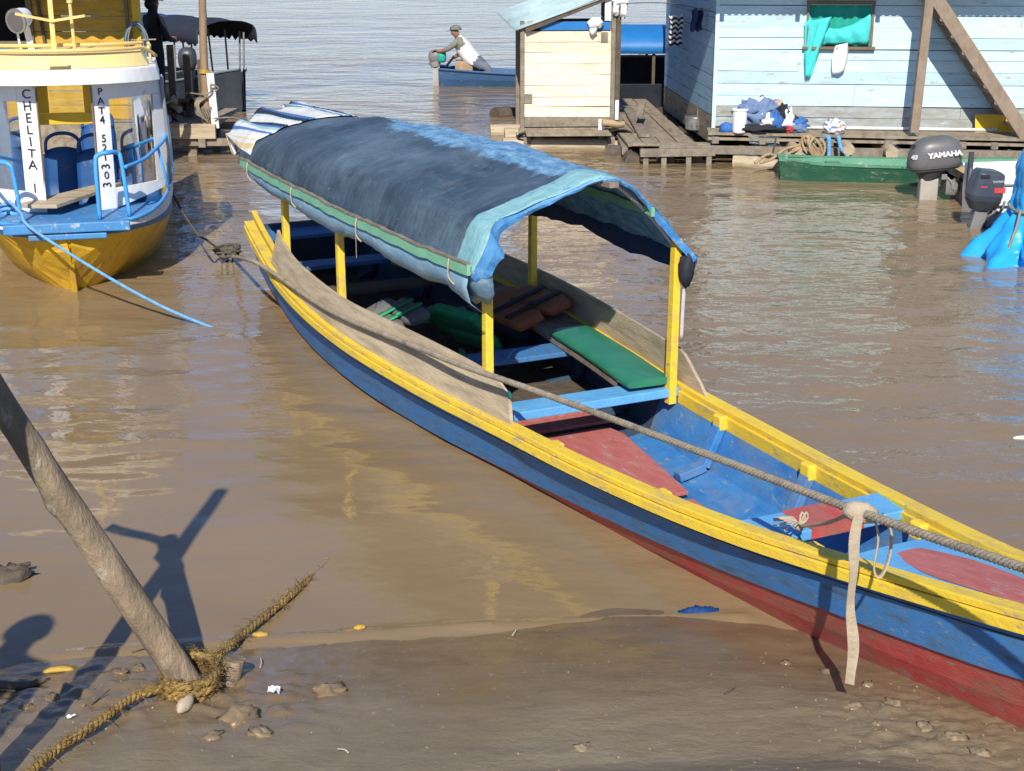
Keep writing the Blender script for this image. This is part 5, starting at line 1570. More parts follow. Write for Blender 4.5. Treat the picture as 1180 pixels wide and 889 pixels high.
# ------------------------------------------------------------------ walkway between the cabin and the house
wk = thing('plank_walkway', 'weathered plank walkway floating between the cream cabin and the blue house', 'walkway', at(762, 150, 0.2))
WZ = 0.215
random.seed(9)
A0, A1 = at(795, 163, WZ), at(770, 112, WZ)
mb = MB()
for k in range(4):       # boards running away from us
    fx0, fx1 = -0.14 - 0.235 * k, -0.14 - 0.235 * (k + 1) + 0.016
    near, far = V((2.64, 20.35 + 0.02 * k, WZ)), V((2.40, 25.6, WZ))
    cut = random.uniform(0.35, 0.6)
    for f0, f1 in ((0, cut), (cut + 0.003, 1)):
        dzz = random.uniform(-0.008, 0.008)
        P0, P1 = near.lerp(far, f0), near.lerp(far, f1)
        mb.hexa([P0 + V((fx1, 0, -.035 + dzz)), P0 + V((fx0, 0, -.035 + dzz)), P1 + V((fx0, 0, -.035 + dzz)), P1 + V((fx1, 0, -.035 + dzz)), P0 + V((fx1, 0, dzz)), P0 + V((fx0, 0, dzz)), P1 + V((fx0, 0, dzz)), P1 + V((fx1, 0, dzz))])
mb.beam((1.62, 20.27, WZ + 0.016), (2.66, 20.22, WZ + 0.02), 0.16, 0.035)
mb.build('walk_boards', 'deck_wood', wk, world=True, bevel=0.004)
mb = MB()
mb.beam((1.70, 19.95, 0.16), (2.70, 19.98, 0.17), 0.10, 0.10)
mb.beam((1.55, 20.5, 0.10), (1.58, 25.4, 0.10), 0.10, 0.10); mb.beam((2.6, 20.1, 0.09), (2.6, 20.6, 0.09), 0.1, 0.1)
for x in (1.78, 2.02, 2.35, 2.62):
    mb.box((x, 19.97, 0.04), (0.07, 0.06, 0.18))
mb.build('walk_beam', 'grey_wood', wk, world=True, bevel=0.005)
mb = MB()
mb.beam(at(722, 123, 0.24), at(742, 157, 0.24), 0.15, 0.04)
mb.beam(at(708, 122, 0.20), at(714, 150, 0.20), 0.16, 0.04)
mb.beam(at(733, 122, 0.19), at(752, 158, 0.19), 0.11, 0.04)
mb.beam(at(728, 160, 0.16), at(763, 158, 0.16), 0.12, 0.13)
mb.beam(at(702, 152, 0.15), at(728, 152, 0.15), 0.16, 0.05)
mb.build('loose_board', 'grey_wood', wk, world=True, bevel=0.005)
mb = MB(); mb.box((2.2, 22.8, -0.02), (1.3, 5.0, 0.02))
lg = log_mesh((1.3, 20.9, -0.02), (2.6, 20.7, 0.0), 0.13, 0.12, seed=77, seg=10); mb.add(lg.v, lg.f)
for k in range(3):
    lg = log_mesh((1.62 + k * 0.45, 20.1, 0.0), (1.62 + k * 0.45, 25.4, 0.0), 0.11, 0.11, seed=70 + k, seg=10); mb.add(lg.v, lg.f)
mb.build('float_log', 'dark_wood', wk, world=True)
p = at(800, 150, WZ)
pot = thing('cooking_pot', 'dented aluminium cooking pot standing on the walkway boards', 'pot', p)
mb = MB(); mb.tube([(0, 0, 0.004), (0, 0, 0.02), (0, 0, 0.17), (0, 0, 0.185)], [0.115, 0.128, 0.130, 0.138], 26); mb.tube([(0, 0, 0.183), (0, 0, 0.19)], 0.142, 26)
mb.build('pot_body', 'aluminium', pot, smooth=False, bevel=0.003)
for sd in (-1, 1):
    mb = MB(); mb.tube(spline([(sd * 0.03 - 0.02, -0.135, 0.13), (sd * 0.035 - 0.02, -0.16, 0.13), (sd * 0.035 - 0.02, -0.16, 0.08), (sd * 0.03 - 0.02, -0.135, 0.08)], 12), 0.008, 6); mb.build('handle', 'motor_leg_dark', pot, smooth=True)
# clothes line along the shaded side wall
ca, cb = HM @ V((-0.10, 0.1, 1.98)), V((2.38, 23.6, 1.90))
cl = MB(); cl.tube(spline([ca, ca.lerp(cb, 0.5) + V((0, 0, -0.07)), cb], 20), 0.007, 5)
cl.build('clothes_line', 'rope_grey', label='thin clothes line along the shaded side of the blue house', cat='line')
def hang(px, py0, py1, wpx, Y, mats, nm, label, stripes=0, sag=0.0):
    a = aty(px, py0, Y); b_ = aty(px, py1, Y); w_ = wpx * (a - aty(px + 1, py0, Y)).length
    mb = MB(); rows = []
    for j in frange(0, 1, 13):
        rows.append([a.lerp(b_, j) + V(((k - 0.5) * w_ * (1 - 0.15 * math.sin(j * 3)) + 0.015 * math.sin(j * 6), 0.05 * math.sin(k * 9 + j * 2), -0.02 * math.sin(k * 12))) for k in frange(0, 1, 10)])
    mb.grid(rows, mat=(lambda i, j: (i % 2) if stripes else 0))
    return mb.build(nm, mats, smooth=True, solid=0.006, label=label, cat='clothing')
hang(779, 18, 52, 16, 22.9, ['cloth_white', 'cloth_black'], 'striped_shirt', 'black and white striped shirt hanging beside the shaded house wall', 1)
hang(803, 11, 36, 14, 21.3, ['cloth_navy'], 'navy_shorts', 'dark navy garment hanging on the line near the house corner')
# boards and tins in the shade at the end of the walkway
p = at(738, 96, 0.3)
mb = MB(); mb.box(p + V((0, 0.3, 0.12)), (0.5, 0.4, 0.32)); mb.build('crate', 'dark_wood', bevel=0.01, label='dark wooden crate in the shade at the end of the walkway', cat='crate')
mb = MB(); mb.tube([p + V((-0.02, -0.02, 0.29)), p + V((-0.02, -0.02, 0.34)), p + V((-0.02, -0.02, 0.40))], [0.12, 0.17, 0.18], 16)
mb.build('basin', 'aluminium', label='pale metal basin on the dark crate at the end of the walkway', cat='basin')
mb = MB(); mb.box(at(741, 80, 0.3) + V((0, 0.6, 0.2)), (0.09, 0.09, 1.0)); mb.build('shade_post', 'post_wood', label='brown post in the shade below the blue tarpaulin', cat='post')
mb = MB(); mb.beam(aty(741, 116, 22.6), aty(737, 134, 22.0), 0.10, 0.03); mb.build('leaning_board', 'grey_wood', label='short pale board leaning at the shaded end of the walkway', cat='board')

# blue covered boat beyond the walkway
bb0, bb1 = aty(700, 33, 26.2), aty(790, 33, 26.2); zt, zm, zbm = 1.36, 0.93, 0.50
fb = thing('covered_boat', 'far boat with a bright blue tarpaulin cover, seen between cabin and house', 'boat', V((2.2, 26.6, 0)))
mb = MB(); mb.grid([[V((x, 26.6 + 0.75 * math.cos(a), 0.93 + 0.43 * math.sin(a) ** 0.8 + 0.01 * nn3(x * 3, a * 3, 0))) for a in frange(math.pi, 0.0, 13)] for x in frange(1.2, 3.6, 14)])
mb.build('cover', 'blue_sheet', fb, world=True, smooth=True, solid=0.01)
mb = MB(); mb.grid([[V((x, 26.6 - yy, z)) for yy, z in ((-0.7, 0.42), (-0.5, -0.05), (0.5, -0.05), (0.7, 0.42))] for x in frange(0.9, 3.8, 6)])
mb.build('hull', 'dark_hull', fb, world=True, solid=0.03)
mb = MB()
for x in (1.25, 2.4, 3.5):
    for sd in (-0.68, 0.68): mb.box((x, 26.6 + sd, 0.68), (0.05, 0.05, 0.56))
mb.build('cover_post', 'dark_wood', fb, world=True)
mb = MB(); mb.box((2.4, 26.9, 0.62), (2.2, 0.5, 0.36)); mb.build('cargo', 'cloth_black', fb, world=True)

# ------------------------------------------------------------------ small cream cabin on a log raft
random.seed(13)
CU = V((0.992, 0.05, 0)).normalized(); CV = V((-0.05, 0.992, 0)).normalized()
CB = at(604, 147, 0.25); CB.z = 0
cab = thing('plank_cabin', 'small cream plank cabin with a sloping tin roof on a log raft', 'cabin', CB, math.atan2(CU.y, CU.x))
KM = FR[cab.name]; KI = KM.inverted()
CW = 1.235; 
zf = lambda x, y: (KI @ aty(x, y, CB.y))
ztop = zf(650, 36).z
mb = MB(); plank_wall(mb, (0, 0, 0), (1, 0, 0), CW, 0.25, ztop, 0.155, (0, -1, 0), mi=lambda r, z: 1 if z < 0.33 else random.choice([0, 0, 2]), joints=False)
mb.build('front_wall', ['cabin_cream', 'grey_wood', 'cabin_cream_second'], cab)
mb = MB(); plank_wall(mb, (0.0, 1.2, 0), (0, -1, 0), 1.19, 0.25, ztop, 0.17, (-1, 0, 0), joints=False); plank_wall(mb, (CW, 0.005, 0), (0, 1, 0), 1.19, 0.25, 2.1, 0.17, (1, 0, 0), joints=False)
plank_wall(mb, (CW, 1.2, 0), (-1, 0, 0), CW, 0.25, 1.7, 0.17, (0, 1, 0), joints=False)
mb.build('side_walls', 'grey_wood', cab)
mb = MB()
for x, y, h in ((-0.03, -0.01, ztop + 0.02), (CW + 0.03, -0.02, 2.35), (-0.03, 1.2, 1.55), (CW + 0.03, 1.2, 2.2)):
    mb = MB(); mb.box((x, y, 0.12 + h / 2), (0.06, 0.07, h)); mb.build('corner_post', 'grey_wood', cab, bevel=0.005)
mb = MB(); mb.box((CW + 0.10, -0.03, 1.2), (0.07, 0.05, 2.1)); mb.build('door_post', 'dark_wood', cab, bevel=0.005)
mb = MB(); mb.box((0.72, -0.01, ztop + 0.07), (1.0, 0.02, 0.12)); mb.build('blue_board', 'blue_sheet', cab)
mb = MB(); mb.box((1.18, -0.03, 2.0), (0.09, 0.03, 0.50)); mb.build('pale_board', 'white_paint', cab)
mb = MB(); mb.box((1.33, -0.06, 0.50), (0.05, 0.02, 0.28)); mb.build('leaning_plank', 'white_paint', cab)
mb = MB(); mb.box((1.14, -0.012, ztop - 0.09), (0.10, 0.014, 0.14)); mb.box((0.06, -0.012, 0.66), (0.11, 0.014, 0.13)); mb.build('patch', 'grey_wood', cab)
rf = MB(); rl = zf(596, 37); rr_ = zf(705, -6)
e0 = V((-0.14, -0.12, rl.z + 0.03)); e1 = V((1.55, -0.12, rl.z + 0.03 + 0.60)); e2 = V((1.55, 1.55, rl.z + 0.63 + 0.16)); e3 = V((-0.33, 1.45, rl.z + 0.03 + 0.15))
corrugated(rf, KM @ e0, KM @ e3, KM @ e2, KM @ e1, 0.10, 0.018)
rf.build('roof', 'zinc_roof', cab, world=True, smooth=True, solid=0.004)
mb = MB(); mb.beam(e0 + V((0.15, 0.05, -0.0)), e1 + V((-0.1, 0.05, -0.05)), 0.04, 0.07); mb.beam(e0 + V((0.15, 0.6, -0.05)), e1 + V((-0.1, 0.6, -0.09)), 0.04, 0.07)
mb.build('rafter', 'dark_wood', cab)
# raft
mb = MB()
mb.box((0.62, -0.02, 0.19), (1.40, 0.10, 0.10)); mb.box((0.60, 0.0, 0.215), (1.2, 1.2, 0.03))
mb.box((0.55, -0.035, 0.235), (0.35, 0.02, 0.02))
mb.build('raft_sill', 'deck_wood', cab, bevel=0.005)
mb = MB()
for k, (y, a, c) in enumerate(((-0.30, -0.32, 1.8), (0.25, -0.1, 1.8), (0.7, -0.25, 1.8), (1.1, -0.45, 1.8))):
    lg = log_mesh((a, y, 0.02), (c, y + 0.05, 0.03), 0.115, 0.10, seed=50 + k, seg=14); mb.add(lg.v, lg.f)
mb.build('raft_log', 'weathered_board', cab, smooth=True)
mb = MB()
for x in (0.02, 1.22):
    mb.box((x, -0.30, 0.10), (0.10, 0.24, 0.12))
mb.build('raft_crosspiece', 'grey_wood', cab, bevel=0.008)
mb = MB(); mb.box((1.10, -0.16, 0.24), (0.085, 0.03, 0.28)); mb.build('white_stake', 'white_paint', cab)
# dark hose lying along the raft
mb = MB(); hp = [KM @ V((x, -0.30 + 0.03 * math.sin(x * 9), 0.13 + 0.035 * math.sin(x * 7))) for x in frange(0.05, 1.25, 9)]
mb.tube(spline(hp, 50), 0.014, 6)
for k in range(3):
    c = KM @ V((0.0, -0.32, 0.15)); mb.tube([c + V((0.09 * math.cos(a) * (1 + .15 * k), -0.03 * k, 0.05 * math.sin(a) + 0.01 * k)) for a in frange(0, 6.28, 14)], 0.014, 6)
    c = KM @ V((1.36, -0.32, 0.16)); mb.tube([c + V((0.13 * math.cos(a) * (1 + .15 * k), -0.03 * k, 0.06 * math.sin(a) + 0.02 * k)) for a in frange(0, 6.28, 14)], 0.010, 6)
mb.build('black_hose', 'webbing_black', smooth=True, label='dark hose coiled along the raft log in front of the cream cabin', cat='hose')
mb = MB(); lg = log_mesh(KM @ V((1.10, -0.25, 0.33)), KM @ V((1.42, -0.22, 0.32)), 0.05, 0.045, seed=66, seg=8); 
lg.build('short_log', 'rusty', smooth=True, label='short stub of log lying at the right foot of the cream cabin', cat='log')
# white things hung at the roof corner
p = KM @ V((1.0, -0.07, zf(688, 27).z)); mb = MB(); mb.ball(p, (0.10, 0.05, 0.085), 18, 0, 0.5, 2.4); mb.ball(p + V((-0.03, -0.01, -0.10)), (0.05, 0.04, 0.06), 14, 0, 0.5, 2.5)
mb.build('hanging_rag', 'cloth_white', smooth=True, label='bunched white rag hanging on the blue board under the cabin roof', cat='rag')
p = KM @ V((1.34, -0.10, zf(711, 5).z)); mb = MB(); mb.ball(p + V((0, 0, 0.06)), (0.13, 0.05, 0.07), 18, 0, 0.5, 2.4); mb.ball(p + V((-0.06, -0.01, -0.06)), (0.045, 0.04, 0.11), 14, 0, 0.5, 2.5); mb.ball(p + V((0.05, -0.01, -0.08)), (0.05, 0.04, 0.12), 14, 0, 0.5, 2.5)
mb.build('hanging_rag', 'cloth_white', smooth=True, label='white cloth with two hanging legs at the right corner post of the cabin', cat='rag')
mb = MB(); a = KM @ V((1.40, -0.1, zf(715, 4).z)); b_ = HM @ V((-0.02, 0.02, 1.93)); mb.tube(spline([a, a.lerp(b_, 0.5) + V((0, 0, 0.06)), b_], 16), 0.006, 5)
mb.build('slack_wire', 'rope_dark', label='thin wire strung between the cabin roof and the blue house', cat='wire')
lg = log_mesh(at(570, 134, 0.02), at(606, 130, 0.02), 0.13, 0.12, seed=90, seg=10); lg.build('floating_log', 'dark_wood', smooth=True, label='dark floating log end sticking out left of the cream cabin', cat='log')
mb = MB(); p = at(600, 122, 0.1); mb.box(p + V((0, 0, 0.16)), (0.16, 0.3, 0.3)); mb.build('side_box', 'cloth_black', bevel=0.02, label='small dark box on the raft behind the left corner of the cabin', cat='box')

# ------------------------------------------------------------------ man in the blue motor canoe
random.seed(17)
cn = thing('motor_canoe', 'narrow blue wooden canoe with a grey outboard, passing beyond the cabin', 'canoe', V((-1.4, 29.6, 0)))
cw = lut([-1.42, -1.0, 0.2, 2.2, 3.4], [0.30, 0.36, 0.42, 0.34, 0.02]); cg = lut([-1.42, 0.2, 2.2, 3.4], [0.335, 0.245, 0.25, 0.42])
rows = []
for x in frange(-1.42, 3.4, 30):
    W, G = cw(x), cg(x)
    rows.append([V((x, 29.7 + a, z)) for a, z in ((W, G), (W * 0.9, G * 0.45), (W * 0.65, -0.06), (-W * 0.65, -0.06), (-W * 0.9, G * 0.45), (-W, G), (-W + 0.03, G), (-W * 0.6, 0.02), (W * 0.6, 0.02), (W - 0.03, G), (W, G))])
mb = MB(); mb.grid(rows, mat=lambda i, j: 1 if j in (5, 9) else 0); mb.add(rows[0][:6], [tuple(range(6))])
mb.build('hull', ['canoe_blue', 'boat_light_blue'], cn, world=True)
for sd in (-1, 1):
    mb = MB(); mb.tube([V((x, 29.7 + sd * (cw(x) + 0.01), cg(x) + 0.0)) for x in frange(-1.42, 3.35, 24)], 0.022, 6); mb.build('gunwale', 'canoe_blue', cn, world=True)
for x in (0.2, 1.0, 1.9):
    mb = MB(); mb.box((x, 29.7, cg(x) - 0.04), (0.18, 2 * cw(x) - 0.08, 0.03)); mb.build('thwart', 'boat_light_blue', cn, world=True)
om = thing('outboard_motor', 'small grey outboard with a green cover patch at the stern of the far blue canoe', 'outboard motor', V((-1.5, 29.7, 0)))
mb = MB(); mb.ball((-1.47, 29.66, 0.55), (0.15, 0.13, 0.13), 20, sq=0.75); mb.build('cowl', 'motor_leg_dark', om, world=True, smooth=True)
mb = MB(); mb.ball((-1.36, 29.63, 0.55), (0.09, 0.12, 0.115), 16, sq=0.6); mb.build('cover_patch', 'teal_plastic', om, world=True, smooth=True)
mb = MB(); mb.tube([(-1.50, 29.66, 0.46), (-1.48, 29.66, 0.36)], [0.13, 0.09], 12); mb.box((-1.47, 29.66, 0.12), (0.13, 0.10, 0.5)); mb.build('leg', 'motor_leg', om, world=True)
mb = MB(); mb.tube([(-1.28, 29.6, 0.36), (-1.12, 29.5, 0.56)], 0.025, 8); mb.build('tiller', 'webbing_black', om, world=True)
mb = MB(); mb.box((-0.93, 29.68, 0.36), (0.34, 0.34, 0.22)); mb.build('wooden_box', 'rusty', bevel=0.01, label='square wooden box the canoe man leans over in the blue canoe', cat='box')
man = V((-0.8, 29.65, 0.1))
t = thing('person', 'man in grey cap and white shirt leaning on the outboard of the blue canoe', 'person', man)
def rel(x, y, z): return V((x, y, z)) - man
J = {'hip': (rel(-0.72, 29.62, 0.42), .145), 'belly': (rel(-0.83, 29.62, 0.56), .175), 'chest': (rel(-0.94, 29.62, 0.72), .19), 'sho': (rel(-1.0, 29.62, 0.85), .13), 'neck': (rel(-1.06, 29.62, 0.945), .058), 'head': (rel(-1.10, 29.62, 1.01), .085), 'crown': (rel(-1.09, 29.62, 1.08), .078), 'nose': (rel(-1.185, 29.62, 1.005), .022),
     'ls': (rel(-1.05, 29.45, 0.84), .075), 'le': (rel(-1.24, 29.43, 0.70), .05), 'lw': (rel(-1.40, 29.52, 0.655), .036), 'lh': (rel(-1.46, 29.55, 0.675), .036),
     'rs': (rel(-1.02, 29.80, 0.83), .075), 're': (rel(-1.0, 29.80, 0.60), .05), 'rw': (rel(-1.10, 29.60, 0.545), .036), 'rh': (rel(-1.135, 29.53, 0.54), .034),
     'lk': (rel(-0.48, 29.52, 0.36), .085), 'lf': (rel(-0.36, 29.52, 0.06), .055), 'lt': (rel(-0.5, 29.52, 0.04), .04), 'rk': (rel(-0.55, 29.76, 0.36), .085), 'rf': (rel(-0.45, 29.76, 0.06), .055)}
Bn = [('hip', 'belly', 0), ('belly', 'chest', 0), ('chest', 'sho', 0), ('sho', 'neck', 2), ('neck', 'head', 2), ('head', 'crown', 2), ('head', 'nose', 2), ('sho', 'ls', 1), ('ls', 'le', 1), ('le', 'lw', 2), ('lw', 'lh', 2), ('sho', 'rs', 1), ('rs', 're', 1), ('re', 'rw', 2), ('rw', 'rh', 2), ('hip', 'lk', 3), ('lk', 'lf', 3), ('lf', 'lt', 3), ('hip', 'rk', 3), ('rk', 'rf', 3)]
skin_person('body', J, Bn, ['cloth_white', 'olive', 'skin', 'denim'], t)
mb = MB(); c = V((-1.085, 29.62, 1.055))
mb.grid([[c + V((math.cos(a) * .115 * math.cos(th), math.sin(a) * .10 * math.cos(th), .095 * math.sin(th))) for a in frange(0, 6.2832, 17)] for th in frange(0, 1.57, 6)])
mb.grid([[c + V((-0.09 - d, y, -0.005 - d * 0.2)) for y in frange(-.07, .07, 5)] for d in (0, .05, .09)])
mb.build('cap', 'camo', t, world=True, smooth=True, solid=0.006)
for k in range(5):
    mb = MB(); h0 = V((-1.46, 29.55, 0.675)) + V((0, (k - 2) * 0.018, 0)); mb.tube(spline([h0, h0 + V((-0.04, 0, 0.005)), h0 + V((-0.075, 0, -0.025))], 6), 0.010, 6)
    mb.build('finger', 'skin', t, world=True, smooth=True)

# ------------------------------------------------------------------ jetty with firewood, poles
random.seed(23)
JB = V((-4.5, 20.9, 0))
jt = thing('wooden_jetty', 'low wooden jetty of heavy weathered beams on short piles', 'jetty', JB)
JY = at(240, 145, 0.42).y
mb = MB()
for k in range(8):
    mb.box((-4.95, JY + 0.12 + k * 0.245, 0.40), (1.75, 0.235, 0.04))
mb.build('deck_boards', 'deck_wood', jt, world=True, bevel=0.005)
mb = MB(); mb.box((-4.95, JY - 0.03, 0.345), (1.78, 0.07, 0.20)); mb.build('front_beam', 'weathered_board', jt, world=True, bevel=0.008)
mb = MB(); mb.box((-4.88, JY + 0.04, 0.19), (2.2, 0.09, 0.10)); mb.box((-4.88, JY + 1.7, 0.19), (2.2, 0.09, 0.10)); mb.box((-4.25, JY - 0.02, 0.19), (0.10, 0.12, 0.12)); mb.build('cross_beam', 'grey_wood', jt, world=True, bevel=0.006)
for x, y in ((-4.42, -0.01), (-5.55, -0.01), (-4.42, 1.7), (-5.5, 1.7)):
    mb = MB(); mb.box((x, JY + y + 0.14, -0.1), (0.125, 0.11, 0.72)); mb.build('pile', 'grey_wood', jt, world=True, bevel=0.006)
a_, b_ = V((-4.205, JY + 0.10, 0.30)), aty(234, -30, JY + 0.10)
log_mesh(a_, a_ + (b_ - a_) * 1.15, 0.058, 0.048, seed=33, seg=30, knots=5, n=10).build('tall_pole', 'post_wood', smooth=True, label='tall slim brown pole standing at the jetty corner', cat='pole')
mb = MB(); p = V((-4.09, JY + 0.03, 0.40)); mb.box(p + V((0, 0.03, 0.35)), (0.10, 0.05, 0.75), Matrix.Rotation(R(-2.5), 3, 'Y')); mb.build('white_stake', 'white_paint', label='white painted stake at the jetty corner beside the tall pole', cat='stake', bevel=0.004)
mb = MB(); pc_ = V((-4.19, JY + 0.10, aty(238, 85, JY).z))
for k in range(4): mb.tube([pc_ + V((0.068 * math.cos(a), 0.068 * math.sin(a), 0.012 * k)) for a in frange(0, 6.283, 16)], 0.009, 6)
mb.tube([pc_ + V((0.05, -0.02, 0.02)), pc_ + V((0.12, -0.05, 0.02))], 0.012, 6)
mb.build('yellow_tie', 'banana', smooth=True, label='yellow cord tied round the tall jetty pole and the white stake', cat='cord')
# firewood on the jetty
for k, (x0, y0, x1, y1, r, z) in enumerate(((205, 116, 236, 137, 0.065, 0.52), (186, 122, 200, 136, 0.06, 0.50), (192, 118, 216, 134, 0.055, 0.56), (196, 128, 212, 140, 0.05, 0.47), (184, 128, 193, 139, 0.07, 0.49), (178, 115, 207, 124, 0.05, 0.62), (200, 108, 224, 124, 0.045, 0.60), (188, 110, 204, 118, 0.06, 0.64))):
    a_, b_ = at(x0, y0, z), at(x1, y1, z)
    a_.y = max(a_.y, JY + 0.08); b_.y = max(b_.y, JY + 0.06)
    d = (b_ - a_); L = max(0.45, min(0.9, d.length)); b_ = a_ + d.normalized() * L
    log_mesh(a_, b_, r, r * 0.9, seed=100 + k, seg=8, n=10, knots=2).build('firewood_log', 'grey_wood' if k % 2 else 'weathered_board', smooth=True, label='short grey log in the firewood heap on the jetty', cat='log', group='firewood logs on the jetty')
mb = MB()
for k in range(5):
    mb.box(V((-5.0 + 0.12 * k, JY + 0.9 + 0.12 * (k % 2), 0.52 + 0.03 * k)), (0.62, 0.16, 0.05), Matrix.Rotation(R(30 * k), 3, 'Z') @ Matrix.Rotation(R(12), 3, 'Y'))
mb.build('plank_heap', 'dark_wood', label='heap of dark broken planks behind the firewood on the jetty', cat='planks')
for k, (x, y0, y1, mt) in enumerate(((197, 52, 100, 'dark_wood'), (216, 63, 115, 'dark_wood'), (232, 69, 112, 'dark_wood'))):
    a_, b_ = aty(x, y1, JY + 0.9), aty(x, y0, JY + 0.9); a_.z = 0.30
    mb = MB(); mb.box((a_ + b_) / 2, (0.085, 0.085, (b_ - a_).length)); mb.build('short_post', mt, bevel=0.006, label='%s dark square post rising from the jetty planks' % ('tallest, leftmost', 'middle', 'rightmost, half hidden')[k], cat='post', group='dark posts on the jetty')
mb = MB()
q0 = V((-4.10, JY - 0.02, 0.88)); 
mb.rope([at(178, 126, 0.62), at(196, 117, 0.72), at(215, 108, 0.80), V((-4.22, JY, 0.84)), q0, V((-4.08, JY - 0.05, 0.98)), V((-4.0, JY + 0.02, 0.92)), V((-4.12, JY + 0.06, 0.85))], 0.014, 0.06)
k_ = at(200, 116, 0.72); mb.ball(k_, (0.06, 0.05, 0.06), 12, 0, 0.7, 4)
for k in range(7):
    p = V((-4.28 + 0.02 * k, JY + 0.02, 0.80)); mb.tube(spline([p, p + V((-0.05 - 0.01 * k, -0.05, -0.10)), p + V((-0.02, -0.04, -0.24 - 0.012 * k)), p + V((0.05, 0, -0.12))], 12), 0.006, 5)
mb.build('jetty_rope', 'rope_grey', smooth=True, label='pale knotted rope slung from the jetty pole over the firewood', cat='rope')
mb = MB(); mb.rope([V((-4.08, JY - 0.02, 0.52)), at(268, 136, 0.55), at(288, 143, 0.85), at(300, 146, 1.15)], 0.011, 0.06)
mb.build('jetty_line', 'rope_grey', smooth=True, label='thin pale line from the jetty corner to the stern of the canopied boat', cat='rope')

# man in dark clothes on the jetty
mp = V((-5.16, 22.15, 0.42))
t = thing('person', 'man in dark cap and dark clothes standing with his back to us on the jetty', 'person', mp)
J, Bn, q, k = standing(mp, R(-48), 1.66, 'front')
J['nose'] = (q(0, 0.105, 1.565), .022); Bn.append(('head', 'nose', 2))
skin_person('body', {a: (c[0] - mp, c[1]) for a, c in J.items()}, Bn, ['cloth_black', 'cloth_black', 'skin', 'webbing_black'], t)
cap_on(q, t, 'cloth_black')
mb = MB(); mb.ball(q(0, -0.02, 1.575), (.092, .10, .085), 14); mb.build('hair', 'hair', t, world=True, smooth=True)
for s in (-1, 1):
    for f in range(5):
        mb = MB(); h0 = q(s * .07 - s * .012 * 0, .29, 1.05) + V((0, 0, (f - 2) * 0.016)); mb.tube(spline([h0, h0 + (q(-s * .02, .05, 0) - q(0, 0, 0)), h0 + (q(-s * .05, .045, 0) - q(0, 0, 0))], 6), 0.0095, 6); mb.build('finger', 'skin', t, world=True, smooth=True)

# ------------------------------------------------------------------ yellow houseboat wall, upper left
yb = thing('yellow_houseboat', 'ochre yellow plank houseboat with a dark open window and a blue lower band', 'houseboat', V((-6.4, 19.3, 0)))
YY = 19.25
xr = aty(155, 30, YY).x; zb0 = aty(80, 68, YY).z; zb1 = aty(80, 56, YY).z
wxa, wxb, wza = aty(-30, 20, YY).x, aty(32, 20, YY).x, aty(10, 48, YY).z
mb = MB(); plank_wall(mb, (xr - 4.2, YY, 0), (1, 0, 0), 4.2, zb1, 3.0, 0.19, (0, -1, 0), holes=[(wxa - xr + 4.2, wxb - xr + 4.2, wza, 2.8)], joints=False)
mb.build('front_wall', 'yellow_planks', yb, world=True)
mb = MB(); mb.box((xr - 2.1, YY + 0.0, (zb1 + zb0 - 0.03) / 2), (4.2, 0.04, zb1 - zb0 + 0.03)); mb.build('blue_band', 'boat_light_blue', yb, world=True)
mb = MB(); plank_wall(mb, (xr - 4.2, YY + 0.004, 0), (1, 0, 0), 4.2, 0.70, zb0 - 0.035, 0.19, (0, -1, 0), joints=False); mb.build('middle_wall', 'yellow_planks', yb, world=True)
mb = MB(); plank_wall(mb, (xr - 2.4, YY - 0.05, 0), (1, 0, 0), 2.45, 0.25, 0.70, 0.22, (0, -1, 0)); mb.build('lower_wall', 'deck_wood', yb, world=True)
mb = MB(); mb.box((wxb + 0.03, YY - 0.02, wza + 0.4), (0.07, 0.05, 0.9)); mb.box(((wxa + wxb) / 2, YY - 0.02, wza - 0.03), (wxb - wxa + 0.14, 0.05, 0.07)); mb.build('window_frame', 'trim_brown', yb, world=True)
mb = MB(); mb.box(((wxa + wxb) / 2, YY + 0.5, wza + 0.4), (1.2, 0.02, 1.2)); mb.build('room_shade_panel', 'room_shade', yb, world=True)  # near-black panel standing in for the unlit room
mb = MB(); mb.box((xr + 0.03, YY + 0.02, 1.6), (0.09, 0.09, 2.8)); mb.build('corner_post', 'deep_yellow', yb, world=True)
mb = MB(); mb.box((xr - 0.08, YY - 0.025, 2.1), (0.04, 0.03, 1.3)); mb.build('wall_batten', 'trim_brown', yb, world=True)
mb = MB(); mb.beam((xr + 0.0, YY + 0.03, 1.6), (xr - 1.2, YY + 3.0, 1.6), 0.03, 2.8); mb.build('side_wall', 'yellow_planks', yb, world=True)
mb = MB(); mb.box((xr - 2.6, YY + 1.5, 0.12), (4.4, 3.2, 0.25)); mb.build('raft', 'dark_wood', yb, world=True)
zs_ = aty(100, 44, YY).z; ov = 0.95
rz_ = zs_ + 0.77 * ov
mb = MB(); corrugated(mb, (xr - 4.4, YY - ov, rz_), (xr + 0.25, YY - ov, rz_), (xr - 0.7, YY + 2.2, rz_ + 0.7), (xr - 4.4, YY + 2.2, rz_ + 0.7), 0.22, 0.028)
mb.build('roof', 'zinc_roof', yb, world=True, smooth=True)
mb = MB(); x_ = aty(43, 0, YY).x; mb.beam((x_, YY - 0.04, 2.3), (x_ + 0.06, YY - 0.04, aty(46, 52, YY).z), 0.035, 0.03); mb.build('hanging_stick', 'dark_wood', label='dark stick hanging on the yellow wall beside the window', cat='stick')
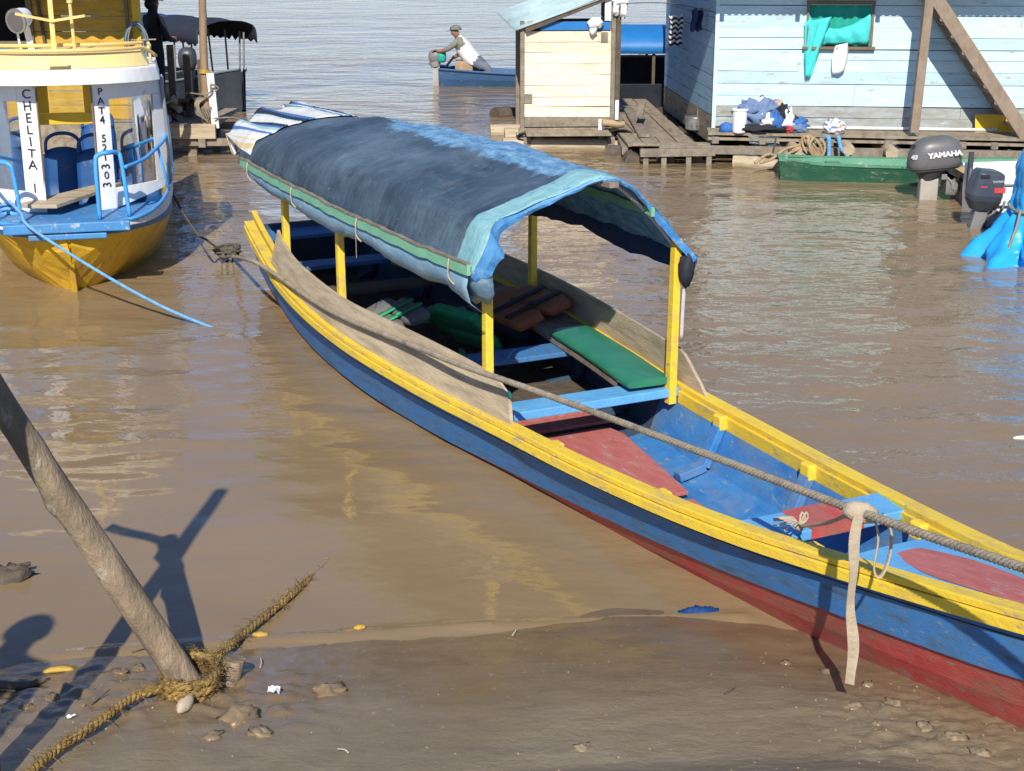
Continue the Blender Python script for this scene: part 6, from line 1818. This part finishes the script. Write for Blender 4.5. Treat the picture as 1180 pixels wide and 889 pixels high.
# coil of hose on the corner
hc = aty(158, 50, YY - 0.12); mb = MB(); mb2 = MB()
for k in range(9):
    rx_, rz2 = 0.115 + 0.010 * (k % 4), 0.24 + 0.012 * (k % 5)
    tgt = mb if k % 3 else mb2
    tgt.tube([hc + V((rx_ * math.cos(a) + 0.006 * k - 0.02, -0.012 * k, rz2 * math.sin(a) - 0.02)) for a in frange(0, 6.283, 26)], 0.011, 6)
co = thing('hose_coil', 'grey and green hose hung in a coil on the corner of the yellow houseboat', 'hose', hc)
mb.build('grey_hose', 'hose_grey', co, world=True, smooth=True); mb2.build('green_hose', 'hose_green', co, world=True, smooth=True)
mb = MB(); mb.tube([hc + V((-0.1, 0.02, 0.04)), hc + V((0.02, -0.14, 0.05)), hc + V((0.25, -0.05, 0.05))], 0.008, 5); mb.build('tie', 'strap_beige', co, world=True)

# ------------------------------------------------------------------ dark boat with the ragged canopy, upper left
tb_ = thing('canopy_boat', 'dark boat with a ragged navy awning on thin poles, beyond the jetty', 'boat', V((-4.9, 26.2, 0)))
TA, TB = V((-6.6, 27.5, 0)), V((-4.62, 25.6, 0)); td = (TB - TA); tL = td.length; td.normalize(); tn = V((td.y, -td.x, 0))
TM = Matrix(((td.x, -tn.x, 0, TA.x), (td.y, -tn.y, 0, TA.y), (0, 0, 1, 0), (0, 0, 0, 1)))
def tput(mb, *a, **k):
    mb.xf(TM); return mb.build(*a, world=True, **k)
hw = lut([0, 0.8, 1.9, 2.5, 2.9], [0.5, 0.6, 0.55, 0.36, 0.05]); hg = lut([0, 1.5, 2.9], [0.42, 0.45, 0.72])
rows = []
for x in frange(-0.8, 2.9, 20):
    W, G = hw(x), hg(x); rows.append([V((x, a, z)) for a, z in ((W, G), (W * 0.8, 0.0), (W * 0.5, -0.1), (-W * 0.5, -0.1), (-W * 0.8, 0.0), (-W, G), (-W + 0.03, G), (-W * 0.5, 0.05), (W * 0.5, 0.05), (W - 0.03, G), (W, G))])
mb = MB(); mb.grid(rows); mb.add(rows[0][:6], [tuple(range(6))]); tput(mb, 'hull', 'dark_hull', tb_)
mb = MB()
for sd in (-1, 1): mb.tube([V((x, sd * (hw(x) + 0.01), hg(x))) for x in frange(-0.8, 2.9, 18)], 0.02, 6)
mb.tube([V((x, -(hw(x)) + 0.02, hg(x) + 0.14)) for x in frange(0.2, 2.4, 8)], 0.01, 5)
tput(mb, 'gunwale', 'hose_grey', tb_)
for x in (-0.5, 0.45, 1.25, 1.75, 2.2, 2.45):
    for sd in (-1, 1):
        mb = MB(); mb.tube([V((x, sd * (hw(x) - 0.02), hg(x) - 0.05)), V((x, sd * min(0.52, hw(x) + 0.02), 1.27))], 0.017, 6); tput(mb, 'awning_pole', 'motor_leg_dark', tb_)
rows = []
for x in frange(-0.9, 2.55, 40):
    row = []
    for a in frange(0, math.pi, 13):
        row.append(V((x, 0.60 * math.cos(a), 1.27 + 0.24 * math.sin(a) ** 0.7 + 0.02 * nn3(x * 4, a * 2, 0) - 0.03 * abs(math.sin(x * 3.3)))))
    lo = 0.11 + 0.07 * abs(nn3(x * 6, 0, 0)) + 0.03 * math.sin(x * 30)
    rows.append([row[0] - V((0, 0, lo))] + row + [row[-1] - V((0, 0, 0.11 + 0.08 * abs(nn3(x * 6, 4, 0)) + 0.03 * math.sin(x * 34)))])
mb = MB(); mb.grid(rows, mat=lambda i, j: 1 if i > 21 else 0); tput(mb, 'awning', ['tarp_navy', 'tarp_charcoal'], tb_, smooth=True, solid=0.008)
mb = MB(); p = V((1.3, -0.55, 1.1)); mb.grid([[p + V((0.10 * k + 0.02 * j, 0.02 * math.sin(k * 8), -0.20 * j)) for k in frange(-1, 1, 5)] for j in frange(0, 1, 5)], mat=lambda i, j: 0 if i < 2 else 1)
tput(mb, 'hanging_cloth', ['cloth_white', 'cloth_red'], tb_, solid=0.006)
mb = MB(); mb.box((0.6, 0, 0.45), (1.5, 0.8, 0.2)); tput(mb, 'cargo', 'cloth_black', tb_)
mo = thing('outboard_motor', 'dark outboard motor standing upright under the far ragged awning', 'outboard motor', aty(216, 90, 25.2))
c = aty(216, 68, 25.2); mb = MB(); mb.ball(c, (0.15, 0.15, 0.19), 18, sq=0.7); mb.build('cowl', 'motor_dark', mo, world=True, smooth=True)
mb = MB(); mb.tube([c + V((0, 0, -0.17)), c + V((0, 0, -0.30)), c + V((0, 0, -0.75))], [0.10, 0.075, 0.06], 10); mb.build('leg', 'motor_dark', mo, world=True)

# ------------------------------------------------------------------ green canoe, outboards, white boat, blue bundle
random.seed(29)
G0, G1 = V((3.36, 18.95, 0)), V((7.2, 18.55, 0)); gd = (G1 - G0).normalized()
gc = thing('green_canoe', 'long flat green wooden canoe moored along the deck of the blue house', 'canoe', G0, math.atan2(gd.y, gd.x))
gw = lut([0, 0.25, 1.2, 2.2, 3.9], [0.20, 0.27, 0.34, 0.36, 0.34]); gg = lut([0, 0.5, 2.2, 3.9], [0.27, 0.225, 0.215, 0.27])
rows = []
for x in frange(0, 3.9, 24):
    W, G = gw(x), gg(x); sx = x + 0.0
    o_ = lambda z: -0.10 * z * (1 if x < 0.01 else 0)
    rows.append([V((x + (0.10 * (G - z) * 1.2 if x == 0 else 0), a, z)) for a, z in ((W, G), (W * 0.8, -0.02), (W * 0.5, -0.06), (-W * 0.5, -0.06), (-W * 0.82, -0.02), (-W, G), (-W + 0.03, G), (-W * 0.7, 0.03), (W * 0.7, 0.03), (W - 0.03, G), (W, G))])
mb = MB(); mb.grid(rows, mat=lambda i, j: 1 if j > 5 else 0); mb.add(rows[0][:6], [tuple(range(6))]); mb.build('hull', ['canoe_green', 'canoe_green_light'], gc)
for sd in (-1, 1):
    mb = MB(); mb.beam((0.0, sd * (gw(0) - 0.01), gg(0) - 0.01), (0.5, sd * (gw(.5) - 0.01), gg(.5)), 0.04, 0.03)
    for a, c_ in zip(frange(0.5, 3.5, 7), frange(1.0, 3.9, 7)):
        mb.beam((a, sd * (gw(a) - 0.01), gg(a)), (c_, sd * (gw(c_) - 0.01), gg(c_)), 0.04, 0.03)
    mb.build('gunwale', 'canoe_green_light', gc)
mb = MB(); mb.box((0.7, 0, 0.17), (0.18, 0.5, 0.025)); mb.box((2.2, 0, 0.17), (0.18, 0.62, 0.025)); mb.build('thwart', 'canoe_green_light', gc)
# blue ropes over the beam
mb = MB(); bA = aty(954, 161, 19.55); bB = aty(966, 161, 19.55)
mb.rope([bA + V((-0.03, 0.1, -0.02)), bA + V((0.0, -0.02, 0.03)), bA + V((0.015, -0.05, -0.10)), bA + V((0.0, -0.10, -0.30))], 0.028, 0.09)
mb.rope([bB + V((0, 0.1, -0.02)), bB + V((0.0, -0.02, 0.02)), bB + V((0.03, -0.05, -0.10)), bB + V((0.12, -0.08, -0.22)), bB + V((0.10, -0.12, -0.33))], 0.028, 0.09)
mb.build('blue_rope', 'rope_blue', smooth=True, label='two short loops of thick blue rope over the deck beam above the green canoe', cat='rope')
# brown rope heap on the log left of the canoe
mb = MB(); rc = aty(930, 168, 19.5); random.seed(2)
for k in range(6):
    c = rc + V((0.0 + 0.02 * k, -0.03 * k, -0.0)); mb.tube([c + V((0.10 * math.cos(a + k), -0.02, 0.13 * math.sin(a + k * 0.4))) for a in frange(0, 5.6, 16)], 0.019, 6)
mb.rope([rc + V((-0.05, 0, 0.02)), aty(905, 172, 19.4), aty(890, 183, 19.2), aty(876, 188, 19.1)], 0.02, 0.08)
mb.rope([rc + V((-0.05, 0, -0.02)), aty(900, 180, 19.3), aty(885, 178, 19.2), aty(870, 188, 19.1)], 0.02, 0.08)
mb.build('brown_rope', 'rusty', smooth=True, label='heap of brown rope slung from the deck beam left of the green canoe', cat='rope')
lg = log_mesh(at(845, 188, 0.05), at(908, 190, 0.06), 0.09, 0.085, seed=61, seg=12); lg.build('floating_log', 'weathered_board', smooth=True, label='pale split log floating under the deck left of the green canoe', cat='log')
mb = MB(); a_ = at(888, 190, 0.05); b_ = aty(894, 160, a_.y); mb.tube([a_, b_], 0.014, 6); mb.build('iron_rod', 'dark_wood', label='thin dark rod stuck upright in the pale split log', cat='rod')
for k, (x, y, r) in enumerate(((918, 177, 0.075), (978, 174, 0.075), (1028, 178, 0.085))):
    p = aty(x, y, 19.45); p2 = p + V((0.05, 1.2, 0)); log_mesh(p, p2, r, r, seed=130 + k, seg=6, n=12).build('log_end', 'weathered_board', smooth=True, label='round sawn log end showing under the house deck', cat='log', group='sawn log ends under the house deck')

# big outboard, side on
MC = V((4.88, 17.45, 0))
om = thing('outboard_motor', 'large grey outboard motor with white lettering on its rounded cowl', 'outboard motor', MC)
def mput(mb, *a, **k): return mb.build(*a, om, world=True, **k)
S_ = lambda x, y: aty(x, y, 17.45)
# cowl: sections across its height
prof = [(192, 1050, 1102, .80), (194, 1047, 1106, .95), (186, 1046, 1108, 1.0), (176, 1050, 1108.5, .99), (166, 1056, 1106, .92), (160, 1062, 1100, .78), (157.5, 1069, 1092, .5)]
prof = [(195.5, 1053, 1099, .7), (193.5, 1048, 1105, .92), (186, 1045.5, 1107.5, 1.0), (176, 1047.5, 1108, .99), (168, 1051, 1107, .93), (162, 1056, 1103, .80), (158.5, 1063, 1096, .58), (157.2, 1072, 1086, .25)]
rows = []
for y, xa, xb, wk_ in prof:
    A_, B_ = S_(xa, y + (1.5 if xa < 1050 else 0)), S_(xb, y)
    c = (A_ + B_) / 2; rx_ = (B_ - A_).length / 2; ry = 0.19 * wk_
    tilt = -0.05
    rows.append([c + V((math.copysign(abs(math.cos(a)) ** 0.72, math.cos(a)) * rx_, math.copysign(abs(math.sin(a)) ** 0.72, math.sin(a)) * ry, -tilt * 0 + 0.035 * math.cos(a) * (1 if y > 180 else 0.4))) for a in frange(0, 2 * math.pi, 33)])
mb = MB(); mb.grid(rows); mb.add(rows[-1][:-1], [tuple(range(32))]); mb.add(rows[0][:-1], [tuple(range(31, -1, -1))])
cw_ = mput(mb, 'cowl', 'motor_grey', smooth=True)
mb = MB(); rows = []
for y, xa, xb, ry in ((195, 1052, 1101, .15), (199, 1057, 1092, .13), (206, 1060, 1083, .095)):
    A_, B_ = S_(xa, y + 1), S_(xb, y - 2); c = (A_ + B_) / 2; rx_ = (B_ - A_).length / 2
    rows.append([c + V((math.cos(a) * rx_, math.sin(a) * ry, 0.03 * math.cos(a))) for a in frange(0, 6.2832, 25)])
mb.grid(rows); mput(mb, 'lower_cowl', 'motor_dark', smooth=True)
mb = MB(); c0, c1 = S_(1059, 206), S_(1081, 206); zt_ = c0.z + 0.01
mb.box(((c0.x + c1.x) / 2, 17.45, zt_ / 2 - 0.15), (c1.x - c0.x - 0.01, 0.14, zt_ + 0.30)); mput(mb, 'leg', 'motor_leg', bevel=0.02)
mb = MB(); p = S_(1095, 212)
mb.box(p + V((-0.03, 0, 0.02)), (0.10, 0.24, 0.22)); mb.box(p + V((-0.07, -0.02, 0.10)), (0.14, 0.2, 0.06)); mb.ball(p + V((0.0, -0.10, -0.04)), (0.07, 0.05, 0.08), 12, 0, 0.6, 4); mb.tube(spline([p + V((-0.10, -0.1, 0.12)), p + V((-0.02, -0.14, 0.02)), p + V((-0.07, -0.12, -0.09))], 12), 0.012, 6)
mput(mb, 'bracket', 'motor_leg_dark', bevel=0.008)
mb = MB(); q_ = S_(1049, 168); mb.box(q_ + V((0.012, -0.06, 0.0)), (0.05, 0.05, 0.04)); mput(mb, 'air_slot', 'webbing_black')
mb = MB()
for y_, xa_, xb_ in ((190.5, 1046.0, 1107.0),):
    A_, B_ = S_(xa_, y_ + 1.5), S_(xb_, y_); c = (A_ + B_) / 2; rx_ = (B_ - A_).length / 2
    mb.tube([c + V((math.copysign(abs(math.cos(a)) ** 0.72, math.cos(a)) * (rx_ + 0.004), math.copysign(abs(math.sin(a)) ** 0.72, math.sin(a)) * 0.186, 0.035 * math.cos(a))) for a in frange(0, 6.2832, 49)], 0.008, 6)
mput(mb, 'cowl_seam', 'motor_dark', smooth=True)
mb = MB(); p = S_(1092, 203)
for k in range(3):
    mb.tube(spline([p + V((-0.03 + 0.03 * k, -0.10, 0.06)), p + V((0.06 + 0.03 * k, -0.16, 0.02 - 0.03 * k)), p + V((0.16, -0.12, -0.03 + 0.02 * k)), p + V((0.24, -0.02, 0.03))], 14), 0.009, 6)
mput(mb, 'cable', 'webbing_black', smooth=True)
# lettering on the cowl side
cen = S_(1084, 175.5)
M = frame_m((cen.x, 17.45 - 0.1925, cen.z), (1, 0.0, 0.12), (-0.08, 0.06, 1))
text_mesh('YAMAHA', 0.084, M @ Matrix.Diagonal((1.12, 0.95, 1, 1)), 'lettering', 'decal_white', cw_, thick=0.008, bold=0.005)
q_ = S_(1049.5, 180); M = frame_m((q_.x + 0.012, 17.45 - 0.128, q_.z), (0.75, -0.66, 0.02), (-0.05, 0.02, 1)); text_mesh('40', 0.075, M, 'lettering', 'decal_white', cw_, thick=0.012, bold=0.002)

# wooden canoe end the big motor hangs on
mb = MB(); p = S_(1110, 214); rows = []
for x in frange(p.x - 0.06, p.x + 2.4, 8):
    rows.append([V((x, 17.5 + a, z)) for a, z in ((0.26, 0.33), (0.2, -0.05), (-0.2, -0.05), (-0.26, 0.33), (-0.23, 0.33), (-0.18, 0.02), (0.18, 0.02), (0.23, 0.33), (0.26, 0.33))])
mb.grid(rows); mb.add(rows[0][:4], [(0, 1, 2, 3)]); mb.build('wooden_canoe', 'rusty', label='plain brown canoe stern carrying the large grey outboard', cat='canoe')

# small outboard on the white boat
om = thing('outboard_motor', 'small tilted dark outboard with a red decal on the white boat', 'outboard motor', V((4.95, 15.75, 0)))
S2 = lambda x, y: aty(x, y, 15.75)
def ring(y, xa, xb, ya, ry, pw=0.5):
    A_, B_ = S2(xa, y), S2(xb, y + ya); c = (A_ + B_) / 2; rx_ = (B_ - A_).length / 2
    return [c + V((math.copysign(abs(math.cos(a)) ** pw, math.cos(a)) * rx_, math.copysign(abs(math.sin(a)) ** pw, math.sin(a)) * ry, (A_.z - B_.z) / 2 * -math.cos(a))) for a in frange(0, 6.2832, 29)]
mb = MB(); rw = [ring(229, 1114, 1151, 3, .13), ring(222, 1114, 1153, 4, .15), ring(208, 1119, 1155, 4, .15), ring(197, 1123, 1156, 4, .14), ring(194, 1127, 1152, 4, .11)]
mb.grid(rw); mb.add(rw[-1][:-1], [tuple(range(28))]); mb.add(rw[0][:-1], [tuple(range(27, -1, -1))])
c2 = mput(mb, 'cowl', 'motor_navy', smooth=False, bevel=0.008)
mb = MB(); rw = [ring(240, 1117, 1143, 2, .09, .8), ring(233, 1114, 1150, 3, .12, .7), ring(229, 1113, 1152, 3, .135, .6)]; mb.grid(rw); mput(mb, 'lower_cowl', 'motor_dark', smooth=True)
a_, b_ = S2(1131, 238), S2(1122, 268)
mb = MB(); mb.beam(a_, a_ + (b_ - a_) * 1.6, 0.14, 0.11, up=(0, 1, 0)); mput(mb, 'leg', 'motor_leg_dark', bevel=0.015)
mb = MB(); p = S2(1143, 258); mb.ball(p, (0.10, 0.09, 0.14), 16, 0, 0.7, 4); mb.ball(p + V((0.04, -0.06, -0.06)), (0.06, 0.05, 0.06), 12, 0, 0.6, 5); mb.tube(spline([S2(1128, 252), S2(1140, 240), S2(1152, 245), S2(1158, 232)], 14), 0.013, 6); mput(mb, 'bracket', 'motor_leg_dark', smooth=True)
mb = MB(); p = S2(1131, 201); mb.box(p + V((0, -0.143, 0)), (0.09, 0.02, 0.035)); mput(mb, 'air_slot', 'webbing_black')
mb = MB(); p = S2(1129, 213); mb.box(p + V((0, -0.152, 0)), (0.07, 0.006, 0.014)); mb2 = MB(); p = S2(1147, 217); mb2.box(p + V((0.0, -0.152, 0)), (0.115, 0.006, 0.055))
mb2.build('red_decal', 'decal_red', c2, world=True); mb.build('red_decal', 'decal_red', c2, world=True)
M = frame_m(S2(1147, 207) + V((0, -0.156, 0)), (1, 0, 0.05), (0.1, 0, 1)); text_mesh('YAMAHA', 0.036, M, 'lettering', 'decal_white', c2, thick=0.002)

wb = thing('white_boat', 'white boat with a dark stripe, only its stern in view at the right edge', 'boat', V((6.0, 16.3, 0)))
rows = []
for x in frange(5.14, 8.2, 10):
    w_ = 0.62 + 0.02 * (x - 5.14); G = 0.46 + 0.03 * (x - 5.14)
    rows.append([V((x + (0.05 * z if x < 5.2 else 0), 16.45 + a, z)) for a, z in ((w_, G), (w_ * 0.97, 0.2), (w_ * 0.8, -0.08), (-w_ * 0.8, -0.08), (-w_ * 0.97, 0.14), (-w_ * 0.975, 0.19), (-w_ * 0.98, 0.225), (-w_, G), (-w_ + 0.05, G), (-w_ * 0.8, 0.08), (w_ * 0.8, 0.08), (w_ - 0.05, G), (w_, G))])
mb = MB(); mb.grid(rows, mat=lambda i, j: 1 if j == 5 else 0); mb.add(rows[0][:8], [tuple(range(8))]); mb.build('hull', ['boat_white', 'motor_dark'], wb, world=True)
mb = MB(); mb.grid([[V((x, 16.45 + a * (0.66 + 0.02 * (x - 5.14)), 0.475 + 0.03 * (x - 5.14))) for a in frange(-1, 1, 5)] for x in frange(5.75, 8.2, 6)]); mb.build('deck', 'boat_white', wb, world=True, solid=0.02)
mb = MB()
for sd in (-1, 1): mb.tube([V((x, 16.45 + sd * (0.64 + 0.02 * (x - 5.14)), 0.465 + 0.03 * (x - 5.14))) for x in frange(5.14, 8.2, 8)], 0.022, 6)
mb.build('gunwale', 'boat_white', wb, world=True)
mb = MB(); p = aty(1117, 205, 16.9); mb.box((p.x, 16.9, 0.36), (0.05, 0.05, 0.55)); mb.build('mooring_stub', 'motor_dark', wb, world=True)
# blue bundle
random.seed(3)
bc_ = V((5.16, 14.35, 0)); bt = thing('tarp_bundle', 'bright blue plastic tarpaulin gathered and tied with a cord, standing in the water', 'tarpaulin', bc_)
pr = lut([-0.12, 0.0, 0.12, 0.3, 0.46, 0.55, 0.75, 1.0, 1.2], [0.72, 0.64, 0.57, 0.44, 0.315, 0.31, 0.30, 0.27, 0.12])
rows = []
for z in frange(-0.1, 1.2, 40):
    row = []
    for a in frange(0, 2 * math.pi, 97):
        am = 0.16 * max(0.12, min(1, (0.55 - z) / 0.5))
        r = pr(z) * (1 + 0.10 * nn3(math.cos(a) * 4 + z, math.sin(a) * 4, z * 7) + 0.05 * abs(nn3(math.cos(a) * 9 + z * 2, math.sin(a) * 9, z * 12)) + am * math.sin(9 * a + 2 * math.sin(z * 3)) + am * 0.5 * math.sin(17 * a + z * 4) + 0.05 * nn3(math.cos(a) * 2, math.sin(a) * 2, z * 3))
        zz = z + 0.10 * max(0, 1 - (z + 0.1) / 0.3) * math.sin(5 * a + 0.6)
        row.append(V((math.cos(a) * r, math.sin(a) * r, zz)))
    rows.append(row)
mb = MB(); mb.grid(rows); mb.build('sheet', 'tarp_bright', bt, smooth=True, solid=0.006)
mb = MB(); mb.tube([V((math.cos(a) * 0.345, math.sin(a) * 0.345, 0.49 + 0.02 * math.sin(3 * a))) for a in frange(0, 6.2832, 40)], 0.016, 6)
mb.tube(spline([(-0.30, -0.16, 0.49), (-0.36, -0.28, 0.36), (-0.42, -0.32, 0.2), (-0.46, -0.36, 0.04)], 16), 0.015, 6); mb.build('tie_cord', 'rope_grey', bt, smooth=True)
